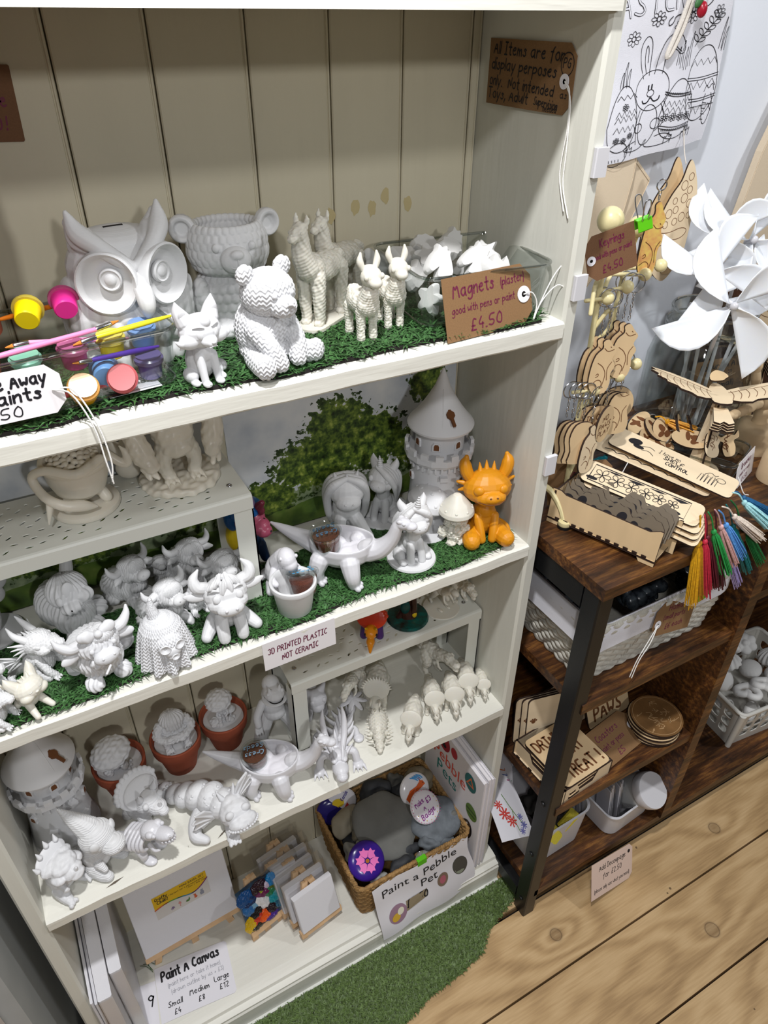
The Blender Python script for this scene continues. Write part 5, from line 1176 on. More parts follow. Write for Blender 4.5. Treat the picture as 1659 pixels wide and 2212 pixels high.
for s in (-1, 1):
    f.t([(s * 8, -12, 38), (s * 15, 4, 54), (s * 17, 14, 78), (s * 15, 16, 98)], [4.4, 5, 4.2, 1]).part('horn', vox=.55, it=1)
    for q in range(4): f.t([(s * 13, -16 + q * 2, 30 - q * 3), (s * (26 + q), -4 + q * 4, 36 - q * 8)], [3.2, .7], 0)
    f.part('cheek_spike', vox=.55, it=1)
    f.t([(s * 5, -30, 34), (s * 7, -22, 42), (s * 8, -12, 50)], [3, 2.6, .7]).part('brow_spike', vox=.5, it=1); f.e(s * 7.5, -31, 32.5, (1.5, 3, 1.4)).part('eye', M['soil'], vox=0); f.e(s * 4, -57, 20, 1.2).part('nostril', vox=0)
f.head()

# --- small dinosaurs
def trike(label, loc, yaw, sc, frill=True, spiky=False, m='natural'):
    f = Fig('triceratops_figurine', label, 'figurine', loc, yaw, M[m], sc, 'triceratops figurines', vox=.6, it=2)
    f.e(0, 8, 36, (18, 28, 18)).e(0, 22, 38, (15, 16, 15)).e(0, -10, 35, (15, 14, 15)).t([(0, 34, 36), (0, 52, 28), (0, 68, 16)], [11, 7, 1.6])
    for y, k in ((-12, 1), (24, 1.15)): f.tt([(11, y, 28), (12.5, y - 1, 14), (12.5, y - 2, 3)], [7 * k, 5.4 * k, 5 * k]).ee(12.5, y - 4, 2.4, (5.4 * k, 5.6 * k, 2.6))
    f.part('body', disp=lumps(.009, .00025))
    f.head((0, -20, 34), 10)
    f.e(0, -30, 32, (10, 13, 9.5)).e(0, -43, 27, (6.5, 9, 6.5)).t([(0, -48, 26), (0, -53, 21)], [4, 1.4], 0); f.part('head')
    if frill:
        f.place((0, -20, 41), (-38, 0, 0)).e(0, 0, 6, (21, 3.6, 17))
        if spiky:
            for q in range(-7, 8): a = q * .21; f.t([(20 * math.sin(a), 0, 6 + 16 * math.cos(a)), (24.5 * math.sin(a), 0, 6 + 20.5 * math.cos(a))], [2, .5], 0)
        f.part('frill', vox=.55); f.place()
    for s in (-1, 1): f.t([(s * 6, -32, 39), (s * 7, -40, 46), (s * 7, -48, 50)], [2.8, 2.2, .6]).part('horn', vox=0)
    f.t([(0, -44, 33), (0, -48, 39)], [2.2, .6], 0).part('nose_horn', vox=0); f.head()
    return f.root
t0 = trike('small pale triceratops nearest the armoured dinosaur on the third shelf', (-.148, .036, M3), -6, .80)
fdup(t0, (-.100, .054, M3), 14, 'small pale triceratops, second from the left in the row of five')
fdup(t0, (-.068, .046, M3), 14, 'small pale triceratops, in the middle of the row of five')
fdup(t0, (-.034, .058, M3), 16, 'small pale triceratops, second from the right wall', sc=1.02)
fdup(t0, (-.012, .044, M3), 18, 'small pale triceratops, closest to the right wall', sc=.72)
trike('larger pale triceratops with toothed frill under the third shelf insert', (-.170, .108, M3), -4, 1.0, True, True)
f = Fig('armoured_dinosaur', 'pale armoured dinosaur figurine with spiked sides on the third shelf', 'figurine', (-.196, .056, M3), 4, M['natural'], .78, vox=.55, it=2)
f.e(0, 4, 20, (19, 34, 15)).e(0, -28, 17, (12, 14, 11)).e(0, -44, 13, (9, 12, 8)).e(0, -54, 10, (5.5, 7, 5)).t([(0, 34, 20), (0, 56, 14), (0, 70, 12)], [11, 7, 6])
for y in (-18, 20): f.tt([(14, y, 14), (18, y - 2, 4)], [6.5, 5])
f.part('body', disp=scales(.006, .0007))
for s in (-1, 1):
    for q in range(10): y = -40 + q * 8.4; w = 10 + 9 * math.sin(PI * min(1, (q + 1) / 8)); f.t([(s * w, y, 17), (s * (w + 9), y + 1, 19)], [3, .6], 0)
for q in range(8):
    for s in (-6, 6): f.t([(s, -28 + q * 8, 33 - abs(q - 4) * 1.3), (s * 1.1, -27 + q * 8, 38 - abs(q - 4) * 1.3)], [2.6, .6], 0)
f.part('spikes', vox=.5, it=1)
def rex(label, loc, yaw, sc, m='natural'):
    f = Fig('tyrannosaur_figurine', label, 'figurine', loc, yaw, M[m], sc, 'two legged dinosaurs', vox=.6, it=2)
    f.e(0, 6, 50, (13, 24, 15)).e(0, -14, 54, (11, 14, 12)).t([(0, 24, 50), (0, 50, 50), (0, 80, 44), (0, 98, 36)], [12, 8, 5, 1]).t([(0, -20, 58), (0, -32, 62)], [11, 10])
    f.tt([(9, 8, 46), (13, 0, 30), (12, 8, 16), (12, 2, 4)], [11, 8.5, 5, 4.4]).ee(12, -4, 2.6, (5.5, 9, 2.8)).tt([(9, -20, 48), (11, -27, 40), (10, -33, 38)], [3, 2.2, 1.4])
    f.e(0, -38, 64, (9.5, 13, 10)).e(0, -52, 63, (8, 13, 6)).t([(0, -38, 56), (0, -58, 52)], [6, 4.4]).ee(7, -40, 70, (2.5, 5, 3)); f.part('body', disp=lumps(.008, .0003)); return f.root
r0 = rex('pale tyrannosaur leaning forward under the right end of the third shelf insert', (-.060, .118, M3 + .0), 46, .92)
fdup(r0, (-.196, .134, M3), -20, 'pale two-legged dinosaur at the back behind the toothed frill triceratops', sc=.95)
f = Fig('pig_figurine', 'white eared animal figurine at the back behind the insert leg', 'figurine', (-.268, .136, M3), 16, M['wpl'], 1.0, vox=.8, it=3)
f.e(0, 6, 34, (22, 24, 26)).e(0, -14, 44, (18, 16, 17)).e(0, -26, 38, (10, 8, 8)).tt([(11, -8, 20), (13, -12, 4)], [8, 7]).ee(14, 18, 8, (10, 12, 8)).tt([(10, -10, 56), (16, -10, 68)], [7, 3]); f.part('body')
for s in (-1, 1): f.e(s * 9, -25, 49, (4.5, 3, 5)).part('eye', vox=0)
f = Fig('flower_tail_figurine', 'white leafy star shaped tail piece behind the spiky dragon', 'figurine', (-.214, .106, M3), 0, M['wpl'], 1.0, vox=.6, it=1)
for k in range(7): a = k * .9; f.place((0, 0, 26), (0, 0, math.degrees(a))); f.e(12, 0, 1, (12, 4.4, 1.8), (0, 14, 0))
f.place(); f.t([(0, 0, 0), (0, 0, 26)], [3, 4], 0).part('leaves')

# --- articulated dragon lying across the shelf
f = Fig('articulated_dragon', 'white jointed dragon with round studded body segments and small wings', 'figurine', (-.452, .022, M3), 6, M['white2'], 1.0, vox=.75, it=3)
P_ = [(-74, 92, 10, 10), (-62, 76, 13, 13), (-50, 62, 16, 15), (-37, 50, 21, 19), (-22, 39, 25, 22), (-8, 26, 27, 23), (4, 11, 27, 22)]
for x, y, z, r_ in P_: f.place((x, y, z), (0, 0, 40)); f.e(0, 0, 0, (r_, r_ * .78, r_ * .92))
f.place(); f.part('body')
rnd = random.Random(7)
for x, y, z, r_ in P_:
    for k in range(8): a = rnd.uniform(-2.4, .5); e = rnd.uniform(.35, 1.1); f.e(x + r_ * .95 * math.cos(a) * math.cos(e), y + r_ * .82 * math.sin(a) * math.cos(e), z + r_ * .92 * math.sin(e), 2.1)
f.part('studs', vox=0)
f.head((12, -6, 30), -14, 10)
f.e(14, -12, 30, (22, 19, 18)).e(16, -28, 24, (20, 13, 11)).e(14, -4, 36, (17, 14, 14)); f.part('head', disp=lumps(.012, .0003))
for s in (-1, 1): f.e(14 + s * 11, -24, 39, (6.5, 4.5, 6)).part('eye', vox=0); f.t([(14 + s * 9, 2, 48), (14 + s * 12, 6, 58)], [4.2, 1], 0).part('horn', vox=0); f.e(14 + s * 5, -41, 26, 1.4).part('nostril', vox=0)
for k in range(15): a = -PI * (k + .5) / 15; f.e(16 + 20.5 * math.cos(a), -27 + 13.5 * math.sin(a), 21, 1.9)
f.part('tooth_bumps', vox=0); f.head()
def wing(cx, cy, cz, rz, s, ry=0):
    f.place((cx, cy, cz), (0, ry, rz)); o = [(0, 0), (8, 12), (22, 20), (40, 20), (34, 12), (38, 4), (29, 0), (30, -9), (20, -8), (14, -14), (5, -8)]
    P1 = [(s * x, 1.5 - .0025 * x * x, y) for x, y in o]; P2 = [(s * x, -1.5 - .0025 * x * x, y) for x, y in o]; f.b.loft([P1, P2]); 
    for q in ((38, 18), (36, 4), (28, -8)): f.t([(0, -1, 0), (s * q[0] * .5, -1.6 - .0006 * q[0] ** 2, q[1] * .55), (s * q[0], -1.5 - .0025 * q[0] ** 2, q[1])], [2.4, 1.8, 1])
    f.part('wing', vox=.7, it=2); f.place()
wing(20, 4, 34, 28, 1, -32); wing(-12, 0, 22, 16, -1, 26)
f.t([(-24, 22, 20), (-36, 8, 14), (-40, -8, 9), (-30, -18, 7)], [8, 9, 8.5, 6]).part('front_leg'); f.t([(8, 0, 10), (6, -14, 8), (4, -22, 5)], [8, 8.5, 8]).e(4, -30, 4, (9, 8, 4.5)); 
for q in (-6, 0, 6): f.e(4 + q, -37, 3.4, (2.8, 4, 3))
f.part('front_leg'); f.t([(12, 30, 16), (26, 34, 9), (34, 30, 5)], [7, 7, 6]).e(38, 30, 4, (6, 8, 4)).part('hind_leg')

# --- chunky dinosaurs at the front left
f = Fig('chunky_triceratops', 'white chunky triceratops figurine with scalloped frill in front of the leftmost pot', 'figurine', (-.540, .082, M3), 30, M['white2'], 1.0, 'chunky baby dinosaurs', vox=.6, it=3)
f.e(0, 8, 20, (21, 22, 19)).tt([(12, -8, 16), (14, -14, 5)], [9, 8]).tt([(14, 18, 14), (15, 22, 5)], [9, 8]).t([(0, 26, 16), (-8, 40, 10), (-14, 50, 6)], [9, 6, 1.5])
f.head((0, -6, 34), -16).e(0, -12, 42, (19, 19, 16)).e(0, -28, 36, (12, 13, 10)).e(0, -39, 32, (7, 6, 6)); f.part('body', disp=lambda co, no: .00018 * np.sin(co[:, 2] * 2600))
f.place((0, 0, 56), (-30, 0, 0)).e(0, 0, 2, (31, 4.5, 24)).e(0, -4, -4, (26, 5, 20))
for q in range(-6, 7): a = q * .24; f.e(30 * math.sin(a), 0, 2 + 23 * math.cos(a), (4, 3.6, 4))
f.part('frill', vox=.6, it=2); f.place()
for s in (-1, 1): f.e(s * 12, -25, 47, (4.6, 3.6, 5)).part('eye', vox=0); f.t([(s * 12, -18, 57), (s * 14, -24, 68)], [5, 1.2], 0).part('horn', vox=.6)
f.t([(0, -36, 42), (0, -40, 49)], [3.6, 1], 0).part('nose_horn', vox=.6); f.head()
f = Fig('chunky_crested_dinosaur', 'white chunky dinosaur figurine with a long pointed head crest and ribbed skin', 'figurine', (-.606, .042, M3), 36, M['white'], 1.0, 'chunky baby dinosaurs', vox=.6, it=3)
f.e(0, 6, 28, (20, 19, 27)).tt([(14, -8, 26), (15, -16, 20)], [6, 4]).tt([(14, 2, 12), (16, -10, 6), (16, -18, 6)], [11, 8.5, 7]).t([(0, 20, 14), (4, 34, 8), (12, 42, 6)], [12, 8, 2])
f.head((0, -2, 56), -8).e(0, -6, 66, (22, 22, 19)).e(0, -28, 57, (15, 15, 10.5)).t([(0, 2, 78), (-2, 16, 94), (-4, 30, 112)], [15, 9.5, 1.6]); f.part('body', disp=lambda co, no: .0003 * np.sin(co[:, 2] * 2900 + co[:, 1] * 500))
for s in (-1, 1): f.place((s * 17, -18, 70), (0, 0, s * 40)).e(0, 0, 0, (6.4, 3.6, 7)); f.part('eye', vox=0); f.place(); f.e(s * 5, -41, 60, 1.4).part('nostril', vox=0)
f.head()
f = Fig('skeleton_dinosaur', 'white dinosaur skeleton figurine with bared teeth and ribs', 'figurine', (-.552, .030, M3), 42, M['wpl'], 1.0, 'chunky baby dinosaurs', vox=.55, it=2)
f.t([(0, 40, 18), (0, 26, 24), (0, 8, 34), (0, -8, 42)], [5, 6, 7, 7]).tt([(10, 4, 26), (14, -4, 16), (12, -2, 6)], [8, 5.5, 5]).ee(12, -10, 4, (7, 10, 4)).tt([(7, -12, 34), (9, -20, 28), (6, -24, 26)], [3, 2.4, 2])
for q in range(6): y = 26 - q * 6.4; z = 26 + q * 2.6; f.t([(0, y, z + 9), (14, y, z + 4), (16, y - 2, z - 6), (6, y - 4, z - 14)], [3, 2.8, 2.6, 1.4]).t([(0, y, z + 9), (-14, y, z + 4), (-16, y - 2, z - 6), (-6, y - 4, z - 14)], [3, 2.8, 2.6, 1.4])
for q in range(4): f.e(0, 44 + q * 7, 16 - q, (6 - q * .6, 4.4, 6 - q * .6))
f.part('skeleton')
f.head((0, -10, 48), -12).e(0, -16, 56, (13, 14, 11)).e(0, -34, 54, (10, 16, 7.5)).e(0, -32, 44, (8.5, 15, 4)).ee(9, -22, 60, (5, 6, 5)); f.part('skull')
for s in (-1, 1): f.e(s * 9.6, -28, 60, (2.8, 3.4, 3)).part('eye', vox=0); f.e(s * 4, -48, 57, 1.5).part('nostril', M['wpl'], vox=0)
for k in range(9): a = -PI * (k + .5) / 9; f.b.tube([(9 * math.cos(a), -34 + 14.5 * math.sin(a), 49), (9 * math.cos(a), -34 + 15 * math.sin(a), 45)], [1.5, .5], 8)
f.part('teeth', vox=0); f.head()
f = Fig('chunky_horned_dinosaur', 'white chunky frilled dinosaur figurine sitting at the front left corner of the third shelf', 'figurine', (-.652, .034, M3), 30, M['white2'], .86, 'chunky baby dinosaurs', vox=.6, it=3)
f.e(0, 6, 26, (21, 20, 26)).e(0, -12, 42, (14, 12, 12)).tt([(14, 0, 14), (18, -14, 7), (20, -22, 6)], [11, 8, 6.5]).tt([(14, -8, 34), (16, -18, 30)], [6, 5])
for s in (-1, 1):
    for q in (-5, 0, 5): f.e(s * 20 + q, -27, 5, (3, 3.6, 4.4))
f.head((0, -2, 54), -10).e(0, -8, 62, (22, 21, 16)).e(0, -24, 54, (16, 13, 11)).e(0, 0, 66, (27, 16, 12)).ee(18, -14, 55, (9, 12, 8)).e(0, -30, 50, (12, 10, 8)); f.part('body', disp=lumps(.011, .0003))
f.place((0, 4, 74), (-24, 0, 0)).e(0, 0, 2, (27, 4.5, 16)); f.part('frill', vox=.7); f.place()
for x, y, z in ((-26, 2, 80), (-12, 6, 90), (4, 8, 93), (18, 6, 88)): f.t([(x, y, z), (x * 1.1, y + 2, z + 9)], [4, .8], 0)
f.part('frill_spikes', vox=.6); f.t([(0, -32, 58), (0, -36, 64)], [4.5, 2], 0).part('nose_horn', vox=.6); f.head()

# --- painted pieces on the second insert
po = {k: mat('paint_coat_' + k, c, .32) for k, c in dict(orange='E08A12', red='C83A18', purple='4A2A6E', teal='0E4A46', brown='3A2016', yellow2='D8B81C').items()}
f = Fig('painted_triceratops', 'hand painted orange and red triceratops on the third shelf insert', 'figurine', (-.176, .112, I2 + .0004), -4, po['purple'], .9, 'painted pieces', vox=.7, it=3)
f.e(0, 14, 26, (17, 24, 17)); 
for y in (-4, 28): f.tt([(11, y, 20), (13, y - 4, 4)], [7, 7])
f.part('body'); f.e(0, -24, 28, (11, 14, 10)).e(0, -38, 20, (7, 10, 7)).t([(0, -44, 16), (0, -50, 8)], [5, 2], 0); f.part('head', po['orange'])
f.place((0, -10, 40), (-30, 0, 0)).e(0, 0, 4, (25, 4, 20))
for q in range(-5, 6): a = q * .28; f.e(24 * math.sin(a), 0, 4 + 19 * math.cos(a), 3.4)
f.part('frill', po['red']); f.place()
for s in (-1, 1): f.t([(s * 7, -26, 36), (s * 9, -34, 44)], [3, .8], 0).part('horn', po['yellow2'], vox=0); f.e(s * 9, -32, 29, 2).part('eye', M['inkk'], vox=0)
f = Fig('painted_tree_base', 'hand painted teal and brown tree figurine on a round base on the third shelf insert', 'figurine', (-.113, .116, I2 + .0004), 0, mat('paint_coat_marbled', '0E5A52', .25, var=.9, vscale=90, col2='2A1812'), .95, 'painted pieces', vox=.7, it=2)
f.lathe([(.01, 0), (33, 0), (34, 2), (32, 6), (.01, 8)]); f.part('base', vox=0)
f.t([(0, 0, 4), (-4, 0, 26), (-2, 4, 52)], [14, 9, 8]).t([(6, -4, 4), (10, -4, 24), (8, 0, 46)], [8, 5, 5]).t([(-14, -6, 6), (-6, -2, 18)], [5, 6]); f.part('trunk', po['brown']); f.e(10, -6, 14, (5, 5, 7)).part('blossom', po['yellow2']); f.e(-4, -8, 30, (8, 5, 14)).part('leaf', po['teal'])
f = Fig('dinosaur_on_disc', 'pale running dinosaur figurine on a thin round disc on the third shelf insert', 'figurine', (-.056, .110, I2 + .0004), 40, M['natural'], .9, 'pieces on the third shelf insert', vox=.6, it=2)
f.lathe([(.01, 0), (31, 0), (32, 1.2), (31, 3), (.01, 3.4)]); f.part('base', vox=0)
f.e(0, 6, 40, (9, 18, 10)).t([(0, -8, 42), (0, -18, 52), (0, -24, 58)], [8, 6, 6]).e(0, -32, 58, (6, 10, 5.5)).t([(0, 20, 42), (0, 40, 46), (0, 58, 44)], [7, 4, .8]).t([(6, 4, 34), (9, -6, 22), (8, 2, 12), (8, -4, 5)], [7, 5, 3, 3]).t([(-6, 8, 34), (-9, 14, 22), (-8, 22, 12), (-8, 18, 5)], [7, 5, 3, 3]).tt([(6, -12, 38), (8, -18, 30), (6, -24, 28)], [2.4, 1.8, 1.2]).ee(8, -8, 4.4, (3.4, 6, 2)); f.part('body')
rexcopy = fdup(r0, (-.020, .112, I2 + .0004), 30, 'pale two-legged dinosaur at the right end of the third shelf insert', sc=.78)

# scuffs on the third shelf
b = B(); rnd = random.Random(11)
for x, y, l, a in [(-.30, .012, .006, 1.2), (-.215, .03, .010, 2.3), (-.155, .020, .012, 2.2), (-.11, .03, .010, 2.1), (-.60, .010, .024, .2), (-.505, .012, .004, 1.5), (-.46, .008, .018, .5)]:
    d_ = np.array([math.cos(a), math.sin(a)]) * l / 2; n_ = np.array([-d_[1], d_[0]]) * .14
    b.add([(x + d_[0], y + d_[1], Z3 + .00022), (x + n_[0], y + n_[1], Z3 + .00022), (x - d_[0], y - d_[1], Z3 + .00022), (x - n_[0], y - n_[1], Z3 + .00022)], [(0, 1, 2, 3)])
obj('scuff_mark', b, mat('scuff', '5E5448', .8), bc, 0)

# ================================================================ bottom shelf
MB = ZB + .0004
# --- canvases standing on edge at the left
for x0, w, y0, h, lb, m in [(-.6815, .0036, -.012, .232, 'thin canvas board against the left side panel, outermost of the upright row', 'gwhite'), (-.6765, .0036, -.014, .228, 'thin canvas board second from the left side panel', 'gwhite'),
                            (-.6715, .0185, -.016, .234, 'thick blank canvas in clear wrap standing third from the left side panel', 'gwhite'), (-.6515, .0170, .016, .228, 'thick blank canvas standing nearest the mini easel set', 'gwhite')]:
    t = thing('blank_canvas', lb, 'canvas', (x0, y0, MB), 0, 'upright blank canvases')
    obj('canvas', B().box((0, 0, 0), (w, .165, h), min(.002, w * .3)), M[m], t, 30)
    if w > .01:
        b = B(); L = []
        for k in range(9):
            z = h * (.02 + .97 * k / 8); e = .0012 + .0007 * math.sin(k * 2.3)
            L.append([(-e, -e * 1.4, z), (w + e, -e * 1.2, z), (w + e, .166, z), (-e, .166, z)])
        obj('wrapping_film', b.loft(L), M['wrap'], t, 40)

# --- mini easel set
def easel(t, w, legs=2, h=.2, ledge=.012, shelfz=.030, lean=14, bk=.01):
    """A-frame: ledge, front legs, back strut; leans back by lean degrees"""
    a = math.radians(lean); c, s = math.cos(a), math.sin(a)
    def P(x, d, z): return (x, z * s - d * c, z * c + d * s)          # d in front of the board plane
    def bar(p, q, wd, th):
        p, q = np.array(p), np.array(q); v = q - p; v /= np.linalg.norm(v); u = np.array([0, c, -s]); sd = np.cross(v, u); sd /= np.linalg.norm(sd)
        return B().loft([[tuple(e + sd * i * wd / 2 + u * j * th / 2) for i, j in ((1, 1), (-1, 1), (-1, -1), (1, -1))] for e in (p, q)])
    obj('ledge', bar(P(-w / 2, .007, shelfz), P(w / 2, .007, shelfz), .012, ledge), M['pine'], t, 0)
    for sgn in (-1, 1): obj('front_leg', bar(P(sgn * w * .40, -.003, 0), P(sgn * w * .07, -.003, h), .011, .006), M['pine'], t, 0)
    obj('back_leg', bar((0, h * s + .004, h * c), (0, h * .25 + bk, .001), .009, .006), M['pine'], t, 0)
    obj('back_leg_stub', bar(P(0, -.004, .0), P(0, -.004, shelfz), .012, .007), M['pine'], t, 0)
t = thing('mini_easel_set', 'boxed mini easel set, white canvas with yellow label on a wooden easel', 'easel', (-.530, .112, MB), 3)
easel(t, .168, h=.205, shelfz=.034, lean=14, bk=.006)
a14 = math.radians(-14)
cv = obj('canvas', B().box((-.083, -.0145, .041), (.083, -.0035, .205), .001), M['gwhite'], t, 0, rot=(-14, 0, 0))
S = lambda u, v, l=0: (u - .045, -.0147 - l, .108 + v)
lab = obj('label', B().loft([[(u - .045, y, .108 + v) for u, v in ((0, 0), (.092, 0), (.092, .050), (0, .050))] for y in (-.0146, -.0148)]), mat('label_grey', 'CFCAC6', .6), cv, 0)
k = Ink(lambda u, v, l=0: (u - .045, -.0150 - l, .108 + v))
top = [(0, .022)] + [(.092 * i / 12, .022 + .004 * math.sin(i * .55) - .004 * (i > 6) * math.sin((i - 6) * .5) + .012 * (i / 12) ** 3) for i in range(1, 13)]
k.fill(top + [(.092, .050), (0, .050)]); obj('yellow_band', k.b, mat('label_yellow', 'E0B410', .5), cv, 0)
for i, (c_, lo, hi) in enumerate((('C8503A', 0, 3), ('5A9A3A', 2, 6), ('2A7AA8', 5, 9), ('7A2A6E', 8, 12))):
    k = Ink(lambda u, v, l=0: (u - .045, -.0152 - l, .108 + v)); k.stroke(top[lo:hi + 1], .0022, 1); obj('rainbow_line', k.b, mat('label_' + c_, c_, .5), cv, 0)
Sp = lambda u, v, l=0: (u - .045, -.0152, .108 + v)
k = Ink(Sp); k.text('Crafty', .004, .0405, .0062, W=.021, w=.0011); k.text('Club!', .006, .0325, .0068, W=.019, w=.0012); k.text('1 Perfect for a mini masterpiece!', .026, .0375, .0028, W=.062, w=.0004); k.text('1 box + mini size', .056, .0335, .0026, W=.034, w=.0004)
obj('lettering', k.b, M['inkk'], cv, 0); obj('lettering', printed('MINI EASEL SET', Sp, .046, .0425, .0062), M['inkk'], cv, 0)
for x, c_, pts in ((.024, '7E6A8E', [(0, 4), (3, 8), (7, 7), (8, 2), (6, 4), (4, 0), (3, 4), (1, 0)]), (.037, 'D08A86', [(2, 0), (3, 5), (0, 8), (3, 12), (6, 9), (6, 5), (4, 5), (4, 0)]), (.049, '4E7A34', [(0, 3), (3, 6), (6, 5), (9, 11), (10, 5), (7, 1), (3, 1)]), (.063, 'C85A34', [(1, 0), (2, 6), (0, 11), (3, 9), (5, 11), (6, 5), (8, 2), (6, 0)]), (.074, '8A8C9A', [(1, 0), (0, 6), (3, 8), (2, 12), (6, 12), (8, 14), (7, 9), (9, 5), (8, 0)])):
    k = Ink(Sp); k.fill([(x + a_ * .0008, .005 + b_ * .0009) for a_, b_ in pts]); obj('animal_drawing', k.b, mat('drawing_' + c_, c_, .6), cv, 0)

# --- paint-blobbed mini canvas on a small easel
t = thing('painted_mini_canvas', 'small canvas thick with blobs of bright paint on a wooden easel', 'easel', (-.410, .070, MB), 12)
easel(t, .066, h=.125, shelfz=.026, lean=20)
cv = obj('canvas', B().box((-.034, -.012, .032), (.034, -.003, .118), .001), mat('smeared_paint', '2E5A7E', .4, var=.8, vscale=60, col2='1A2030'), t, 0, rot=(-20, 0, 0))
rnd = random.Random(2)
BL = [('0E4A86', -.022, .104, .014, .014), ('12305E', -.016, .092, .012, .012), ('2A6AA8', -.020, .080, .012, .012), ('2A1020', .004, .107, .015, .011), ('6A1A50', .008, .094, .014, .010), ('9AA81A', .006, .098, .004, .007), ('0A7ABA', .028, .104, .009, .013), ('1E7A4A', .022, .086, .013, .010), ('5A6A1A', .030, .092, .008, .006), ('E8E6E8', -.002, .082, .010, .012), ('E8E6E8', .006, .072, .010, .010), ('14121A', -.012, .068, .011, .013), ('16A0B0', .026, .070, .011, .013), ('D8B010', -.026, .050, .011, .015), ('E85A1A', -.004, .048, .013, .011), ('C83018', -.014, .052, .010, .009), ('241420', .016, .052, .011, .011), ('2A6A86', .030, .052, .007, .014), ('4A2A86', .010, .038, .012, .007), ('2E2A20', -.018, .040, .012, .007), ('C8B8D0', .020, .102, .006, .008), ('7AA8C8', -.012, .084, .005, .014)]
for c_, x, z, rx, rz in BL:
    b = B(); rx *= 1.22; rz *= 1.22; b.ell((x, -.0125, z), (rx, .0042, rz), (0, rnd.uniform(-40, 40), 0), 20, 12)
    for q in range(3): b.ell((x + rnd.uniform(-.5, .5) * rx, -.0145, z + rnd.uniform(-.5, .5) * rz), (rx * .45, .0032, rz * .35), (0, rnd.uniform(-60, 60), 0), 12, 8)
    obj('paint_blob', b, mat('blob_' + c_, c_, .22), cv, 180, vox=.0009, it=2, disp=lumps(.006, .0004))

# --- wrapped mini canvases with easels
def mini(label, loc, rz, wrapped=True):
    t = thing('mini_canvas', label, 'canvas', loc, rz, 'mini canvases with easels')
    easel(t, .084, h=.112, shelfz=.022, lean=18, ledge=.010)
    obj('canvas', B().box((-.039, -.015, .028), (.039, -.0035, .106), .0012), M['gwhite'], t, 0, rot=(-18, 0, 0))
    if wrapped:
        b = B(); L = []; rn = random.Random(len(label))
        for k in range(8):
            z = .012 + .112 * k / 7; e = rn.uniform(.0008, .003)
            L.append([(-.042 - e, -.0165 - e, z), (.0, -.0165 - rn.uniform(0, .002), z), (.042 + e, -.0165 - e * .5, z), (.043 + e, .004, z), (0, .006, z), (-.043, .004, z)])
        obj('wrapping_film', b.loft(L), M['wrap'], t, 50, rot=(-18, 0, 0))
    return t
mini('blank white mini canvas on an easel, front of the row left of the basket', (-.325, .030, MB), 9, False)
m1 = mini('film wrapped mini canvas directly behind the front one', (-.333, .054, MB), 8)
dup(m1, (-.341, .078, MB), 10, 'film wrapped mini canvas, third from the front of the row'); dup(m1, (-.343, .102, MB), 7, 'film wrapped mini canvas, fourth from the front of the row'); dup(m1, (-.353, .122, MB), 9, 'film wrapped mini canvas, rearmost of the row')
dup(m1, (-.372, .088, MB), 5, 'film wrapped mini canvas set to the left behind the paint-blobbed one')

# --- wicker basket of pebbles
def wicker(name, label, x0, x1, y0, y1, z, h, m, taper=.012, rows=18, per=.0085):
    t = thing(name, label, 'basket', ((x0 + x1) / 2, (y0 + y1) / 2, z)); w, d = x1 - x0, y1 - y0; b = B()
    def wall(i, th, ph):
        zz = h * (i + .5) / rows; k = taper * (1 - zz / h)
        base = rrect(w - 2 * k, d - 2 * k, .012, 3); P = catmull(np.c_[base, np.zeros(len(base))], 1, True)[:, :2]
        # resample evenly
        q = np.vstack([P, P[:1]]); s = np.r_[0, np.cumsum(np.linalg.norm(np.diff(q, axis=0), axis=1))]; n = int(s[-1] / per * 4); tt = np.linspace(0, s[-1], n + 1)[:-1]
        X = np.interp(tt, s, q[:, 0]); Y = np.interp(tt, s, q[:, 1]); c = np.c_[X, Y]; nv = np.roll(c, -1, 0) - np.roll(c, 1, 0); nv = np.c_[nv[:, 1], -nv[:, 0]]; nv /= np.linalg.norm(nv, axis=1)[:, None]
        o = np.sin(tt / per * 2 * PI / 2 + ph) * .0016; return np.c_[c + nv * o[:, None], np.full(n, zz) + .0006 * np.sin(tt / per * 3)]
    for i in range(rows): b.tube(wall(i, 0, PI * (i % 2)), h / rows * .62, 6, closed=True)
    obj('woven_wall', b, m, t, 60)
    P = np.array(rrect(w, d, .012, 4)); n = 260; q = np.vstack([P, P[:1]]); s = np.r_[0, np.cumsum(np.linalg.norm(np.diff(q, axis=0), axis=1))]; tt = np.linspace(0, s[-1], n + 1)[:-1]; c = np.c_[np.interp(tt, s, q[:, 0]), np.interp(tt, s, q[:, 1])]
    b = B()
    for ph in (0, 2.1, 4.2): a = tt / .012 * 2 * PI + ph; b.tube(np.c_[c * (1 + .0022 / .1 * np.cos(a))[:, None], h + .0022 * np.sin(a)], .0021, 6, closed=True)
    obj('rim', b, m, t, 60); obj('base', B().box((-w / 2 + taper, -d / 2 + taper, 0), (w / 2 - taper, d / 2 - taper, .003)), m, t, 0); return t
M['wicker'] = mat('natural_seagrass', 'A07C4C', .75, var=.35, vscale=160)
wicker('wicker_basket', 'natural wicker basket full of grey pebbles on the bottom shelf', -.262, -.031, .002, .182, MB, .110, M['wicker'])
st = {k: mat('pebble_' + k, c, .7, var=v, vscale=s_, bump=.25, bscale=120) for k, c, v, s_ in (('slate', '6E6E6A', .12, 30), ('dark', '3E4044', .2, 40), ('blue', '6A7076', .3, 60), ('sand', '8E8674', .12, 30), ('pale', '9C9C98', .15, 40), ('rough', '7E7460', .2, 60))}
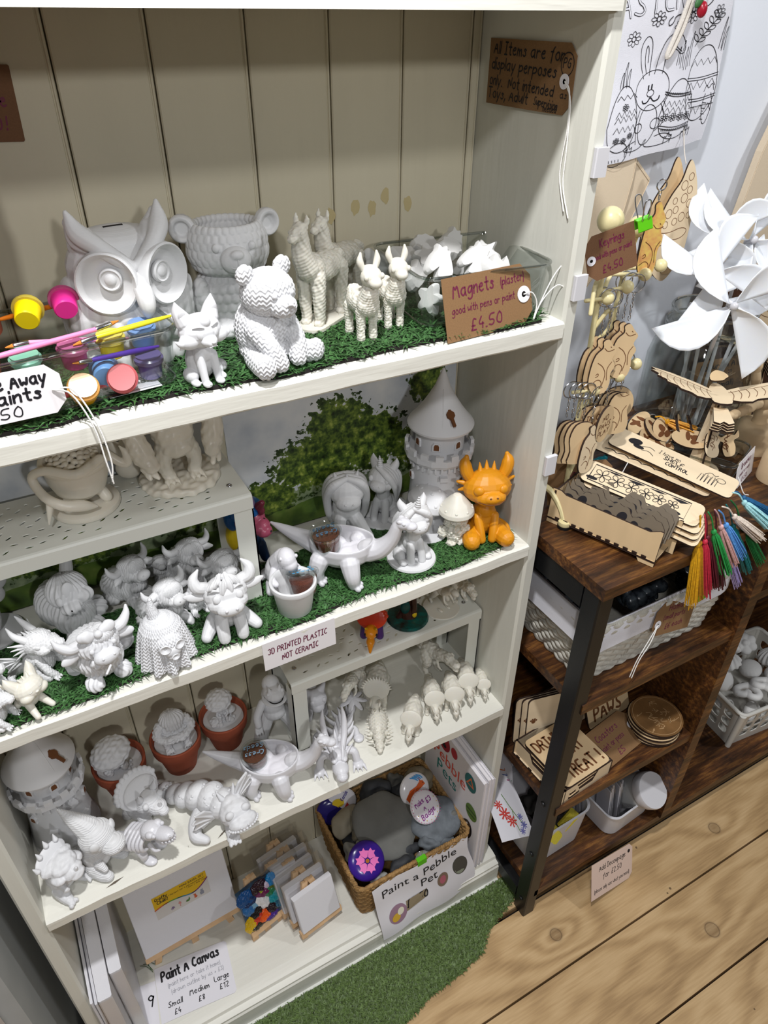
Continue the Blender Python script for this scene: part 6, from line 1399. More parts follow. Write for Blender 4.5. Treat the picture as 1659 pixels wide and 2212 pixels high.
def pebble(label, k, loc, r, rot, seed, amp=.002):
    b = B().ell((0, 0, 0), r, seg=30, rings=18); o = obj('pebble', b, st[k], None, 180, loc=loc, rot=rot, vox=min(r) / 5, it=3, disp=lumps(max(r) * 1.1, amp, seed)); return tag(o, label, 'pebble', 'pebbles in the basket')
zb = MB + .112
pebble('largest flat grey slate pebble in the middle of the basket', 'slate', (-.164, .084, zb + .006), (.060, .064, .013), (22, -6, 20), 1, .0022)
pebble('large flat blue grey pebble with chips under the badges at the right', 'blue', (-.074, .056, zb - .002), (.050, .046, .013), (16, 6, -20), 2)
pebble('rough sandy pebble standing at the back behind the fox badge', 'rough', (-.064, .134, zb - .004), (.034, .022, .040), (-20, 8, 10), 3, .003)
pebble('smooth round dark pebble at the back behind the largest slate', 'dark', (-.146, .160, zb - .006), (.034, .022, .028), (-20, 0, 0), 4)
pebble('smooth tan pebble lying at the back left of the basket', 'sand', (-.226, .130, zb + .002), (.034, .021, .015), (14, -12, 28), 5)
pebble('second smooth tan pebble partly under the first one', 'sand', (-.205, .104, zb - .014), (.020, .016, .013), (0, 10, 0), 6)
pebble('small blue grey oval pebble in front of the large chipped pebble', 'blue', (-.105, .026, zb - .012), (.021, .014, .012), (10, 0, -35), 7)
pebble('dark angular pebble against the front rim beside the flower badge', 'dark', (-.168, .018, zb - .020), (.028, .014, .016), (12, 0, 12), 8)
pebble('dark pebble under the front of the largest slate', 'dark', (-.150, .034, zb - .022), (.030, .014, .014), (0, 0, 8), 9)
pebble('pale pebble in the front left corner below the flower badge', 'pale', (-.216, .018, zb - .030), (.018, .014, .012), (0, 0, 20), 10)
pebble('pale pebble between the left rim and the flower badge', 'pale', (-.236, .080, zb - .018), (.016, .020, .013), (0, 0, 0), 11)
pebble('grey pebble just left of the largest slate', 'pale', (-.218, .068, zb - .010), (.017, .018, .013), (0, 14, 0), 12)
pebble('grey pebble at the right rim behind the large chipped one', 'slate', (-.042, .050, zb - .014), (.012, .024, .018), (0, 0, 0), 13)
pebble('blue grey pebble low against the front rim at the right', 'blue', (-.082, .018, zb - .024), (.026, .012, .012), (0, 0, 0), 14)
pebble('dark pebble low in the back right of the basket', 'dark', (-.100, .150, zb - .022), (.026, .022, .016), (0, 0, 0), 15)
pebble('dark pebble low along the left rim', 'dark', (-.226, .100, zb - .030), (.020, .024, .014), (0, 0, 0), 16)
pebble('pale flat pebble low against the front rim under the green clip', 'pale', (-.122, .014, zb - .030), (.024, .010, .012), (0, 0, 0), 17)
pebble('dark pebble at the back between the sandy one and the smooth round one', 'slate', (-.100, .165, zb - .006), (.016, .012, .018), (0, 0, 0), 18)
def badge(label, loc, rot, r, colr, draw):
    t = thing('pin_badge', label, 'badge', loc, rot, 'pin badges in the basket')
    obj('disc', B().lathe([(r * .9, -.003), (r, -.002), (r * .99, 0), (r * .9, .0022), (r * .6, .0042), (.0001, .0052)][::1], 40), mat('badge_' + colr, colr, .18), t, 60)
    for c_, fn in draw:
        k = Ink(lambda u, v, l=0: (u, v, .0060 - .0024 * (u * u + v * v) / (r * r) + l)); fn(k, r); obj('drawing', k.b, mat('badge_ink_' + c_, c_, .3), t, 0)
def flower(k, r):
    for q in range(6):
        a = q * PI / 3 + .3; c, s = math.cos(a), math.sin(a); P_ = [(.16, -.07), (.42, -.26), (.50, -.1), (.66, -.08), (.56, .05), (.62, .2), (.40, .22), (.16, .07)]
        k.fill([(r * (x * c - y * s), r * (x * s + y * c)) for x, y in P_])
badge('purple badge with a pink flower at the front left of the basket', (-.226, .042, zb + .004), (34, -8, 14), .0335, '3A1E86', [('F07AC0', flower), ('B06A20', lambda k, r: k.fill([(r * .11 * math.cos(a), r * .11 * math.sin(a)) for a in np.linspace(0, 2 * PI, 12)[:-1]]))])
badge('white badge reading Make A Badge with a price lying on the large chipped pebble', (-.088, .070, zb + .026), (34, 4, 10), .0305, 'E8E4EA', [('8A1A8A', lambda k, r: (k.text('Make', -.020, .006, .0085, w=.0012, W=.022, rot=10), k.text('A', -.008, -.004, .007, w=.0011), k.text('£3', .004, .004, .009, w=.0014, W=.014, rot=8), k.text('Badge', -.018, -.018, .0095, w=.0013, W=.034, rot=8))), ('D04A8A', lambda k, r: [k.stroke([(r * .93 * math.cos(a), r * .93 * math.sin(a)), (r * .99 * math.cos(a), r * .99 * math.sin(a))], .0008, 0) for a in np.linspace(0, 2 * PI, 34)]), ('D8B04A', lambda k, r: [k.fill([(r * .8 * math.cos(a) + .001 * math.cos(b_), r * .8 * math.sin(a) + .001 * math.sin(b_)) for b_ in np.linspace(0, 6.28, 7)[:-1]]) for a in np.linspace(3.4, 6.6, 9)])])
badge('white badge with an orange fox drawing behind the Make A Badge one', (-.088, .108, zb + .030), (52, 0, 6), .0315, 'E6E4E8', [('D8622A', lambda k, r: (k.fill([(x * r, y * r) for x, y in ((-.8, -.2), (-.4, .15), (.1, .2), (.45, .38), (.62, .3), (.7, .05), (.3, -.05), (-.2, -.15), (-.6, -.5))]), k.stroke([(-.7 * r, -.3 * r), (-.5 * r, -.75 * r)], .003), k.stroke([(.45 * r, .35 * r), (.4 * r, .55 * r)], .003))), ('4A9AD8', lambda k, r: [k.stroke([((-.1 + q * .15) * r, .8 * r), ((.2 + q * .13) * r, .62 * r), ((.3 + q * .12) * r, .45 * r)], .0022) for q in range(4)]), ('1A1216', lambda k, r: k.stroke([(.55 * r, .2 * r), (.62 * r, .18 * r)], .0014))])
badge('white and yellow drawn badge at the back left of the basket', (-.214, .166, zb + .002), (64, 10, -14), .029, 'E4E2EA', [('E0C030', lambda k, r: k.fill([(r * (-.3 + .4 * math.cos(a)), r * (.1 + .3 * math.sin(a))) for a in np.linspace(0, 6.28, 14)[:-1]])), ('C03A3A', lambda k, r: k.fill([(.1 * r, -.3 * r), (.5 * r, -.2 * r), (.3 * r, .1 * r)])), ('3A2A8A', lambda k, r: k.text('Kenzie', .0, .006, .007, w=.001, W=.02, rot=60))])
badge('dark purple badge under the drawn badge at the back left of the basket', (-.240, .164, zb - .006), (58, 0, -10), .026, '2A2270', [])

# --- Paint a Pebble Pet sheet clipped to the front of the basket
t = thing('paper_sign', 'white paper sign reading Paint a Pebble Pet clipped to the basket front', 'sign', (-.236, -.0315, .033), (78, -1.5, 1.5))
S = lambda u, v, l=0: (u, v, l + .0022 * math.sin(u * 55 + v * 20) + .0015 * math.sin(v * 60))
rows = [(v, .014 * (1 - v / .138) * .4, .206 + .006 * math.sin(v * 40)) for v in np.linspace(0, .138, 10)]
obj('paper', sheet(S, rows, .0004, 24), M['paper'], t, 60)
SL = lambda u, v, l=0: S(u, v, .0006)
obj('lettering', printed('Paint a Pebble', SL, .016, .103, .0285), M['inkk'], t, 0); obj('lettering', printed('Pet', SL, .094, .076, .0285), M['inkk'], t, 0)
def blob(cx, cy, rx, ry, rot=0, n=24): return [(cx + rx * math.cos(a) * math.cos(rot) - ry * math.sin(a) * math.sin(rot), cy + rx * math.cos(a) * math.sin(rot) + ry * math.sin(a) * math.cos(rot)) for a in np.linspace(0, 2 * PI, n + 1)[:-1]]
for c_, p_, l_ in [('4A4844', blob(.182, .068, .016, .0225, .1), .0006), ('8E9484', blob(.181, .062, .011, .0145, .1), .0009), ('7E6A5A', blob(.141, .062, .0125, .015), .0006), ('B06070', blob(.141, .062, .007, .009), .0009), ('9A7A8E', blob(.042, .045, .019, .022, .3), .0006), ('D0A83A', blob(.037, .040, .009, .009), .0009), ('E0DCC8', blob(.048, .048, .007, .008), .0011), ('8E8068', [(.060, .036), (.102, .046), (.106, .066), (.062, .060)], .0006)]:
    k = Ink(S); k.fill(p_, l_); obj('pebble_picture', k.b, mat('print_' + c_, c_, .6), t, 0)
k = Ink(S); k.text('£3.50', .062, .043, .017, w=.0024, W=.046, rot=6, slant=.3, lift=.0012); obj('price', k.b, M['inkk'], t, 0)
t = thing('binder_clip', 'bright green binder clip on the front rim of the pebble basket', 'clip', (-.138, .0005, MB + .112), (8, 0, 2))
obj('clip_body', B().loft([[(x, y, z) for y, z in ((-.006, -.012), (-.0066, -.011), (-.004, .003), (.004, .003), (.0066, -.011), (.006, -.012), (.0032, .0015), (-.0032, .0015))] for x in (-.0095, .0095)]), M['green'], t, 0)
obj('handle', B().tube([(-.004, .004, .002), (-.005, .006, .012), (0, .007, .016), (.005, .006, .012), (.004, .004, .002)], .0007, 8, 4), M['steel'], t)

# --- books against the right side panel
def book(label, x, th, y0, h, lean=0):
    t = thing('book', label, 'book', (x, y0, MB), (0, 0, lean), 'craft books'); d = .182
    obj('cover', B().box((0, 0, 0), (.0008, d, h)), M['paper'], t, 0); obj('cover', B().box((th - .0008, 0, 0), (th, d, h)), M['paper'], t, 0); obj('pages', B().box((.0009, .003, .003), (th - .0009, d - .001, h - .003)), M['card'], t, 0); return t
bk = book('Pebble Pets craft book standing beside the pebble basket', -.0275, .0085, -.014, .272)
S = lambda u, v, l=0: (-.0004 - l, .182 - u, v)
for txt, v, c_, u in (('Pebble', .190, 'E0523A', .026), ('Pets', .152, '2A8A86', .040)): obj('title', printed(txt, S, u, v, .044, sx=.92), mat('title_' + c_, c_, .5), bk, 0)
for c_, p_, l_ in [('16605E', blob(.146, .232, .017, .022), .0002), ('C86A3A', [(.134, .222), (.158, .226), (.147, .248)], .0004), ('16605E', [(.139, .226), (.153, .229), (.147, .241)], .0006), ('5A7A2A', blob(.158, .158, .017, .020), .0002), ('2E4218', [(.146, .148), (.170, .152), (.171, .155), (.146, .151)], .0004), ('2E4218', [(.143, .158), (.174, .163), (.174, .166), (.143, .161)], .0004), ('16141A', blob(.150, .095, .016, .030, -.2), .0002), ('E0DCDA', [(.140, .09), (.150, .118), (.153, .116), (.145, .088)], .0004), ('E0DCDA', [(.150, .08), (.157, .110), (.160, .106), (.154, .078)], .0004), ('A01E2E', blob(.060, .246, .018, .022), .0002), ('16141A', blob(.060, .238, .007, .006), .0004), ('16141A', blob(.020, .240, .014, .016), .0002), ('B02A34', blob(.092, .250, .010, .013), .0002)]:
    k = Ink(S); k.fill(p_, l_); obj('pebble_picture', k.b, mat('print_' + c_, c_, .55), bk, 0)
book('second book, standing between the Pebble Pets book and the side panel', -.0185, .008, -.014, .276); book('third book, slim and dark edged against the right side panel', -.010, .0075, -.012, .270)

# --- lying cards
tagcard('paper_sign', 'white card reading Paint A Canvas with three prices lying on the bottom shelf', .124, .088, (-.616, .016, MB + .0005), (0, 0, -6), M['paper'], .004, 'right',
  [('Paint A Canvas', .010, .063, .0150, dict(w=.0030, W=.100, rot=3, slant=.05)), ('Small', .014, .0195, .0085, dict(w=.0012, W=.025)), ('£4', .022, .006, .0080, dict(w=.0012, W=.012)), ('Medium', .050, .024, .0085, dict(w=.0012, W=.034)), ('£8', .062, .0095, .0080, dict(w=.0012, W=.012)), ('Large', .092, .028, .0085, dict(w=.0012, W=.026)), ('£12', .098, .014, .0085, dict(w=.0012, W=.017))], 'inkk', curl=(.001, 0))
r = [o for o in bpy.data.objects if o.name.startswith('paper_sign') and 'Paint A Canvas' in o.get('label', '')][0]
k = Ink(bendS(.124, .088, .001, 0)); k.text('(paint here or take it home)', .018, .050, .007, w=.0007, W=.09, rot=2, lift=.0003); k.text('(drawn outline by us + £3)', .022, .038, .007, w=.0007, W=.09, rot=3, lift=.0003); obj('faded_lettering', k.b, M['inkg'], r, 0)
tagcard('paper_sign', 'white card with a large figure nine half under the upright canvases', .055, .09, (-.676, .004, MB + .0005), (0, 0, -8), M['paper'], .001, 'right', [('9', .037, .052, .018, dict(w=.0022))], 'inkk')
# loose grass strands on the bottom shelf
b = B()
for q, a in enumerate((.4, 1.1, 1.8, -.5)): b.tube([(-.626 + q * .005, .120, MB + .0006), (-.622 + q * .005 + .006 * math.cos(a), .112 + .004 * math.sin(a), MB + .001), (-.620 + q * .006 + .012 * math.cos(a), .100 + q * .003, MB + .0008)], .0004, 5, 3)
o = obj('grass_strands', b, gm[0], None); o['kind'] = 'stuff'; o['label'] = 'loose dark grass strands lying on the bottom shelf by the easel'

# ================================================================ right hand side: wall, table top, table shelves
TT = TZ + .0003
def plate(out, th, name, parent, m, S=None, edge=None, **k):
    """laser-cut sheet: face in m, burnt edges"""
    b = B(); b.prism(out, 0, th); o = obj(name, b, m, parent, 0, **k); o.data.materials.append(edge or M['burnt'])
    n = len(out)
    for i, p in enumerate(o.data.polygons): p.material_index = 1 if i >= 2 else 0
    return o
def sm(pts, n=4, closed=True): return [tuple(p[:2]) for p in catmull(np.c_[np.array(pts, float), np.zeros(len(pts))], n, closed)]
def tassel(label, p0, p1, c, r=.009, cord=None):
    p0, p1 = np.array(p0, float), np.array(p1, float); t = thing('tassel', label, 'tassel', tuple(p0), 0, 'bookmark tassels'); d = p1 - p0; L = np.linalg.norm(d); m = M.setdefault('tassel_' + c, mat('tassel_' + c, c, .5, var=.25, vscale=300))
    cf = .28; q = d * cf
    pts = [np.zeros(3), q * .5 + (0, 0, .004), q] if cord is None else [np.array(cord) - p0, q * .4 + (0, 0, .01), q]
    obj('cord', B().tube(pts, .0011, 6, 5), m, t); obj('knot', B().ell(q + d * .03, (.0036, .0036, .0046)), m, t, 180)
    b = B(); rn = random.Random(len(label)); u = np.cross(d, (0, 0, 1.)); u = u / (np.linalg.norm(u) + 1e-9) if np.linalg.norm(u) > 1e-4 else np.array((1., 0, 0)); w = np.cross(d, u); w /= np.linalg.norm(w)
    for k in range(46):
        a = rn.uniform(0, 2 * PI); s = math.sqrt(rn.random()); e = q + (d - q) * rn.uniform(.88, 1.04) + (u * math.cos(a) + w * math.sin(a)) * r * s
        mid = q + (d - q) * .4 + (u * math.cos(a) + w * math.sin(a)) * r * s * .75; b.tube([q, q + (mid - q) * .4 + (u * math.cos(a) + w * math.sin(a)) * .002, mid, e], [.0011, .0011, .001, .0007], 4, 0)
    obj('threads', b, m, t, 60, stuff=True); return t

# ---------------------------------------------------------------- wall things
# Easter colouring bag (drawstring) hanging in front of the wall
t = thing('cotton_drawstring_bag', 'white cotton drawstring bag printed with an Easter bunny to colour in, hanging on the wall', 'bag', (.236, .218, 1.246), (90, -3, 1.5))
W, H = .188, .235
S = lambda u, v, l=0: (u + .004 * math.sin(v * 18), v + .010 * u / W, l + .0025 * math.sin(u * 60 + v * 25) + .002 * math.sin(v * 45) + .004 * math.sin(PI * u / W))
b = sheet(S, [(v, -.035, W) for v in np.linspace(0, H, 14)], .006, 24); obj('cloth', b, M['cotton'], t, 60)
k = Ink(S); w_ = .0009
def sk(p, wd=None, c=False, s=2): k.stroke([(x * .001, y * .00074) for x, y in p], wd or w_, s, .0004, c)
def circ(cx, cy, rx, ry, n=20, a0=0, a1=360, rot=0):
    ry *= 1.25; return [(cx + rx * math.cos(a) * math.cos(rot) - ry * math.sin(a) * math.sin(rot), cy + rx * math.cos(a) * math.sin(rot) + ry * math.sin(a) * math.cos(rot)) for a in np.radians(np.linspace(a0, a1, n))]
def daisy(x, y, r, n=7):
    sk(circ(x, y, r * .28, r * .28, 9), w_ * .8)
    for i in range(n): a = 2 * PI * i / n; sk(circ(x + r * .65 * math.cos(a), y + r * .65 * math.sin(a), r * .36, r * .2, 9, rot=a), w_ * .8)
# bunny
sk(circ(62, 106, 27, 25)); sk([(46, 126), (38, 150), (34, 176), (42, 192), (51, 180), (53, 152), (54, 130)]); sk([(49, 134), (43, 156), (43, 178), (47, 170), (49, 150)]); sk([(62, 131), (64, 160), (72, 184), (92, 190), (108, 176), (114, 158), (104, 152), (90, 166), (76, 158), (74, 130)]); sk([(84, 182), (92, 166), (104, 158)])
sk([(56, 114), (56, 108)], .0022); sk([(61, 115), (61, 109)], .0022); sk(circ(60, 102, 5.5, 4.5, 12)); sk([(48, 92), (50, 87), (57, 88), (61, 97), (66, 88), (74, 90), (75, 96)], .0016); sk([(60, 97), (61, 94)], .0014)
sk(circ(62, 52, 16, 26)); sk([(46, 78), (40, 56), (44, 36), (46, 24)]); sk([(80, 82), (88, 66), (88, 48), (78, 40)]); sk(circ(46, 50, 7, 6, 14)); sk(circ(76, 52, 8, 7, 14)); sk([(44, 30), (30, 26), (22, 18), (40, 13), (58, 16), (64, 28)]); sk([(66, 28), (62, 16), (84, 12), (108, 16), (112, 26), (94, 34), (80, 30)])
# eggs
def egg(cx, cy, rx, ry): sk([(cx - rx, cy - ry * .2), (cx - rx * .82, cy + ry * .45), (cx - rx * .4, cy + ry * .9), (cx, cy + ry), (cx + rx * .4, cy + ry * .9), (cx + rx * .82, cy + ry * .45), (cx + rx, cy - ry * .2), (cx + rx * .8, cy - ry * .75), (cx + rx * .3, cy - ry), (cx - rx * .3, cy - ry), (cx - rx * .8, cy - ry * .75)], c=True)
def zig(x0, x1, y, a, n, bow=0): sk([(x0 + (x1 - x0) * i / n, y + (a if i % 2 else 0) - bow * (2 * i / n - 1) ** 2) for i in range(n + 1)], s=0)
egg(112, 68, 32, 48); zig(84, 140, 82, -9, 12, -4); zig(82, 142, 72, -9, 12, -4); sk([(84, 96), (104, 88), (136, 86)]); sk([(84, 100), (104, 92), (137, 90)]); sk([(84, 46), (110, 38), (140, 42)]); sk([(84, 42), (110, 33), (138, 36)])
for i in range(14): sk(circ(86 + i * 3.8, 97 - i * .8 - (0 if i > 3 else 0), 1.4, 1.4, 7), w_ * .7); sk(circ(90 + i * 3.4, 38 - math.sin(i * .25) * 3, 1.3, 1.3, 7), w_ * .7)
for i in range(4): daisy(90 + i * 14, 58 - i * 1.5, 7)
egg(156, 100, 32, 60); zig(132, 180, 128, 10, 8); zig(128, 184, 92, 12, 8); zig(140, 186, 50, 14, 6); sk([(126, 112), (156, 108), (186, 112)]); sk([(126, 108), (156, 104), (186, 108)]); sk([(132, 78), (160, 74), (188, 78)]); sk([(132, 74), (160, 70), (188, 74)]); sk([(136, 64), (188, 62)])
sk([(170, 80), (166, 62), (172, 36), (180, 26), (184, 36), (186, 62), (180, 80)]); sk([(166, 84), (170, 96), (174, 86), (180, 98), (184, 84)])
for i in range(4): sk([(168, 66 - i * 9), (175, 64 - i * 9)])
egg(16, 70, 26, 52); zig(2, 38, 100, 7, 6); zig(2, 40, 74, 9, 8); zig(1, 40, 66, 9, 8); zig(1, 40, 50, 9, 8); daisy(18, 88, 6); daisy(8, 38, 5); daisy(20, 36, 5); daisy(31, 42, 5); sk(circ(14, 14, 18, 16)); 
for i in range(4): sk([(4 + i * 5, 6), (5 + i * 5, 2)])
# grass, leaves, flowers, lettering
for x, y, h in ((8, 118, 26), (14, 120, 40), (20, 118, 30), (100, 138, 30), (108, 132, 46), (116, 128, 38), (124, 132, 58), (180, 150, 52), (186, 146, 40)): sk([(x - 3, y), (x - 1, y + h * .6), (x + 4, y + h), (x + 2, y + h * .5), (x + 2, y)])
for x, y in ((34, 16), (104, 22), (134, 24), (140, 26)): sk([(x - 5, y - 8), (x - 6, y + 6), (x - 2, y), (x, y + 14), (x + 2, y), (x + 7, y + 8), (x + 5, y - 8)])
sk([(132, 160), (148, 182), (164, 200)])
for i in range(5): x, y = 136 + i * 6.5, 166 + i * 8; sk([(x, y), (x - 8, y + 5), (x - 9, y + 14), (x - 1, y + 9), (x, y)]); sk([(x, y), (x + 9, y - 1), (x + 14, y + 5), (x + 5, y + 6), (x, y)])
for x, y, r in ((52, 212, 11), (20, 188, 11), (90, 196, 9), (116, 208, 12), (162, 208, 10), (166, 236, 11)): daisy(x, y, r, 8 if r > 10 else 6)
k.text('EASTER', -.028, .161, .026, w=.0032, W=.128, slant=.0, lift=.0004, rot=2); obj('print', k.b, M['inkk'], t, 0)
k = Ink(S); k.text('EASTER', -.028, .161, .026, w=.0018, W=.128, slant=.0, lift=.0007, rot=2); obj('print_infill', k.b, M['cotton'], t, 0)
k = Ink(S); k.stroke([(.075, .157), (.068, .153), (.070, .147), (.078, .150), (.08, .158), (.110, .157), (.14, .160), (.150, .172)], .0012, 2, .0004); obj('ribbon_swirl', k.b, M['inkk'], t, 0)
rp_ = [(.110, .30, .012), (.106, .24, .013), (.098, .19, .012), (.088, .155, .011), (.074, .122, .010), (.080, .122, .010), (.094, .150, .011), (.104, .19, .012), (.112, .24, .013), (.118, .30, .012)]
obj('drawstring', B().tube(rp_, .0030, 8, 6), M['rope'], t)
t = thing('beaded_charm', 'red and green beaded charm hanging in front of the Easter bag', 'charm', (.338, .200, 1.418))
obj('berry', B().ell((0, 0, 0), (.0065, .006, .009)), mat('berry_red', 'A0182C', .3), t, 180); obj('leaf', B().ell((-.008, 0, .008), (.005, .003, .008), (0, 40, 0)), mat('leaf_green', '3A6A3A', .5), t, 180); obj('cord', B().tube([(0, 0, .008), (.001, 0, .06)], .0008, 6), M['rope'], t)

def fabric(name, label, pts, th, m, cat='bag', z0=0, **k):
    t = thing(name, label, cat, **k); b = B().prism(pts, 0, th); obj('cloth', b, m, t, 0); obj('seam', B().tube([(x * .97 + .002, y * .97, th + .0003) for x, y in pts], .0007, 5, closed=True), m, t); return t
fabric('cotton_bag', 'natural cotton bag hanging on the wall under the Easter bag, nearer the bookcase', sm([(.0, .15), (.055, .165), (.072, .13), (.048, .0), (-.03, -.02)], 3), .006, M['canvas'], loc=(.215, .226, 1.105), rot=(90, 4, 0))
fabric('cotton_bag', 'natural cotton bag with a square corner behind the keyring stand', [(.0, .165), (.03, .175), (.105, .118), (.080, .055), (.02, -.03), (-.03, -.02)], .006, M['canvas'], loc=(.232, .236, 1.105), rot=(90, 2, 0))
fabric('cotton_bag', 'natural cotton bag cut off by the right edge behind the windmills', [(.0, -.10), (.012, 0), (.030, .11), (.062, .20), (.14, .20), (.14, -.10)], .012, M['canvas'], loc=(.535, .236, 1.13), rot=(90, 0, 0))

# tall wooden seahorse-like gnome plaque, two layers
t = thing('wooden_plaque', 'tall laser cut wooden gnome plaque hanging by string on the wall', 'plaque', (.3468, .205, 1.0851), (90, 0, -12))
out = sm([(.0144, .1576), (.0193, .1642), (.0294, .1487), (.0395, .1205), (.0402, .0889), (.0406, .0628), (.0389, .0362), (.0297, .0168), (.0158, -.0008), (.0002, .0055), (-.0139, .0239), (-.0149, .0429), (-.0153, .0626), (-.0128, .0816), (-.0089, .1014), (-.0006, .121), (.0101, .1382)], 3)
plate(out, .003, 'front_layer', t, M['plyw'], loc=(0, 0, .018)); plate([(x - .012, y * 1.0 + .002) for x, y in out], .003, 'back_layer', t, M['ply'], loc=(0, 0, .004))
k = Ink(flatS(.0212)); rn = random.Random(1)
for x, y, r in ((.000, .095, .005), (.010, .100, .004), (.020, .115, .005), (.006, .112, .0035), (.016, .132, .005), (.026, .126, .004), (.024, .143, .004), (-.002, .080, .004), (.030, .108, .0045), (.022, .090, .005), (.012, .084, .004), (.033, .092, .0035)): k.stroke([(x + r * math.cos(a), y + r * 1.25 * math.sin(a)) for a in np.linspace(0, 6.28, 16)], .0007, 0)
k.stroke([(-.013, .070), (.006, .068), (.026, .076), (.038, .072), (.030, .060), (.010, .058), (-.013, .056)], .0009); k.stroke([(-.006, .050), (.006, .056), (.018, .050), (.016, .034), (.008, .018)], .0009); obj('engraving', k.b, M['engrave'], t, 0)
plate(sm([(.006, .014), (.018, .010), (.030, .020), (.034, .036), (.026, .046), (.016, .040), (.008, .030)], 4), .0025, 'face_piece', t, M['ply'], loc=(0, 0, .0214)); obj('string', B().tube([(.018, .158, .010), (.020, .176, -.004), (.022, .22, -.026)], .0008, 6, 3), M['rope'], t)

# ---------------------------------------------------------------- cream wire keyring stand
t = thing('keyring_stand', 'cream enamelled wire stand with ball-ended hooks carrying wooden keyrings', 'stand', (0, 0, 0))
bx = lambda pts, r=.0032, s=6: B().tube(pts, r, 9, s)
Zs = TT
obj('post', bx([(.100, .050, Zs + .006), (.098, .050, 1.05), (.094, .050, 1.225)], .0035), M['creamm'], t); obj('finial', B().ell((.0935, .05, 1.226), .0150).lathe([(.006, 1.205), (.009, 1.207), (.006, 1.212)], 20, c=(.0936, .05, 0)), M['creamm'], t, 180)
obj('post', bx([(.168, .085, Zs + .006), (.160, .080, 1.05), (.162, .078, 1.16), (.166, .075, 1.196)], .0035), M['creamm'], t); obj('finial', B().ell((.166, .075, 1.206), .0125), M['creamm'], t, 180)
obj('leg', bx([(.052, .045, 1.01 - .12), (.062, .036, .880), (.068, .022, .862), (.070, .012, .843)], .0044), M['creamm'], t); obj('foot', B().at((.070, .011, Zs + .0042)).lathe([(.0088, 0), (.0095, .002), (.009, .006), (.006, .0075), (.0001, .008)], 24), M['creamm'], t); obj('rubber_pad', B().at((.070, .011, Zs)).lathe([(.0095, 0), (.0095, .004), (.0001, .004)], 24), M['black'], t)
for pts in ([(.10, .05, 1.13), (.115, .058, 1.155), (.14, .07, 1.16), (.16, .078, 1.145)], [(.098, .05, 1.10), (.108, .04, 1.125), (.118, .045, 1.10), (.112, .052, 1.085)], [(.098, .05, 1.02), (.12, .05, 1.06), (.135, .055, 1.03), (.12, .06, .99), (.10, .052, .985)], [(.16, .08, 1.00), (.145, .07, 1.035), (.132, .066, 1.0), (.146, .072, .965), (.158, .078, .955)], [(.099, .05, .95), (.118, .046, .985), (.128, .05, .955), (.115, .054, .93)], [(.093, .05, 1.20), (.112, .062, 1.21), (.135, .07, 1.20), (.152, .074, 1.18)], [(.10, .05, 1.17), (.078, .04, 1.16), (.068, .03, 1.13)], [(.10, .05, Zs + .05), (.13, .065, Zs + .07), (.165, .083, Zs + .05)]): obj('scroll', bx(pts, .0026), M['creamm'], t)
hooks = [((.140, .072, 1.160), (.186, .046, 1.165)), ((.120, .06, 1.16), (.161, .045, 1.158)), ((.095, .05, 1.145), (.130, .040, 1.149)), ((.072, .045, 1.14), (.099, .038, 1.141)), ((.140, .07, 1.04), (.179, .044, 1.040)), ((.110, .055, 1.03), (.148, .040, 1.031)), ((.080, .048, 1.02), (.107, .038, 1.022))]
for p, q in hooks:
    hk = obj('hook', bx([p, q], .0024, 0), M['creamm'], t); obj('ball_end', B().ell(q, .0078), M['creamm'], t, 180, label='cream ball on the end of a hook').parent = hk

def keyring(label, loc, rz, outline, draw=None, chain=.036, ring=.011, rr=0, th=.003, mface='ply', group='wooden keyrings', tilt=0):
    t = thing('keyring', label, 'keyring', loc, (0, tilt, rz), group)
    obj('split_ring', B().tube([(0, ring * math.cos(a), -ring + ring * math.sin(a)) for a in np.linspace(0, 2 * PI, 25)[:-1]], .0008, 6, closed=True), M['steel'], t)
    b = B(); n = max(2, int(chain / .0062))
    for i in range(n):
        z = -2 * ring - .002 - i * chain / n; b.tube([((.0016 * math.cos(a) if i % 2 else 0), (0 if i % 2 else .0016 * math.cos(a)), z + .0034 * math.sin(a)) for a in np.linspace(0, 2 * PI, 11)[:-1]], .00055, 5, closed=True)
    obj('chain', b, M['steel'], t); zt = -2 * ring - chain - .001
    hi = max(y for x, y in outline); o = [(x, y - hi) for x, y in outline]
    pl = plate(o, th, 'charm', t, M[mface], loc=(th / 2, 0, zt), rot=(90, 0, 90))
    if draw:
        k = Ink(flatS(th + .0002)); draw(k, hi); e = obj('engraving', k.b, M['engrave'], t, 0, loc=(th / 2, 0, zt), rot=(90, 0, 90))
    return t
DOG = sm([(-6, 0), (6, -1), (10, 8), (9, 18), (12, 26), (8, 33), (11, 40), (6, 46), (1, 52), (-4, 50), (-3, 44), (-9, 38), (-12, 26), (-12, 10)], 3); DOG = [(x * .00135, y * .00135) for x, y in DOG]
def dogdraw(k, hi):
    g = lambda pts: k.stroke([(x * .00135, y * .00135 - hi) for x, y in pts], .0009)
    g([(-2, 44), (2, 40), (8, 42)]); g([(4, 45), (5, 44)]); g([(-6, 30), (0, 26), (4, 18), (2, 6)]); g([(8, 30), (4, 24), (6, 12)]); g([(-8, 10), (-3, 14), (2, 10), (0, 3)]); g([(-6, 18), (-4, 20), (-3, 17), (-6, 16)])
d = [keyring('wooden dog keyring, front one of the left hanging trio', (.108, .036, 1.150), -104, DOG, dogdraw), None]
dup(d[0], (.105, .0435, 1.150), -102, 'wooden dog keyring, middle one of the left hanging trio'); dup(d[0], (.102, .051, 1.150), -100, 'wooden dog keyring, rear one of the left hanging trio')
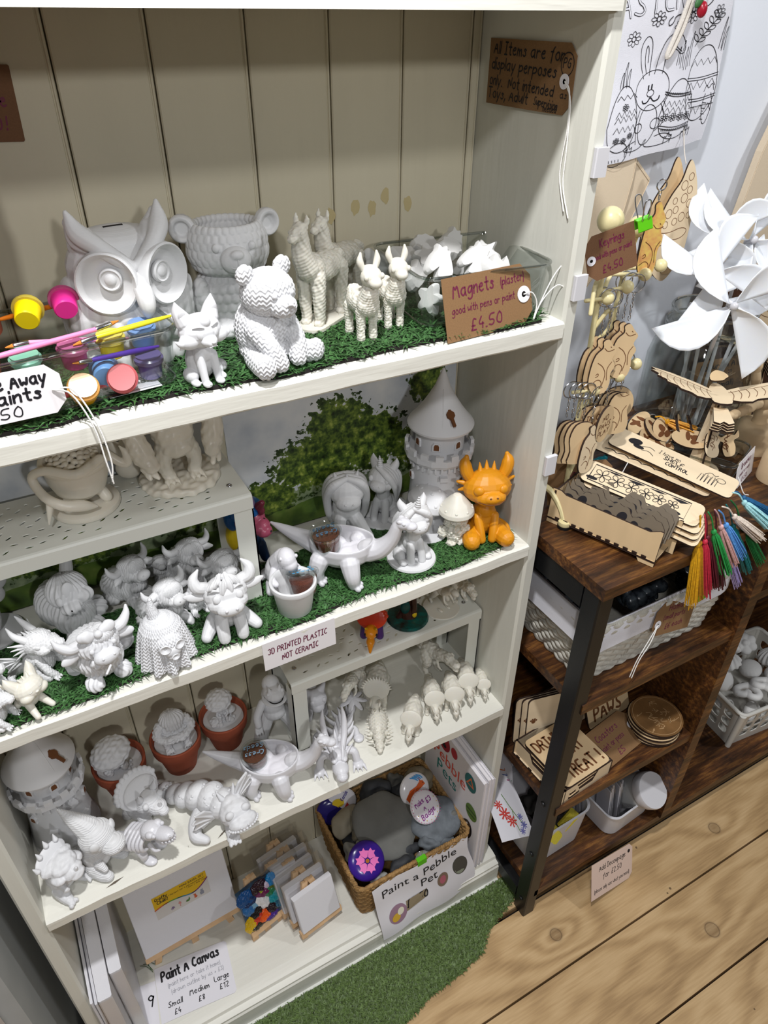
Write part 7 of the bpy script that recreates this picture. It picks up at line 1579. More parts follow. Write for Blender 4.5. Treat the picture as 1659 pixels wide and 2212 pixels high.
dup(d[0], (.144, .040, 1.162), -108, 'wooden dog keyring, front one of the right hanging trio'); dup(d[0], (.142, .0475, 1.162), -106, 'wooden dog keyring, middle one of the right hanging trio'); dup(d[0], (.139, .055, 1.162), -104, 'wooden dog keyring, rear one of the right hanging trio')
RB = [(x * .8, y * 1.2) for x, y in DOG]
kr = keyring('painted yellow animal keyring hanging at the top right of the cream stand', (.165, .052, 1.262), -106, RB, dogdraw, chain=.010, ring=.006, mface='plyw')
kr.children[2].data = kr.children[2].data.copy() if len(kr.children) > 2 else None
for c in kids(kr):
    if c.name.startswith('charm'): c.data.materials[0] = mat('yellow_painted_ply', 'D8BC62', .5, var=.2, vscale=120, col2='C88A5A')
RD = [(.022 * math.cos(a), .026 * math.sin(a)) for a in np.linspace(0, 2 * PI, 33)[:-1]]
def quote(lines):
    def f(k, hi):
        for i, tx in enumerate(lines): k.text(tx, 0, .006 - i * .0105 - hi, .0075, w=.0013, W=min(.034, .008 * len(tx)), center=True)
    return f
SQ = sm([(-11, 0), (11, 0), (14, 12), (10, 26), (13, 38), (4, 46), (-8, 44), (-13, 30), (-10, 14)], 3); SQ = [(x * .0013, y * .0013) for x, y in SQ]
low = [(RD, quote(['NO', 'PAWS', 'PLAY']), .130, .036, 1.044, -30, 'round engraved wooden keyring facing out at the front of the lower row'), (RD, quote(['IM ONE', 'CRAZY', 'DOG']), .122, .044, 1.044, -50, 'round engraved wooden keyring behind the front round one'), (RD, None, .116, .050, 1.043, -60, 'dark edged round keyring at the back of the left lower hook'),
       (SQ, dogdraw, .166, .048, 1.055, -62, 'shaped wooden keyring at the front of the right lower bunch'), (SQ, None, .161, .053, 1.055, -60, 'shaped wooden keyring second in the right lower bunch'), (SQ, None, .156, .058, 1.055, -58, 'shaped wooden keyring third in the right lower bunch'), (SQ, None, .151, .062, 1.054, -56, 'shaped wooden keyring at the rear of the right lower bunch'), (RD, None, .176, .060, 1.053, -80, 'round blank wooden keyring at the far right of the lower bunch'),
       (SQ, None, .092, .034, 1.036, -60, 'shaped wooden keyring at the front of the bunch beside the bookcase'), (SQ, None, .087, .039, 1.036, -58, 'second keyring of the bunch beside the bookcase'), (SQ, None, .082, .044, 1.035, -56, 'third keyring of the bunch beside the bookcase'), (SQ, None, .077, .049, 1.035, -54, 'rear keyring of the bunch beside the bookcase'), (DOG, dogdraw, .104, .030, 1.030, -40, 'pale animal shaped keyring hanging lowest beside the bookcase')]
for o_, dr, x, y, z, rz, lb in low: keyring(lb, (x, y, z), rz - 42, o_, dr, chain=.030 if o_ is not RD else .026, mface='plyw' if 'pale' in lb else 'ply')
tagcard('price_tag', 'brown kraft tag reading Keyrings with a price clipped to the top of the cream stand', .060, .050, (.057, .030, 1.166), (86, -16, -14), M['kraftd'], .010, 'left', [('Keyrings', .018, .035, .0085, dict(W=.030, rot=2)), ('good with pens or paint', .008, .0225, .0058, dict(W=.048, rot=3)), ('£4.50', .018, .006, .0085, dict(W=.026, rot=3))], eyelet=(.006, .024, .0052))
t = thing('binder_clip', 'black and green binder clip on the corner of the Keyrings tag', 'clip', (.108, .017, 1.231), (4, -16, -14)); obj('clip_body', B().loft([[(x, y, z) for y, z in ((-.005, -.010), (-.0054, -.009), (-.0036, .003), (.0036, .003), (.0054, -.009), (.005, -.010), (.003, .0015), (-.003, .0015))] for x in (-.0085, .0085)]), M['green'], t, 0)
for s in (-1, 1): obj('handle', B().tube([(-.0035, s * .004, .002), (-.004, s * .008, .014), (-.003, s * .010, .024), (.003, s * .010, .024), (.004, s * .008, .014), (.0035, s * .004, .002)], .0007, 8, 4), M['steel'], t)

# ---------------------------------------------------------------- windmill jar
JX, JY = .425, .128
t = thing('glass_jar', 'clear glass jar with a threaded neck holding white windmills on sticks', 'jar', (JX, JY, TT))
pr = [(.0001, .001), (.070, .001), (.080, .006), (.083, .02), (.083, .130), (.078, .152), (.066, .168), (.063, .176), (.0665, .180), (.063, .184), (.0655, .190), (.062, .195), (.0625, .212), (.060, .212), (.0595, .178), (.062, .168), (.074, .151), (.079, .130), (.079, .02), (.072, .006), (.0001, .005)]
obj('glass', B().lathe(pr, 56), M['glass'], t, 40)
obj('neck_thread', B().tube([(.0655 * math.cos(a), .0655 * math.sin(a), .182 + .012 * a / (4 * PI)) for a in np.linspace(0, 4 * PI, 80)], .0016, 6), M['rim'], t); obj('lip', B().tube([(.0612 * math.cos(a), .0612 * math.sin(a), .212) for a in np.linspace(0, 2 * PI, 49)[:-1]], .0022, 8, closed=True), M['rim'], t)
M['pp'] = mat('white_translucent_plastic_sheet', 'EEF0F4', .4, sss=.3)
def windmill(label, hub, nrm, r, spin, base):
    """pinwheel at hub facing nrm; its stick runs down to base"""
    t = thing('windmill', label, 'windmill', hub, 0, 'white windmills'); n = Vector(nrm).normalized(); R = np.array(n.to_track_quat('Z', 'Y').to_matrix())
    for q in range(4):
        th = spin + q * PI / 2; e = lambda a, rad, z: np.array((rad * math.cos(a), rad * math.sin(a), z)); N = 9; G = []
        for i in range(N + 1):
            v = i / N; A = e(th, r * v, 0); hub_t = e(th + .5, r * .03, r * .14); cor = e(th, r, 0); c1 = e(th + .62, r * .98, r * .10); c2 = e(th + .95, r * .62, r * .30)
            Cc = (1 - v) ** 3 * hub_t + 3 * v * (1 - v) ** 2 * c2 + 3 * v * v * (1 - v) * c1 + v ** 3 * cor; row = []
            for j in range(N + 1): u = j / N; row.append(A * (1 - u) + Cc * u + np.array((0, 0, -r * .05 * math.sin(PI * u) * (1 - v))))
            G.append(row)
        b = B(); P = np.array(G).reshape(-1, 3) @ R.T; m = N + 1; b.add(P, [(i * m + j, (i + 1) * m + j, (i + 1) * m + j + 1, i * m + j + 1) for i in range(N) for j in range(N)])
        o = obj('sail', b, M['pp'], t, 180); so = o.modifiers.new('th', 'SOLIDIFY'); so.thickness = .0008
    obj('hub', B().tube([R @ np.array((0, 0, -.006)), R @ np.array((0, 0, r * .16))], .0035, 10).ell(R @ np.array((0, 0, r * .17)), .0055), M['wpl'], t, 60)
    st_ = np.array(base, float) - np.array(hub); bk = R @ np.array((0, 0, -.007)); obj('stick', B().tube([bk, st_], .0028, 10), M['wpl'], t, 60)
cam_d = np.array((-.62, -.58, .30))
windmill('large white windmill at the front of the jar, lowest of the bunch', (.348, .052, 1.088), (-.55, -.75, .25), .105, .35, (.44, .14, TT + .012))
windmill('white windmill just above the lowest one', (.358, .095, 1.120), (-.5, -.7, .45), .090, 1.0, (.40, .11, TT + .012))
windmill('white windmill at the back of the bunch, topmost', (.410, .140, 1.150), (-.6, -.7, .2), .080, .5, (.42, .15, TT + .012))
windmill('white windmill at the right of the bunch cut by the frame edge', (.445, .120, 1.145), (-.4, -.8, .4), .095, .7, (.40, .09, TT + .012))
windmill('white windmill low at the right behind the wooden fingers', (.470, .075, 1.085), (-.2, -.8, .5), .080, .1, (.43, .12, TT + .012))
for i, (x, y, a, c_) in enumerate(((.395, .095, .016, .02), (.46, .11, -.01, .01), (.43, .165, .01, -.02))):
    o = obj('windmill_stick', B().tube([(x + a, y + c_, TT + .012), (x - a * .6, y - c_ * .4, TT + .205)], .0028, 10), M['wpl'], None, 60); tag(o, ['loose white stick at the front inside the glass jar', 'loose white stick at the right inside the glass jar', 'loose white stick at the back inside the glass jar'][i], 'stick', 'loose sticks in the jar')
tagcard('price_tag', 'brown kraft tag reading Colour In A Windmill leaning beside the jar', .098, .055, (.432, .132, .8955), (74, -3, -12), M['kraft'], .012, 'left', [('Colour In A', .016, .038, .0105, dict(W=.068, rot=2)), ('Windmill', .026, .022, .0105, dict(W=.052, rot=2)), ('(small)', .046, .008, .009, dict(W=.036, rot=2))], 'inkk')

# ---------------------------------------------------------------- wooden birds on stands
FE = M['engrave']
def bird(label, loc, rz, sc, stand=.06):
    t = thing('wooden_bird', label, 'bird ornament', loc, rz, 'laser cut wooden birds'); X = lambda pts: [(x * sc, y * sc) for x, y in pts]
    wing = [(0, .012), (.03, .020), (.07, .024), (.105, .020), (.098, .014), (.106, .010), (.095, .004), (.098, -.003), (.084, -.008), (.084, -.015), (.068, -.017), (.064, -.024), (.048, -.024), (.040, -.030), (.026, -.026), (.014, -.018), (0, -.014)]
    zt = stand
    for s, lift, nm in ((1, 14, 'wing'), (-1, 16, 'wing')):
        o = plate(X([(x * s, y) for x, y in wing][::s]), .003, nm, t, M['plyw'], loc=(0, 0, zt), rot=(0, -lift * s, 0)); k = Ink(flatS(.0033))
        for q in range(8): x = .018 + q * .0105; k.stroke([(s * x * sc, .010 * sc), (s * (x + .003) * sc, -.004 * sc), (s * (x - .002) * sc, (-.020 + q * .0012) * sc)], .0008)
        k.stroke([(s * .006 * sc, .004 * sc), (s * .05 * sc, .012 * sc), (s * .098 * sc, .016 * sc)], .0009); obj('feather_lines', k.b, FE, t, 0, loc=(0, 0, zt), rot=(0, -lift * s, 0))
    plate(X(sm([(-.012, -.03), (.012, -.03), (.014, 0), (.011, .022), (.004, .036), (-.004, .036), (-.011, .022), (-.014, 0)], 3)), .003, 'body', t, M['plyw'], loc=(0, 0, zt + .0035)); plate(X(sm([(-.012, .024), (-.013, .036), (-.005, .046), (.006, .044), (.013, .036), (.008, .030), (.004, .026)], 3)), .003, 'head', t, M['ply'], loc=(0, -.004, zt + .008), rot=(20, 0, 0))
    for q in range(4): plate(X([(-.014 - q * .001, -.060), (-.006, -.064), (0, -.058), (.006, -.064), (.014 + q * .001, -.060), (.010, -.024), (-.010, -.024)]), .0028, 'tail_layer', t, M['plyw'], loc=(0, 0, zt - .004 - q * .004), rot=(8, 0, 0))
    for r_ in (0, 90): plate(X([(-.018, 0), (.018, 0), (.006, stand / sc * .95), (-.006, stand / sc * .95)]), .003, 'upright', t, M['plyw'], loc=(0, .0015 if r_ == 0 else 0, .003), rot=(90, 0, r_))
    plate([(.032 * sc * math.cos(a), .032 * sc * math.sin(a)) for a in np.linspace(0, 2 * PI, 37)[:-1]], .003, 'base', t, M['plyw']); return t
bird('laser cut wooden bird with spread wings in front of the glass jar', (.352, .030, TT), -40, .98, .122)
bird('second laser cut wooden bird behind the kraft tag at the right', (.575, .120, TT), -24, 1.0, .115)

# jointed wooden hands
def finger(b, pts, r=.0075):
    pts = np.array(pts, float)
    for p, q in zip(pts[:-1], pts[1:]):
        d = q - p; b.tube([p + d * .06, p + d * .3, p + d * .7, p + d * .94], [r * .8, r, r * .92, r * .8], 14); b.tube([p - d * .03, p + d * .07], [r * .62, r * .62], 12)
    b.tube([pts[-1], pts[-1] + (pts[-1] - pts[-2]) * .8], [r * .85, r * .35], 14)
def woodhand(label, loc, rz, fing, base=.032, palm=True):
    t = thing('wooden_hand', label, 'artist mannequin hand', loc, rz, 'jointed wooden hands')
    obj('base', B().lathe([(base * .98, 0), (base, .002), (base * .97, .036), (base * .9, .044), (base * .7, .048), (.0001, .048)], 40), M['cyl'], t, 50); obj('wrist', B().lathe([(.012, .047), (.010, .054), (.013, .062), (.012, .074), (.0001, .076)], 24), M['cyl'], t)
    if palm: obj('palm', B().at((0, 0, .090)).lathe([(.010, -.018), (.020, -.012), (.024, 0), (.022, .012), (.012, .020), (.0001, .021)], 24, sx=1, sy=.62), M['cyl'], t)
    for f_ in fing: b = B(); finger(b, f_); obj('finger', b, M['cyl'], t, 40)
    return t
woodhand('jointed wooden hand with one finger pointing left, its round base behind the tray', (.482, .036, TT), 0, [[(-.022, -.006, .088), (-.052, -.014, .093), (-.082, -.022, .098), (-.110, -.030, .103), (-.136, -.036, .108)], [(-.020, .004, .095), (-.036, .003, .118), (-.044, .004, .142), (-.047, .004, .166), (-.046, .006, .188)], [(.020, -.004, .100), (.030, -.012, .118), (.036, -.020, .130)]])
woodhand('round wooden hand base at the right edge of the table', (.436, -.046, TT), 0, [], .028, False)
t = thing('wooden_spool', 'stack of thin wooden discs with a cut out rim on the wooden hand', 'ornament', (.500, .006, TT + .112), (60, 10, -30))
obj('disc', B().lathe([(.0001, 0), (.022, 0), (.022, .004), (.0001, .004)], 36), M['ply'], t, 30); obj('core', B().lathe([(.0001, .004), (.019, .004), (.019, .017), (.0001, .017)], 36), M['cyl'], t, 30); obj('disc', B().lathe([(.0001, .017), (.022, .017), (.022, .021), (.0001, .021)], 36), M['plyw'], t, 30)
# brown backing board and scalloped plaques at the right
t = thing('backing_board', 'dark brown boarded panel standing at the right edge behind the windmills', 'board', (.500, .190, TT), (0, 0, -8)); b = B()
for i in range(4): b.box((0, 0, .001 + i * .056), (.30, .012, .054 + i * .056))
obj('panel', b, M['bark'], t, 0)
def scal(label, loc, rot, r):
    t = thing('scalloped_plaque', label, 'plaque', loc, rot, 'scalloped wooden plaques'); a = np.linspace(0, 2 * PI, 73)[:-1]
    plate([((r + r * .09 * abs(math.sin(5 * x))) * math.cos(x), (r + r * .09 * abs(math.sin(5 * x))) * math.sin(x)) for x in a], .003, 'plate', t, M['plyw']); k = Ink(flatS(.0033)); k.stroke([(r * .75 * math.cos(x), r * .75 * math.sin(x)) for x in np.linspace(0, 2 * PI, 30)], .0009, 0)
    for q in range(6): x = q * PI / 3; k.stroke([(r * .2 * math.cos(x), r * .2 * math.sin(x)), (r * .55 * math.cos(x + .2), r * .55 * math.sin(x + .2))], .0009)
    obj('engraving', k.b, FE, t, 0); return t
scal('scalloped wooden plaque cut by the right edge, upper one on the brown board', (.598, .150, TT + .195), (86, 0, -20), .042); scal('scalloped wooden plaque cut by the right edge, lower one on the brown board', (.606, .146, TT + .112), (86, 0, -20), .040)
t = thing('paper_card', 'small white paper card behind the glass jar', 'card', (.475, .185, TT), (80, 0, -10)); obj('card', B().box((0, 0, 0), (.05, .07, .0006)), M['paper'], t, 0)

# ---------------------------------------------------------------- tray of wooden keyrings
tray('clear_tray', 'clear plastic tray of round wooden keyrings and small brooches behind the bookmarks', 'tray', (.345, .062, TT + .0005), -67, .175, .090, .040)
def slice_(label, loc, rot, rx, ry, ringed=True, dark=False, draw=True, seed=1):
    t = thing('wooden_keyring', label, 'keyring', loc, rot, 'wood slice keyrings in the tray'); n = 36
    plate([(rx * math.cos(a), ry * math.sin(a)) for a in np.linspace(0, 2 * PI, n + 1)[:-1]], .0035, 'slice', t, M['ply'] if not dark else M['bark'])
    k = Ink(flatS(.0038)); rn = random.Random(seed)
    if draw:
        for q in range(5): k.fill(blob(rn.uniform(-.4, .4) * rx, rn.uniform(-.4, .4) * ry, rx * rn.uniform(.15, .34), ry * rn.uniform(.15, .3), rn.uniform(0, 3)), q * .00005)
        obj('engraving', k.b, FE, t, 0)
    if ringed: obj('split_ring', B().tube([(rx * .78 + .010 * math.cos(a), .003 * math.cos(a), .002 + .010 * math.sin(a)) for a in np.linspace(0, 2 * PI, 25)[:-1]], .0009, 6, closed=True), M['steel'], t)
    return t
for i, (x, y, z, rx_, ry_, rz_, a, b_, lb) in enumerate([
 (.302, .118, .050, 20, -12, 20, .030, .013, 'engraved oval wooden tag with an amber tassel at the back of the tray'), (.300, .092, .034, 40, 10, 10, .021, .019, 'wooden slice keyring standing at the left end of the tray'), (.318, .100, .044, 30, -20, 60, .022, .020, 'wooden slice keyring behind the left one, its ring upright'), (.330, .090, .046, 48, 6, -20, .021, .020, 'engraved wooden slice with a highland cow at the middle of the tray'),
 (.348, .078, .050, 62, 20, 30, .024, .022, 'plain wooden slice standing on its edge right of the amber tassel'), (.362, .070, .050, 66, 24, 40, .023, .021, 'second plain wooden slice standing on its edge, with a ring through it'), (.340, .046, .047, 26, 4, -40, .030, .017, 'oval wooden slice keyring lying on top at the front of the tray'), (.312, .076, .030, 10, 8, 0, .022, .020, 'dark rimmed wooden slice low in the tray'), (.372, .050, .032, 34, 16, 20, .020, .019, 'wooden slice low at the right end of the tray')]):
    slice_(lb, (x, y, TT + z), (rx_, ry_, rz_), a, b_, i not in (0, 4), False, True, i)
def brooch(label, loc, rot, out, dark):
    t = thing('wooden_brooch', label, 'brooch', loc, rot, 'wooden brooches in the tray'); plate(out, .003, 'plate', t, M['plyw'] if not dark else M['ply']); k = Ink(flatS(.0033)); rn = random.Random(len(label))
    for q in range(9): x, y = rn.uniform(-.008, .008), rn.uniform(.006, .032); k.stroke([(x, y), (x + rn.uniform(-.006, .006), y + .005), (x + rn.uniform(-.007, .007), y + .008)], .0016 if dark else .0007)
    obj('engraving', k.b, FE, t, 0)
brooch('small wooden dog brooch standing at the right end of the tray', (.352, .012, TT + .032), (62, 0, -20), [(x * .74, y * .66) for x, y in DOG], False); brooch('small dark engraved highland cow brooch at the right corner of the tray', (.380, .004, TT + .030), (60, 0, -10), [(x * .001, y * .001) for x, y in sm([(-8, 0), (8, 0), (12, 12), (10, 22), (20, 26), (20, 36), (13, 30), (4, 32), (-4, 32), (-13, 30), (-20, 36), (-20, 26), (-10, 22), (-12, 12)], 3)], True)
tagcard('price_tag', 'white tag reading Brooches on the end wall of the keyring tray', .075, .042, (.350, -.042, TT + .002), (80, 0, 20), M['card'], .008, 'left', [('Brooches', .018, .028, .009, dict(W=.042)), ('paint or pens', .014, .017, .006, dict(W=.044)), ('£4.50', .024, .005, .007, dict(W=.024))], string=[[(.006, .02, .001), (.0, .0, .012), (.004, -.004, .018)]])
tassel('amber tassel lying over the wooden slices in the tray', (.318, .102, TT + .066), (.352, .052, TT + .054), 'E8A21A', .010)
tagcard('price_tag', 'brown kraft tag reading Bookmarks standing under the hanging keyrings', .095, .062, (.082, .062, TT + .001), (70, 0, -22), M['kraft'], .010, 'right', [('Bookmarks', .030, .040, .0095, dict(W=.052)), ('paint or pens', .030, .024, .0085, dict(W=.050))], eyelet=(.086, .028, .0055), string=[[(.086, .028, .001), (.100, .036, .010), (.112, .058, .012)]])

# ---------------------------------------------------------------- bookmark holder and bookmarks
t = thing('bookmark_holder', 'laser cut plywood box holding wooden bookmarks at the table corner', 'holder', (.058, .034, TT), (0, 0, -69.7))
def slotplate(L_, H_, nm, **k):
    o = plate([(0, .0), (.020, 0), (.024, .006), (L_ - .024, .006), (L_ - .020, 0), (L_, 0), (L_, H_), (L_ - .004, H_), (L_ - .016, H_ - .006), (.020, H_ - .004), (.012, H_), (0, H_)], .003, nm, t, M['ply'], **k); return o
slotplate(.155, .052, 'side_plate', loc=(0, .003, 0), rot=(84, 0, 0)); slotplate(.155, .050, 'divider_plate', loc=(.008, .046, 0), rot=(84, 0, 0)); slotplate(.155, .052, 'side_plate', loc=(.012, .090, 0), rot=(84, 0, 0)); plate([(.004, 0), (.095, 0), (.095, .05), (.004, .05)], .003, 'end_plate', t, M['ply'], loc=(.003, .0, 0), rot=(90, 0, 90)); plate([(0, 0), (.155, 0), (.155, .09), (0, .09)], .003, 'floor_plate', t, M['ply'], loc=(0, 0, .006))
b = B()
for i in range(11): b.box((.012 + i * .0125, -.0008, .0095), (.0185 + i * .0125, .0004, .0125))
for i in range(4): b.box((-.0004, .012 + i * .02, .0095), (.0004, .018 + i * .02, .0125))
obj('burnt_slot', b, M['burnt'], t, 0)
def bookmark(label, loc, rot, w=.042, L_=.155, draw=None, m='plyw', out=None):
    t = thing('wooden_bookmark', label, 'bookmark', loc, rot, 'wooden bookmarks'); plate(out or rrect(L_, w, .008, 4), .0025, 'plate', t, M[m])
    if draw: k = Ink(flatS(.0028)); draw(k); obj('engraving', k.b, M['inkk'] if m != 'ply' else FE, t, 0)
    return t
M['gply'] = mat('grey_brown_ply', '6E6252', .6)
wavy = [(x, .018 + .005 * math.sin(x * 150) + .002 * math.sin(x * 420)) for x in np.linspace(-.070, .070, 40)] + [(x, -.018) for x in (.070, -.070)]
def darkdraw(k):
    for q in range(7): x = -.062 + q * .019; k.fill(blob(x, .004 + .004 * math.sin(q * 2), .0075, .006, q), q * .00004); k.stroke([(x - .006, -.012), (x + .004, -.008), (x + .012, -.013)], .0016)
hb = lambda x, y, z: (.058 + x * .347 + y * .938, .034 - x * .938 + y * .347, TT + z)
for i in range(4): bookmark(['dark cut bookmark leaning in the front compartment, closest to the table corner', 'second dark cut bookmark in the front compartment', 'third dark cut bookmark in the front compartment', 'fourth dark cut bookmark against the divider'][i], hb(.082 + i * .002, .014 + i * .008, .036 + i * .003), (66 - i * 4, 0, -69.7), draw=darkdraw, m='gply', out=wavy)
def flowerdraw(k):
    k.stroke([(-.070, -.015), (.062, -.015), (.062, .015), (-.070, .015), (-.070, -.015)], .0016, 0)
    for q, x in enumerate((-.055, -.034, -.014, .006, .024, .042)):
        r = .0095 - q * .0006
        for p in range(5): a = p * 1.257 + q; k.stroke([(x, 0), (x + r * math.cos(a - .5), r * math.sin(a - .5)), (x + r * 1.35 * math.cos(a), r * 1.35 * math.sin(a)), (x + r * math.cos(a + .5), r * math.sin(a + .5)), (x, 0)], .0009)
    for q in range(4): k.fill([(.050 - q * .03, .008 + (q % 2) * .002), (.060 - q * .03, .0125), (.050 - q * .03, .0135), (.036 - q * .03, .012)])
    for x in (-.066, .048): k.fill(blob(x, -.010, .008, .003))
bookmark('flower cut-out wooden bookmark on top of the middle compartment', hb(.098, .062, .058), (16, 6, -63), .040, .160, flowerdraw)
for i in range(3): bookmark(['plain edged bookmark directly under the flower one', 'plain edged bookmark third down under the flower one', 'lowest plain edged bookmark under the flower one'][i], hb(.104 + i * .002, .060 - i * .001, .050 - i * .008), (14, 6, -64 - i), .040, .158)
def shelfdraw(k):
    k.text('I have no', -.022, .004, .0078, w=.0007, W=.032, rot=0); k.text('SHELF', -.012, -.004, .0072, w=.0012, W=.030, slant=0); k.text('CONTROL', -.006, -.0135, .0072, w=.0012, W=.034, slant=0); k.fill(blob(-.058, .006, .010, .007, .3)); k.fill(blob(-.050, -.002, .008, .004)); k.stroke([(-.046, .002), (-.036, .008), (-.028, .004)], .0009); k.stroke([(-.044, -.006), (-.034, -.002), (-.026, -.008)], .0009)
    for q in range(5): k.stroke([(.040 + q * .005, -.013), (.041 + q * .005, .003 + (q % 2) * .003), (.0445 + q * .005, .003 + (q % 2) * .003), (.0445 + q * .005, -.013)], .0007, 0)
    k.stroke(blob(.068, .004, .006, .005) , .0008, 0, 0, True); k.stroke([(.046, .006), (.052, .013), (.058, .008), (.062, .012)], .0009)
bookmark('wooden bookmark joking about shelf control lying across the top of the box', (.238, -.006, TT + .064), (7, 8, -66), .046, .178, shelfdraw)
bookmark('dark engraved bookmark under the shelf control one', (.222, .012, TT + .056), (7, 8, -63), .044, .17, darkdraw)
A0, A1 = (.176, -.112, .896), (.262, -.092, .892)
for lb, p0, p1, c in [('gold tassel hanging lowest over the table front', A0, (.194, -.128, .748), 'D8A21A'), ('ochre tassel partly behind the gold one', (.178, -.110, .893), (.210, -.126, .752), 'B07A16'), ('red tassel hanging beside the gold one', (.184, -.112, .894), (.222, -.128, .752), 'C42A44'), ('dark red tassel behind the red one', (.190, -.108, .892), (.236, -.124, .758), '5E1426'), ('bright green tassel between the red and maroon ones', (.196, -.108, .892), (.252, -.126, .782), '2A9A4A'), ('maroon tassel in the middle of the bunch', (.202, -.112, .894), (.258, -.122, .750), '4A1024'), ('pale pink tassel right of the maroon one', (.208, -.108, .892), (.268, -.124, .790), 'D8A8A4'), ('light blue tassel in the middle of the bunch', (.214, -.110, .890), (.276, -.126, .802), '5A9AE0'), ('lavender tassel with white tips hanging low', (.216, -.106, .884), (.296, -.124, .740), 'A89AD0'), ('cream tassel swept to the right', (.222, -.108, .892), (.306, -.126, .822), 'E8D8C8'), ('pale aqua tassel from the shelf control bookmark', A1, (.314, -.126, .842), 'A8DCE0'), ('deep blue tassel lying on the table top', (.268, -.086, .888), (.335, -.110, .846), '1E5A86'), ('dark green tassel at the right of the bunch', (.250, -.100, .888), (.330, -.126, .770), '1A6A34'), ('teal tassel hanging behind the cream one', (.236, -.104, .888), (.312, -.122, .758), '16706E')]:
    tassel(lb, p0, p1, c, .0085)
tassel('turquoise tassel hanging at the back end of the top bookmark', (.206, .062, TT + .062), (.128, .066, TT + .030), '1A8EA0', .010)

# ---------------------------------------------------------------- first table shelf: white rope basket
M['wrope'] = mat('white_cotton_cord', 'C9C5BA', .9, var=.1, vscale=200)
wicker('woven_basket', 'white woven cord basket with a cloth lining on the upper table shelf', .062, .345, -.088, .105, .6045, .120, M['wrope'], .016, 13, .012)
bk = [o for o in bpy.data.objects if o.name == 'woven_basket'][0]
def ringz(k, z, wob=0, seed=0):
    P = catmull(np.c_[rrect(.283 * k, .193 * k, .03, 5), np.zeros(24)], 1, True)[:, :2]; a = np.arange(len(P)); return np.c_[P * (1 + wob * np.sin(a * 1.3 + seed)[:, None]), z + .004 * np.sin(a * .7 + seed)]
obj('cloth_lining', B().loft([ringz(1.055, .080, .010), ringz(1.05, .095, .008, 1), ringz(1.04, .118, .004), ringz(1.0, .127), ringz(.96, .124), ringz(.93, .06)], cap=False), M['cotton'], bk, 60)
f = B(); rn = random.Random(6)
for i in range(70): f.ell((rn.uniform(-.115, .115), rn.uniform(-.075, .075), rn.uniform(.08, .112)), (rn.uniform(.010, .022), rn.uniform(.010, .02), rn.uniform(.006, .012)), (rn.uniform(0, 90), rn.uniform(0, 90), 0), 10, 7)
o = obj('bead_kit_bags', f, mat('dark_mixed_bead_bags', '1E222A', .25, var=.7, vscale=120, col2='4A5258'), None, 180, loc=(.2035, .0085, .6045)); o['kind'] = 'stuff'; o['label'] = 'heap of dark bagged bead kits filling the white woven basket'
tagcard('price_tag', 'brown kraft tag reading Hama (small parts) hanging on the white woven basket', .092, .056, (.166, -.1010, .674), (82, 14, 2), M['kraft'], .014, 'left', [('Hama', .028, .040, .0105, dict(W=.034, rot=3)), ('(small parts', .020, .0255, .0085, dict(W=.052, rot=3)), ('£6 each', .030, .009, .009, dict(W=.042, rot=4))], eyelet=(.010, .020, .0068), string=[[(.010, .020, .001), (-.006, .0, .004), (-.022, -.03, .005), (-.026, -.058, .004)], [(.010, .020, .001), (-.004, -.004, .006), (-.018, -.03, .006), (-.022, -.060, .005)]])
t = thing('binder_clip', 'green binder clip beside the tassels on the white woven basket', 'clip', (.262, -.098, .728), (6, 0, 6)); obj('clip_body', B().box((-.012, -.006, -.020), (.012, .006, .004), .002), M['green'], t, 0); obj('handle', B().tube([(-.005, .0, .004), (-.006, .004, .018), (0, .005, .024), (.006, .004, .018), (.005, 0, .004)], .0008, 8, 4), M['steel'], t)

# ---------------------------------------------------------------- second table shelf: coasters
C2 = .3463
for i in range(6):
    dk_ = i < 5
    t = thing('round_coaster', ['engraved round wooden coaster on top of the stack', 'round wooden coaster second from the top of the stack', 'round wooden coaster third from the top of the stack', 'round wooden coaster third from the bottom of the stack', 'round wooden coaster second from the bottom of the stack', 'round wooden coaster at the bottom of the stack'][i], 'coaster', (.310 - .002 * (i % 3), -.066 + .002 * (i % 2), C2 + .0005 + (5 - i) * .0052), 20 * i, 'round coasters in a stack')
    plate([(.046 * math.cos(a), .046 * math.sin(a)) for a in np.linspace(0, 2 * PI, 49)[:-1]], .0048, 'disc', t, mat('varnished_ply', '7E5C38', .35, var=.25, vscale=30) if i == 0 else M['ply'])
    if i == 0:
        k = Ink(flatS(.0051)); rn = random.Random(3); k.stroke([(.042 * math.cos(a), .042 * math.sin(a)) for a in np.linspace(0, 2 * PI, 48)], .0008, 0)
        for q in range(26): x, y = rn.uniform(-.03, .03), rn.uniform(-.026, .026); k.stroke([(x, y), (x + rn.uniform(-.012, .012), y + rn.uniform(-.006, .006)), (x + rn.uniform(-.01, .01), y + rn.uniform(-.01, .01))], .0011)
        obj('engraving', k.b, mat('pale_engraving', 'B8946A', .5), t, 0)
t = thing('coaster_box', 'laser cut plywood tray of square Drink and Treat coasters on the table shelf', 'box', (.058, -.108, C2), (0, 0, 4))
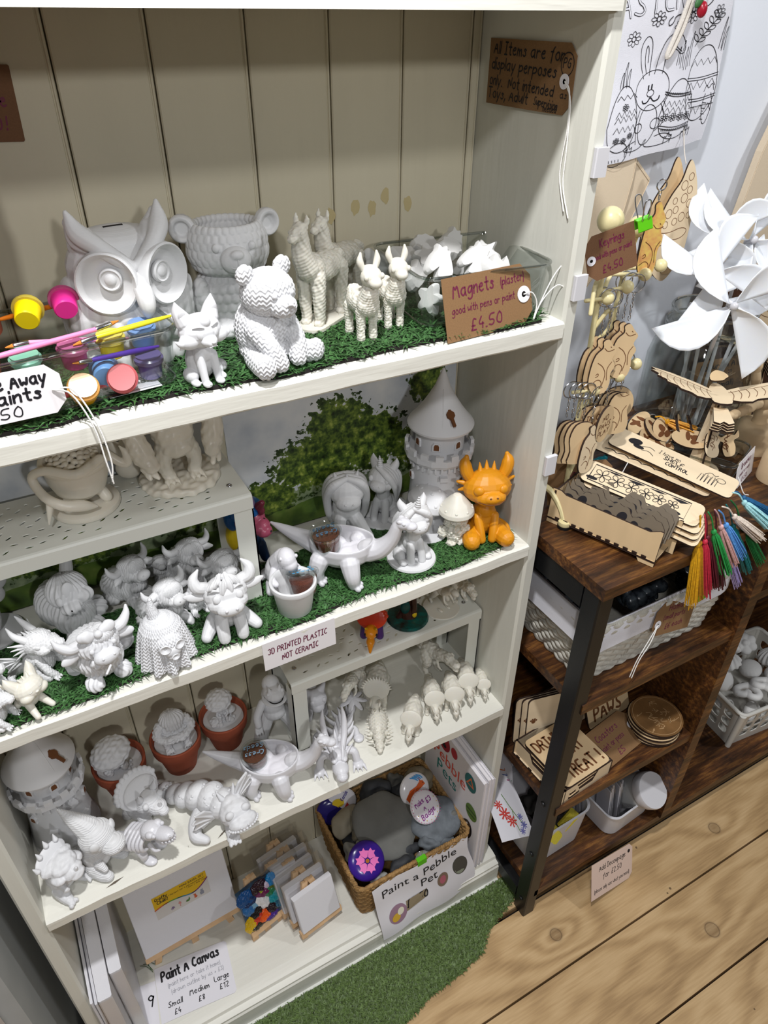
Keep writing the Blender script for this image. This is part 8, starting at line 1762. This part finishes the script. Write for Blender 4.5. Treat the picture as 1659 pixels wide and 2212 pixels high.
for nm, o_, lo, ro in (('side_plate', [(0, 0), (.120, 0), (.120, .034), (.085, .034), (.075, .018), (.045, .018), (.035, .034), (0, .034)], (.0032, 0, 0), (90, 0, 90)), ('side_plate', [(0, 0), (.120, 0), (.120, .034), (.085, .034), (.075, .018), (.045, .018), (.035, .034), (0, .034)], (.111, 0, 0), (90, 0, 90)), ('front_plate', [(0, 0), (.111, 0), (.111, .034), (.080, .034), (.070, .012), (.040, .012), (.030, .034), (0, .034)], (0, .003, 0), (90, 0, 0)), ('back_plate', [(0, 0), (.111, 0), (.111, .034), (0, .034)], (0, .120, 0), (90, 0, 0)), ('floor_plate', [(0, 0), (.111, 0), (.111, .12), (0, .12)], (0, 0, .001), (0, 0, 0))): plate(o_, .003, nm, t, M['plyw'], loc=lo, rot=ro)
b = B()
for i in range(4): b.box((-.0003, .012 + i * .03, .004), (.0006, .020 + i * .03, .007))
obj('burnt_slot', b, M['burnt'], t, 0)
for i in range(4):
    t = thing('square_coaster', ['square wooden coaster engraved with Drink, Eat and Treat on top of the box', 'square wooden coaster second in the box', 'square wooden coaster third in the box', 'square wooden coaster lowest in the box'][i], 'coaster', (.113, -.050, C2 + .0045 + (3 - i) * .0092), (0, 0, 4 + i), 'square coasters in the box')
    plate(rrect(.102, .106, .009, 4), .006, 'plate', t, M['ply'])
    if i == 0:
        k = Ink(flatS(.0063)); k.text('DRINK', -.044, .022, .020, w=.0034, W=.060, slant=0); k.text('EAT', .000, -.008, .018, w=.0034, W=.036, slant=0); k.text('TREAT !', -.030, -.044, .022, w=.0036, W=.076, slant=0)
        for x, y in ((-.030, -.012), (.036, .022)):
            k.fill(blob(x, y, .006, .005)); [k.fill(blob(x + .0085 * math.cos(a), y + .0085 * math.sin(a), .0024, .0030)) for a in (.5, 1.2, 1.9, 2.6)]
        obj('engraving', k.b, M['engrave'], t, 0)
tagcard('price_tag', 'brown kraft tag reading Coasters lying between the coaster box and the round stack', .120, .066, (.166, -.100, C2 + .010), (18, 4, 10), M['kraft'], .014, 'right', [('Coasters', .022, .042, .0115, dict(W=.062, rot=2)), ('paint or pens', .016, .024, .0095, dict(W=.066, rot=2)), ('£5', .044, .006, .010, dict(W=.020, rot=2))], eyelet=(.108, .034, .007))
def plaque(label, loc, rot, lines, w=.105, h=.105, m='ply', n=1):
    t = thing('wooden_coaster_plaque', label, 'coaster', loc, rot, 'square coasters standing at the back'); plate([(x + w / 2, y + h / 2) for x, y in rrect(w, h, .009, 4)], .004, 'plate', t, M[m]); k = Ink(flatS(.0043))
    for tx, u, v, s_, W_ in lines: k.text(tx, u, v, s_, w=s_ * .17, W=W_, slant=0)
    for x in (.012, w - .014): k.fill(blob(x, h * .5, .004, .004)); [k.fill(blob(x + .006 * math.cos(a), h * .5 + .006 * math.sin(a), .0018, .0022)) for a in (.5, 1.2, 1.9, 2.6)]
    obj('engraving', k.b, M['engrave'], t, 0)
plaque('square wooden coaster reading PAWS leaning at the back of the table shelf', (.200, -.016, C2 + .0005), (66, 0, 4), [('HAVE', .036, .046, .014, .044), ('PAWS', .016, .012, .026, .072)])
plaque('pale square wooden coaster leaning left of the PAWS one', (.118, .004, C2 + .0005), (74, 0, 4), [('Cuppa', .016, .056, .018, .066), ('Tea', .040, .020, .018, .040)], m='plyw')
for i in range(3): plaque(['wooden coaster standing edge on at the left end of the shelf, first', 'wooden coaster standing edge on at the left end of the shelf, second', 'wooden coaster standing edge on at the left end of the shelf, third'][i], (.062 + i * .009, .030 - i * .006, C2 + .0005), (84, 0, -12), [], m='plyw')
# crossed wire brace at the back of the table shelf
obj('wire_brace', B().tube([(.055, .212, .345), (.20, .214, .60)], .0015, 6), M['steel'], tb); obj('wire_brace', B().tube([(.24, .212, .60), (.36, .214, .345)], .0015, 6), M['steel'], tb)

# ---------------------------------------------------------------- bottom table shelf: decoupage boxes
B2 = .0813
def tub(label, loc, rot, w, d, h, m='wpl', name='plastic_tub'):
    t = thing(name, label, 'tub', loc, rot, 'white plastic tubs'); R = lambda k, z, e=0: [(x, y, z) for x, y in rrect(w * k + e, d * k + e, .022, 6)]
    obj('tub_body', B().loft([R(.9, 0), R(.94, .002), R(1, h), R(1, h, .004), R(1, h + .002, .004), R(1, h + .002, -.003), R(.94, .005, -.004), R(.9, .004, -.004)]), M[m], t, 40); return t
tub('tall white plastic tub of napkins and paper pieces behind the black table leg', (.130, .020, B2), (0, 0, 2), .130, .190, .105); tub('white plastic tub with a glue jar and packets beside the wooden divider', (.296, -.046, B2), (0, 0, 4), .130, .100, .062)
t = thing('glue_jar', 'white lidded clear glue jar in the right hand tub', 'jar', (.318, -.030, B2 + .010), (38, 8, 0)); obj('jar_body', B().lathe([(.030, 0), (.033, .003), (.033, .082), (.029, .090), (.029, .096), (.0001, .096)], 36), mat('milky_plastic', 'C8C8C6', .3, trans=.3), t); obj('lid', B().lathe([(.0345, .090), (.0355, .092), (.0355, .108), (.034, .111), (.0001, .111)], 40), M['wpl'], t)
S = lambda u, v, l=0: (.0334 * math.sin(u / .0334), -.0334 * math.cos(u / .0334), v)
k = Ink(S)
for q in range(9): k.stroke([(-.035, .014 + q * .005), (.0, .012 + q * .005), (.03, .014 + q * .005)], .0012, 1)
obj('printed_label', k.b, M['inkg'], t, 0)
for i in range(8):
    t = thing('paper_packet', ['thin film packet of paper pieces standing in the right hand tub', 'second film packet in the right hand tub', 'third film packet in the right hand tub', 'fourth film packet in the right hand tub', 'fifth film packet in the right hand tub', 'sixth film packet in the right hand tub', 'film packet poking out of the tall tub', 'film packet leaning out of the tall tub to the right'][i], 'packet', (.252 + i * .008, -.060 + .004 * (i % 3), B2 + .010) if i < 6 else (.176 + (i - 6) * .014, -.04, B2 + .05), (4, 16 if i < 6 else 24, 76 + 4 * (i % 3)), 'film packets')
    obj('paper', B().box((-.022, -.001, 0), (.022, .001, .078)), M['paper'], t, 0); obj('film', B().loft([[(-.025, -.002, 0), (.025, -.0015, 0), (.025, .0015, 0), (-.025, .002, 0)], [(-.026, -.004, .05), (.024, -.003, .05), (.025, .003, .05), (-.025, .003, .05)], [(-.022, -.001, .09), (.026, -.002, .094), (.026, .002, .094), (-.022, .001, .09)]]), M['wrap'], t, 0)
for i, (x, y, z, r_) in enumerate(((.150, -.062, .085, (20, 30, 30)), (.110, -.066, .078, (40, -40, 10)), (.100, -.052, .092, (0, 20, 60)))):
    o = obj('sponge', B().box((-.012, -.010, -.018), (.012, .010, .018), .003), mat('yellow_sponge', 'E0D048', .95, bump=.6, bscale=900), None, 30, loc=(x, y, B2 + z), rot=r_); tag(o, ['yellow sponge block standing in the tall tub', 'yellow sponge lying at the front left of the tall tub', 'yellow sponge half buried in the tall tub'][i], 'sponge', 'yellow sponges')
t = thing('glue_brush', 'dark handled brush lying in the tall tub', 'brush', (.130, -.040, B2 + .090), (0, 80, 30)); obj('handle', B().tube([(0, 0, -.04), (0, 0, .04)], [.004, .006], 10), M['cyl'], t); obj('bristles', B().tube([(0, 0, .04), (0, 0, .07)], [.009, .011], 12), M['soil'], t)
o = obj('dark_cloth', B().ell((0, 0, 0), (.050, .035, .028)), mat('dark_felt', '2A2826', .95), None, 180, loc=(.135, -.012, B2 + .085), vox=.003, it=2, disp=lumps(.03, .004)); tag(o, 'dark bundled cloth stuffed in the tall tub', 'cloth')
def napkin(label, loc, rot, w, h, deco):
    t = thing('paper_napkin', label, 'napkin', loc, rot, 'printed napkins'); S = bendS(w, h, .004, .003); obj('paper', sheet(S, [(v, 0, w) for v in np.linspace(0, h, 7)], .001, 10), M['paper'], t, 60)
    for c_, fn in deco: k = Ink(S); fn(k); obj('print', k.b, mat('napkin_' + c_, c_, .6), t, 0)
def petals(k, cx, cy, r, n=8):
    for q in range(n): a = q * 2 * PI / n; k.stroke([(cx + r * .2 * math.cos(a), cy + r * .2 * math.sin(a)), (cx + r * math.cos(a), cy + r * math.sin(a))], r * .28, 0, .0005)
napkin('white napkin printed with red daisies and blue flowers in the tall tub', (.066, -.062, B2 + .100), (20, -14, 80), .130, .075, [('C8423A', lambda k: (petals(k, .045, .050, .011), petals(k, .030, .040, .010), petals(k, .062, .056, .008))), ('6A6AAE', lambda k: (petals(k, .02, .016, .007), petals(k, .035, .018, .006), petals(k, .010, .024, .006))), ('6A8A4A', lambda k: (k.stroke([(.02, .016), (.045, .03), (.08, .04)], .0016, 2, .0004), k.stroke([(.01, .03), (.03, .034), (.05, .03)], .0014, 2, .0004)))])
napkin('white card with coloured corner stripes leaning out of the tall tub', (.084, .030, B2 + .122), (34, -20, 62), .085, .120, [('A02A6E', lambda k: k.stroke([(.006, .112), (.006, .010), (.08, .010)], .0022, 0, .0004)), ('2A4A9A', lambda k: k.stroke([(.014, .080), (.014, .016), (.078, .016)], .0022, 0, .0004)), ('C8682A', lambda k: k.stroke([(.022, .070), (.022, .022), (.076, .022)], .0022, 0, .0004)), ('2A8A6A', lambda k: k.stroke([(.004, .004), (.08, .004)], .0022, 0, .0004))])
napkin('plain white card behind the striped one in the tall tub', (.064, .070, B2 + .130), (40, -16, 70), .06, .09, [])
tagcard('price_tag', 'pale pink tag reading Add Decoupage hanging over the edge of the bottom table board', .125, .074, (.150, -.160, .030), (66, 14, 4), M['pinkcard'], .010, 'right', [('Add Decoupage', .022, .053, .0105, dict(W=.082, w=.0012, rot=0)), ('for £2.50', .034, .034, .0105, dict(W=.058, w=.0012)), ('(please only use what you need)', .008, .012, .0078, dict(W=.108, w=.0008))], 'inkk', eyelet=None, extra=lambda k: k.fill(blob(.113, .060, .0038, .0038), .0004))

# ---------------------------------------------------------------- right bay: plastic basket of plaster shapes
bx0, by0, bw, bd, bh = .742, .010, .215, .165, .118
t = thing('plastic_basket', 'pale grey pierced plastic basket heaped with plaster shapes in the right hand bay', 'basket', (bx0, by0, B2), (0, 0, -6))
def lat(P0, P1, n, h, holes=3):
    """wall between base points P0..P1 pierced by n x holes slots"""
    b = B(); P0, P1 = np.array(P0, float), np.array(P1, float); d = P1 - P0; L_ = np.linalg.norm(d); u = d / L_; nn = np.array((u[1], -u[0])); V = [Vector((0, 0)), Vector((L_, 0)), Vector((L_, h)), Vector((0, h))]; E = [(0, 1), (1, 2), (2, 3), (3, 0)]; H = []
    for i in range(n):
        for j in range(holes):
            cx = L_ * (.08 + .84 * (i + .5) / n); cy = h * (.18 + .68 * (j + .5) / holes); lp = rrect(L_ * .84 / n * .74, h * .68 / holes * .8, .006, 2, cx, cy); k = len(V); V += [Vector(p) for p in lp]; E += [(k + q, k + (q + 1) % len(lp)) for q in range(len(lp))]; H.append((cx, cy, L_ * .84 / n * .37, h * .68 / holes * .4, lp))
    vv, _, ff, *_ = delaunay_2d_cdt(V, E, [], 0, 1e-7); keep = []
    for f_ in ff:
        c = (vv[f_[0]] + vv[f_[1]] + vv[f_[2]]) / 3
        if not any(abs(c.x - cx) < a - 1e-4 and abs(c.y - cy) < e - 1e-4 for cx, cy, a, e, _ in H): keep.append(tuple(f_))
    def W3(p, o): fl_ = .10 * p[1]; q = P0 + u * (p[0] + (p[0] / L_ - .5) * fl_ * 1.6) + nn * (fl_ + o); return (q[0], q[1], p[1])
    b.add([W3(p, 0) for p in vv], keep); b.add([W3(p, -.0022) for p in vv], [q[::-1] for q in keep])
    for *_, lp in H: m = len(lp); b.add([W3(p, 0) for p in lp] + [W3(p, -.0022) for p in lp], [(i, m + i, m + (i + 1) % m, (i + 1) % m) for i in range(m)])
    return b
w2, d2 = bw / 2, bd / 2
for P0, P1, n in (((-w2, -d2), (w2, -d2), 6), ((w2, -d2), (w2, d2), 5), ((w2, d2), (-w2, d2), 6), ((-w2, d2), (-w2, -d2), 5)): obj('wall', lat(P0, P1, n, bh), M['greypl'], t, 0)
for sx_, sy_ in ((-1, -1), (1, -1), (1, 1), (-1, 1)): obj('corner', B().tube([(sx_ * w2, sy_ * d2, 0), (sx_ * (w2 + .0105), sy_ * (d2 + .0105), bh)], [.006, .007], 12, round_=False), M['greypl'], t)
obj('base', B().prism(rrect(bw, bd, .008, 3), 0, .003), M['greypl'], t, 30); obj('rim', B().tube([(x, y, bh) for x, y in rrect(bw + .026, bd + .026, .014, 5)], .0045, 10, closed=True), M['greypl'], t)
rn = random.Random(12)
def shell(label, loc, rot, kind, r):
    n_ = {'scallop': 'plaster_shell', 'heart': 'plaster_shape', 'dome': 'plaster_shape', 'flower': 'plaster_flower'}[kind]; b = B(); dsp = None
    if kind == 'scallop': b.ell((0, 0, 0), (r, r * .9, r * .42)); dsp = lambda co, no: .0012 * np.sin(np.arctan2(co[:, 0], co[:, 1] + r) * 26)
    elif kind == 'heart': b.tube([(0, -r * .8, 0), (-r * .75, 0, 0), (-r * .7, r * .6, 0), (-r * .2, r * .6, 0), (0, r * .2, 0), (r * .2, r * .6, 0), (r * .7, r * .6, 0), (r * .75, 0, 0), (0, -r * .8, 0)], r * .28, 10, 4)
    elif kind == 'dome': b.ell((0, 0, 0), (r, r * .85, r * .55))
    else:
        for q in range(6): b.ell((r * .55 * math.cos(q * 1.05), r * .55 * math.sin(q * 1.05), 0), (r * .42, r * .42, r * .3))
        b.ell((0, 0, r * .15), r * .3)
    o = obj(n_, b, M['plaster'], None, 180, loc=loc, rot=rot, vox=r / 16, it=2, disp=dsp); tag(o, label, 'plaster shape', 'plaster shapes in the grey basket')
names = ['front left corner, under the rim', 'left side, on top', 'middle of the left half, on top', 'front, leaning on the rim', 'back left, topmost', 'back, beside the topmost', 'middle, half buried', 'front right, on top', 'right, on top', 'back right', 'middle right, low', 'left, seen through the slots', 'front, seen through the slots', 'centre, seen through the slots', 'back left, low', 'right, seen through the slots']
kk = ['heart', 'dome', 'scallop', 'heart', 'flower', 'scallop', 'dome', 'dome', 'scallop', 'flower', 'heart', 'dome', 'dome', 'heart', 'dome', 'dome']; kn = dict(heart='open heart shaped', dome='domed', scallop='ridged shell shaped', flower='flower shaped')
ps = [(-.062, -.040, .120), (-.078, .014, .112), (-.050, .030, .140), (-.020, -.048, .126), (-.066, .058, .142), (-.022, .056, .150), (-.006, .0, .122), (.028, -.040, .120), (.058, .0, .128), (.03, .05, .140), (.06, -.05, .1), (-.082, -.014, .060), (-.040, -.056, .055), (0, -.02, .060), (-.070, .05, .07), (.05, -.054, .055)]
for i, (x, y, z) in enumerate(ps): shell(f'white {kn[kk[i]]} plaster piece, {names[i]}', (bx0 + x, by0 + y, B2 + z), (rn.uniform(-30, 50), rn.uniform(-30, 30), rn.uniform(0, 180)), kk[i], .028 if i < 11 else .024)
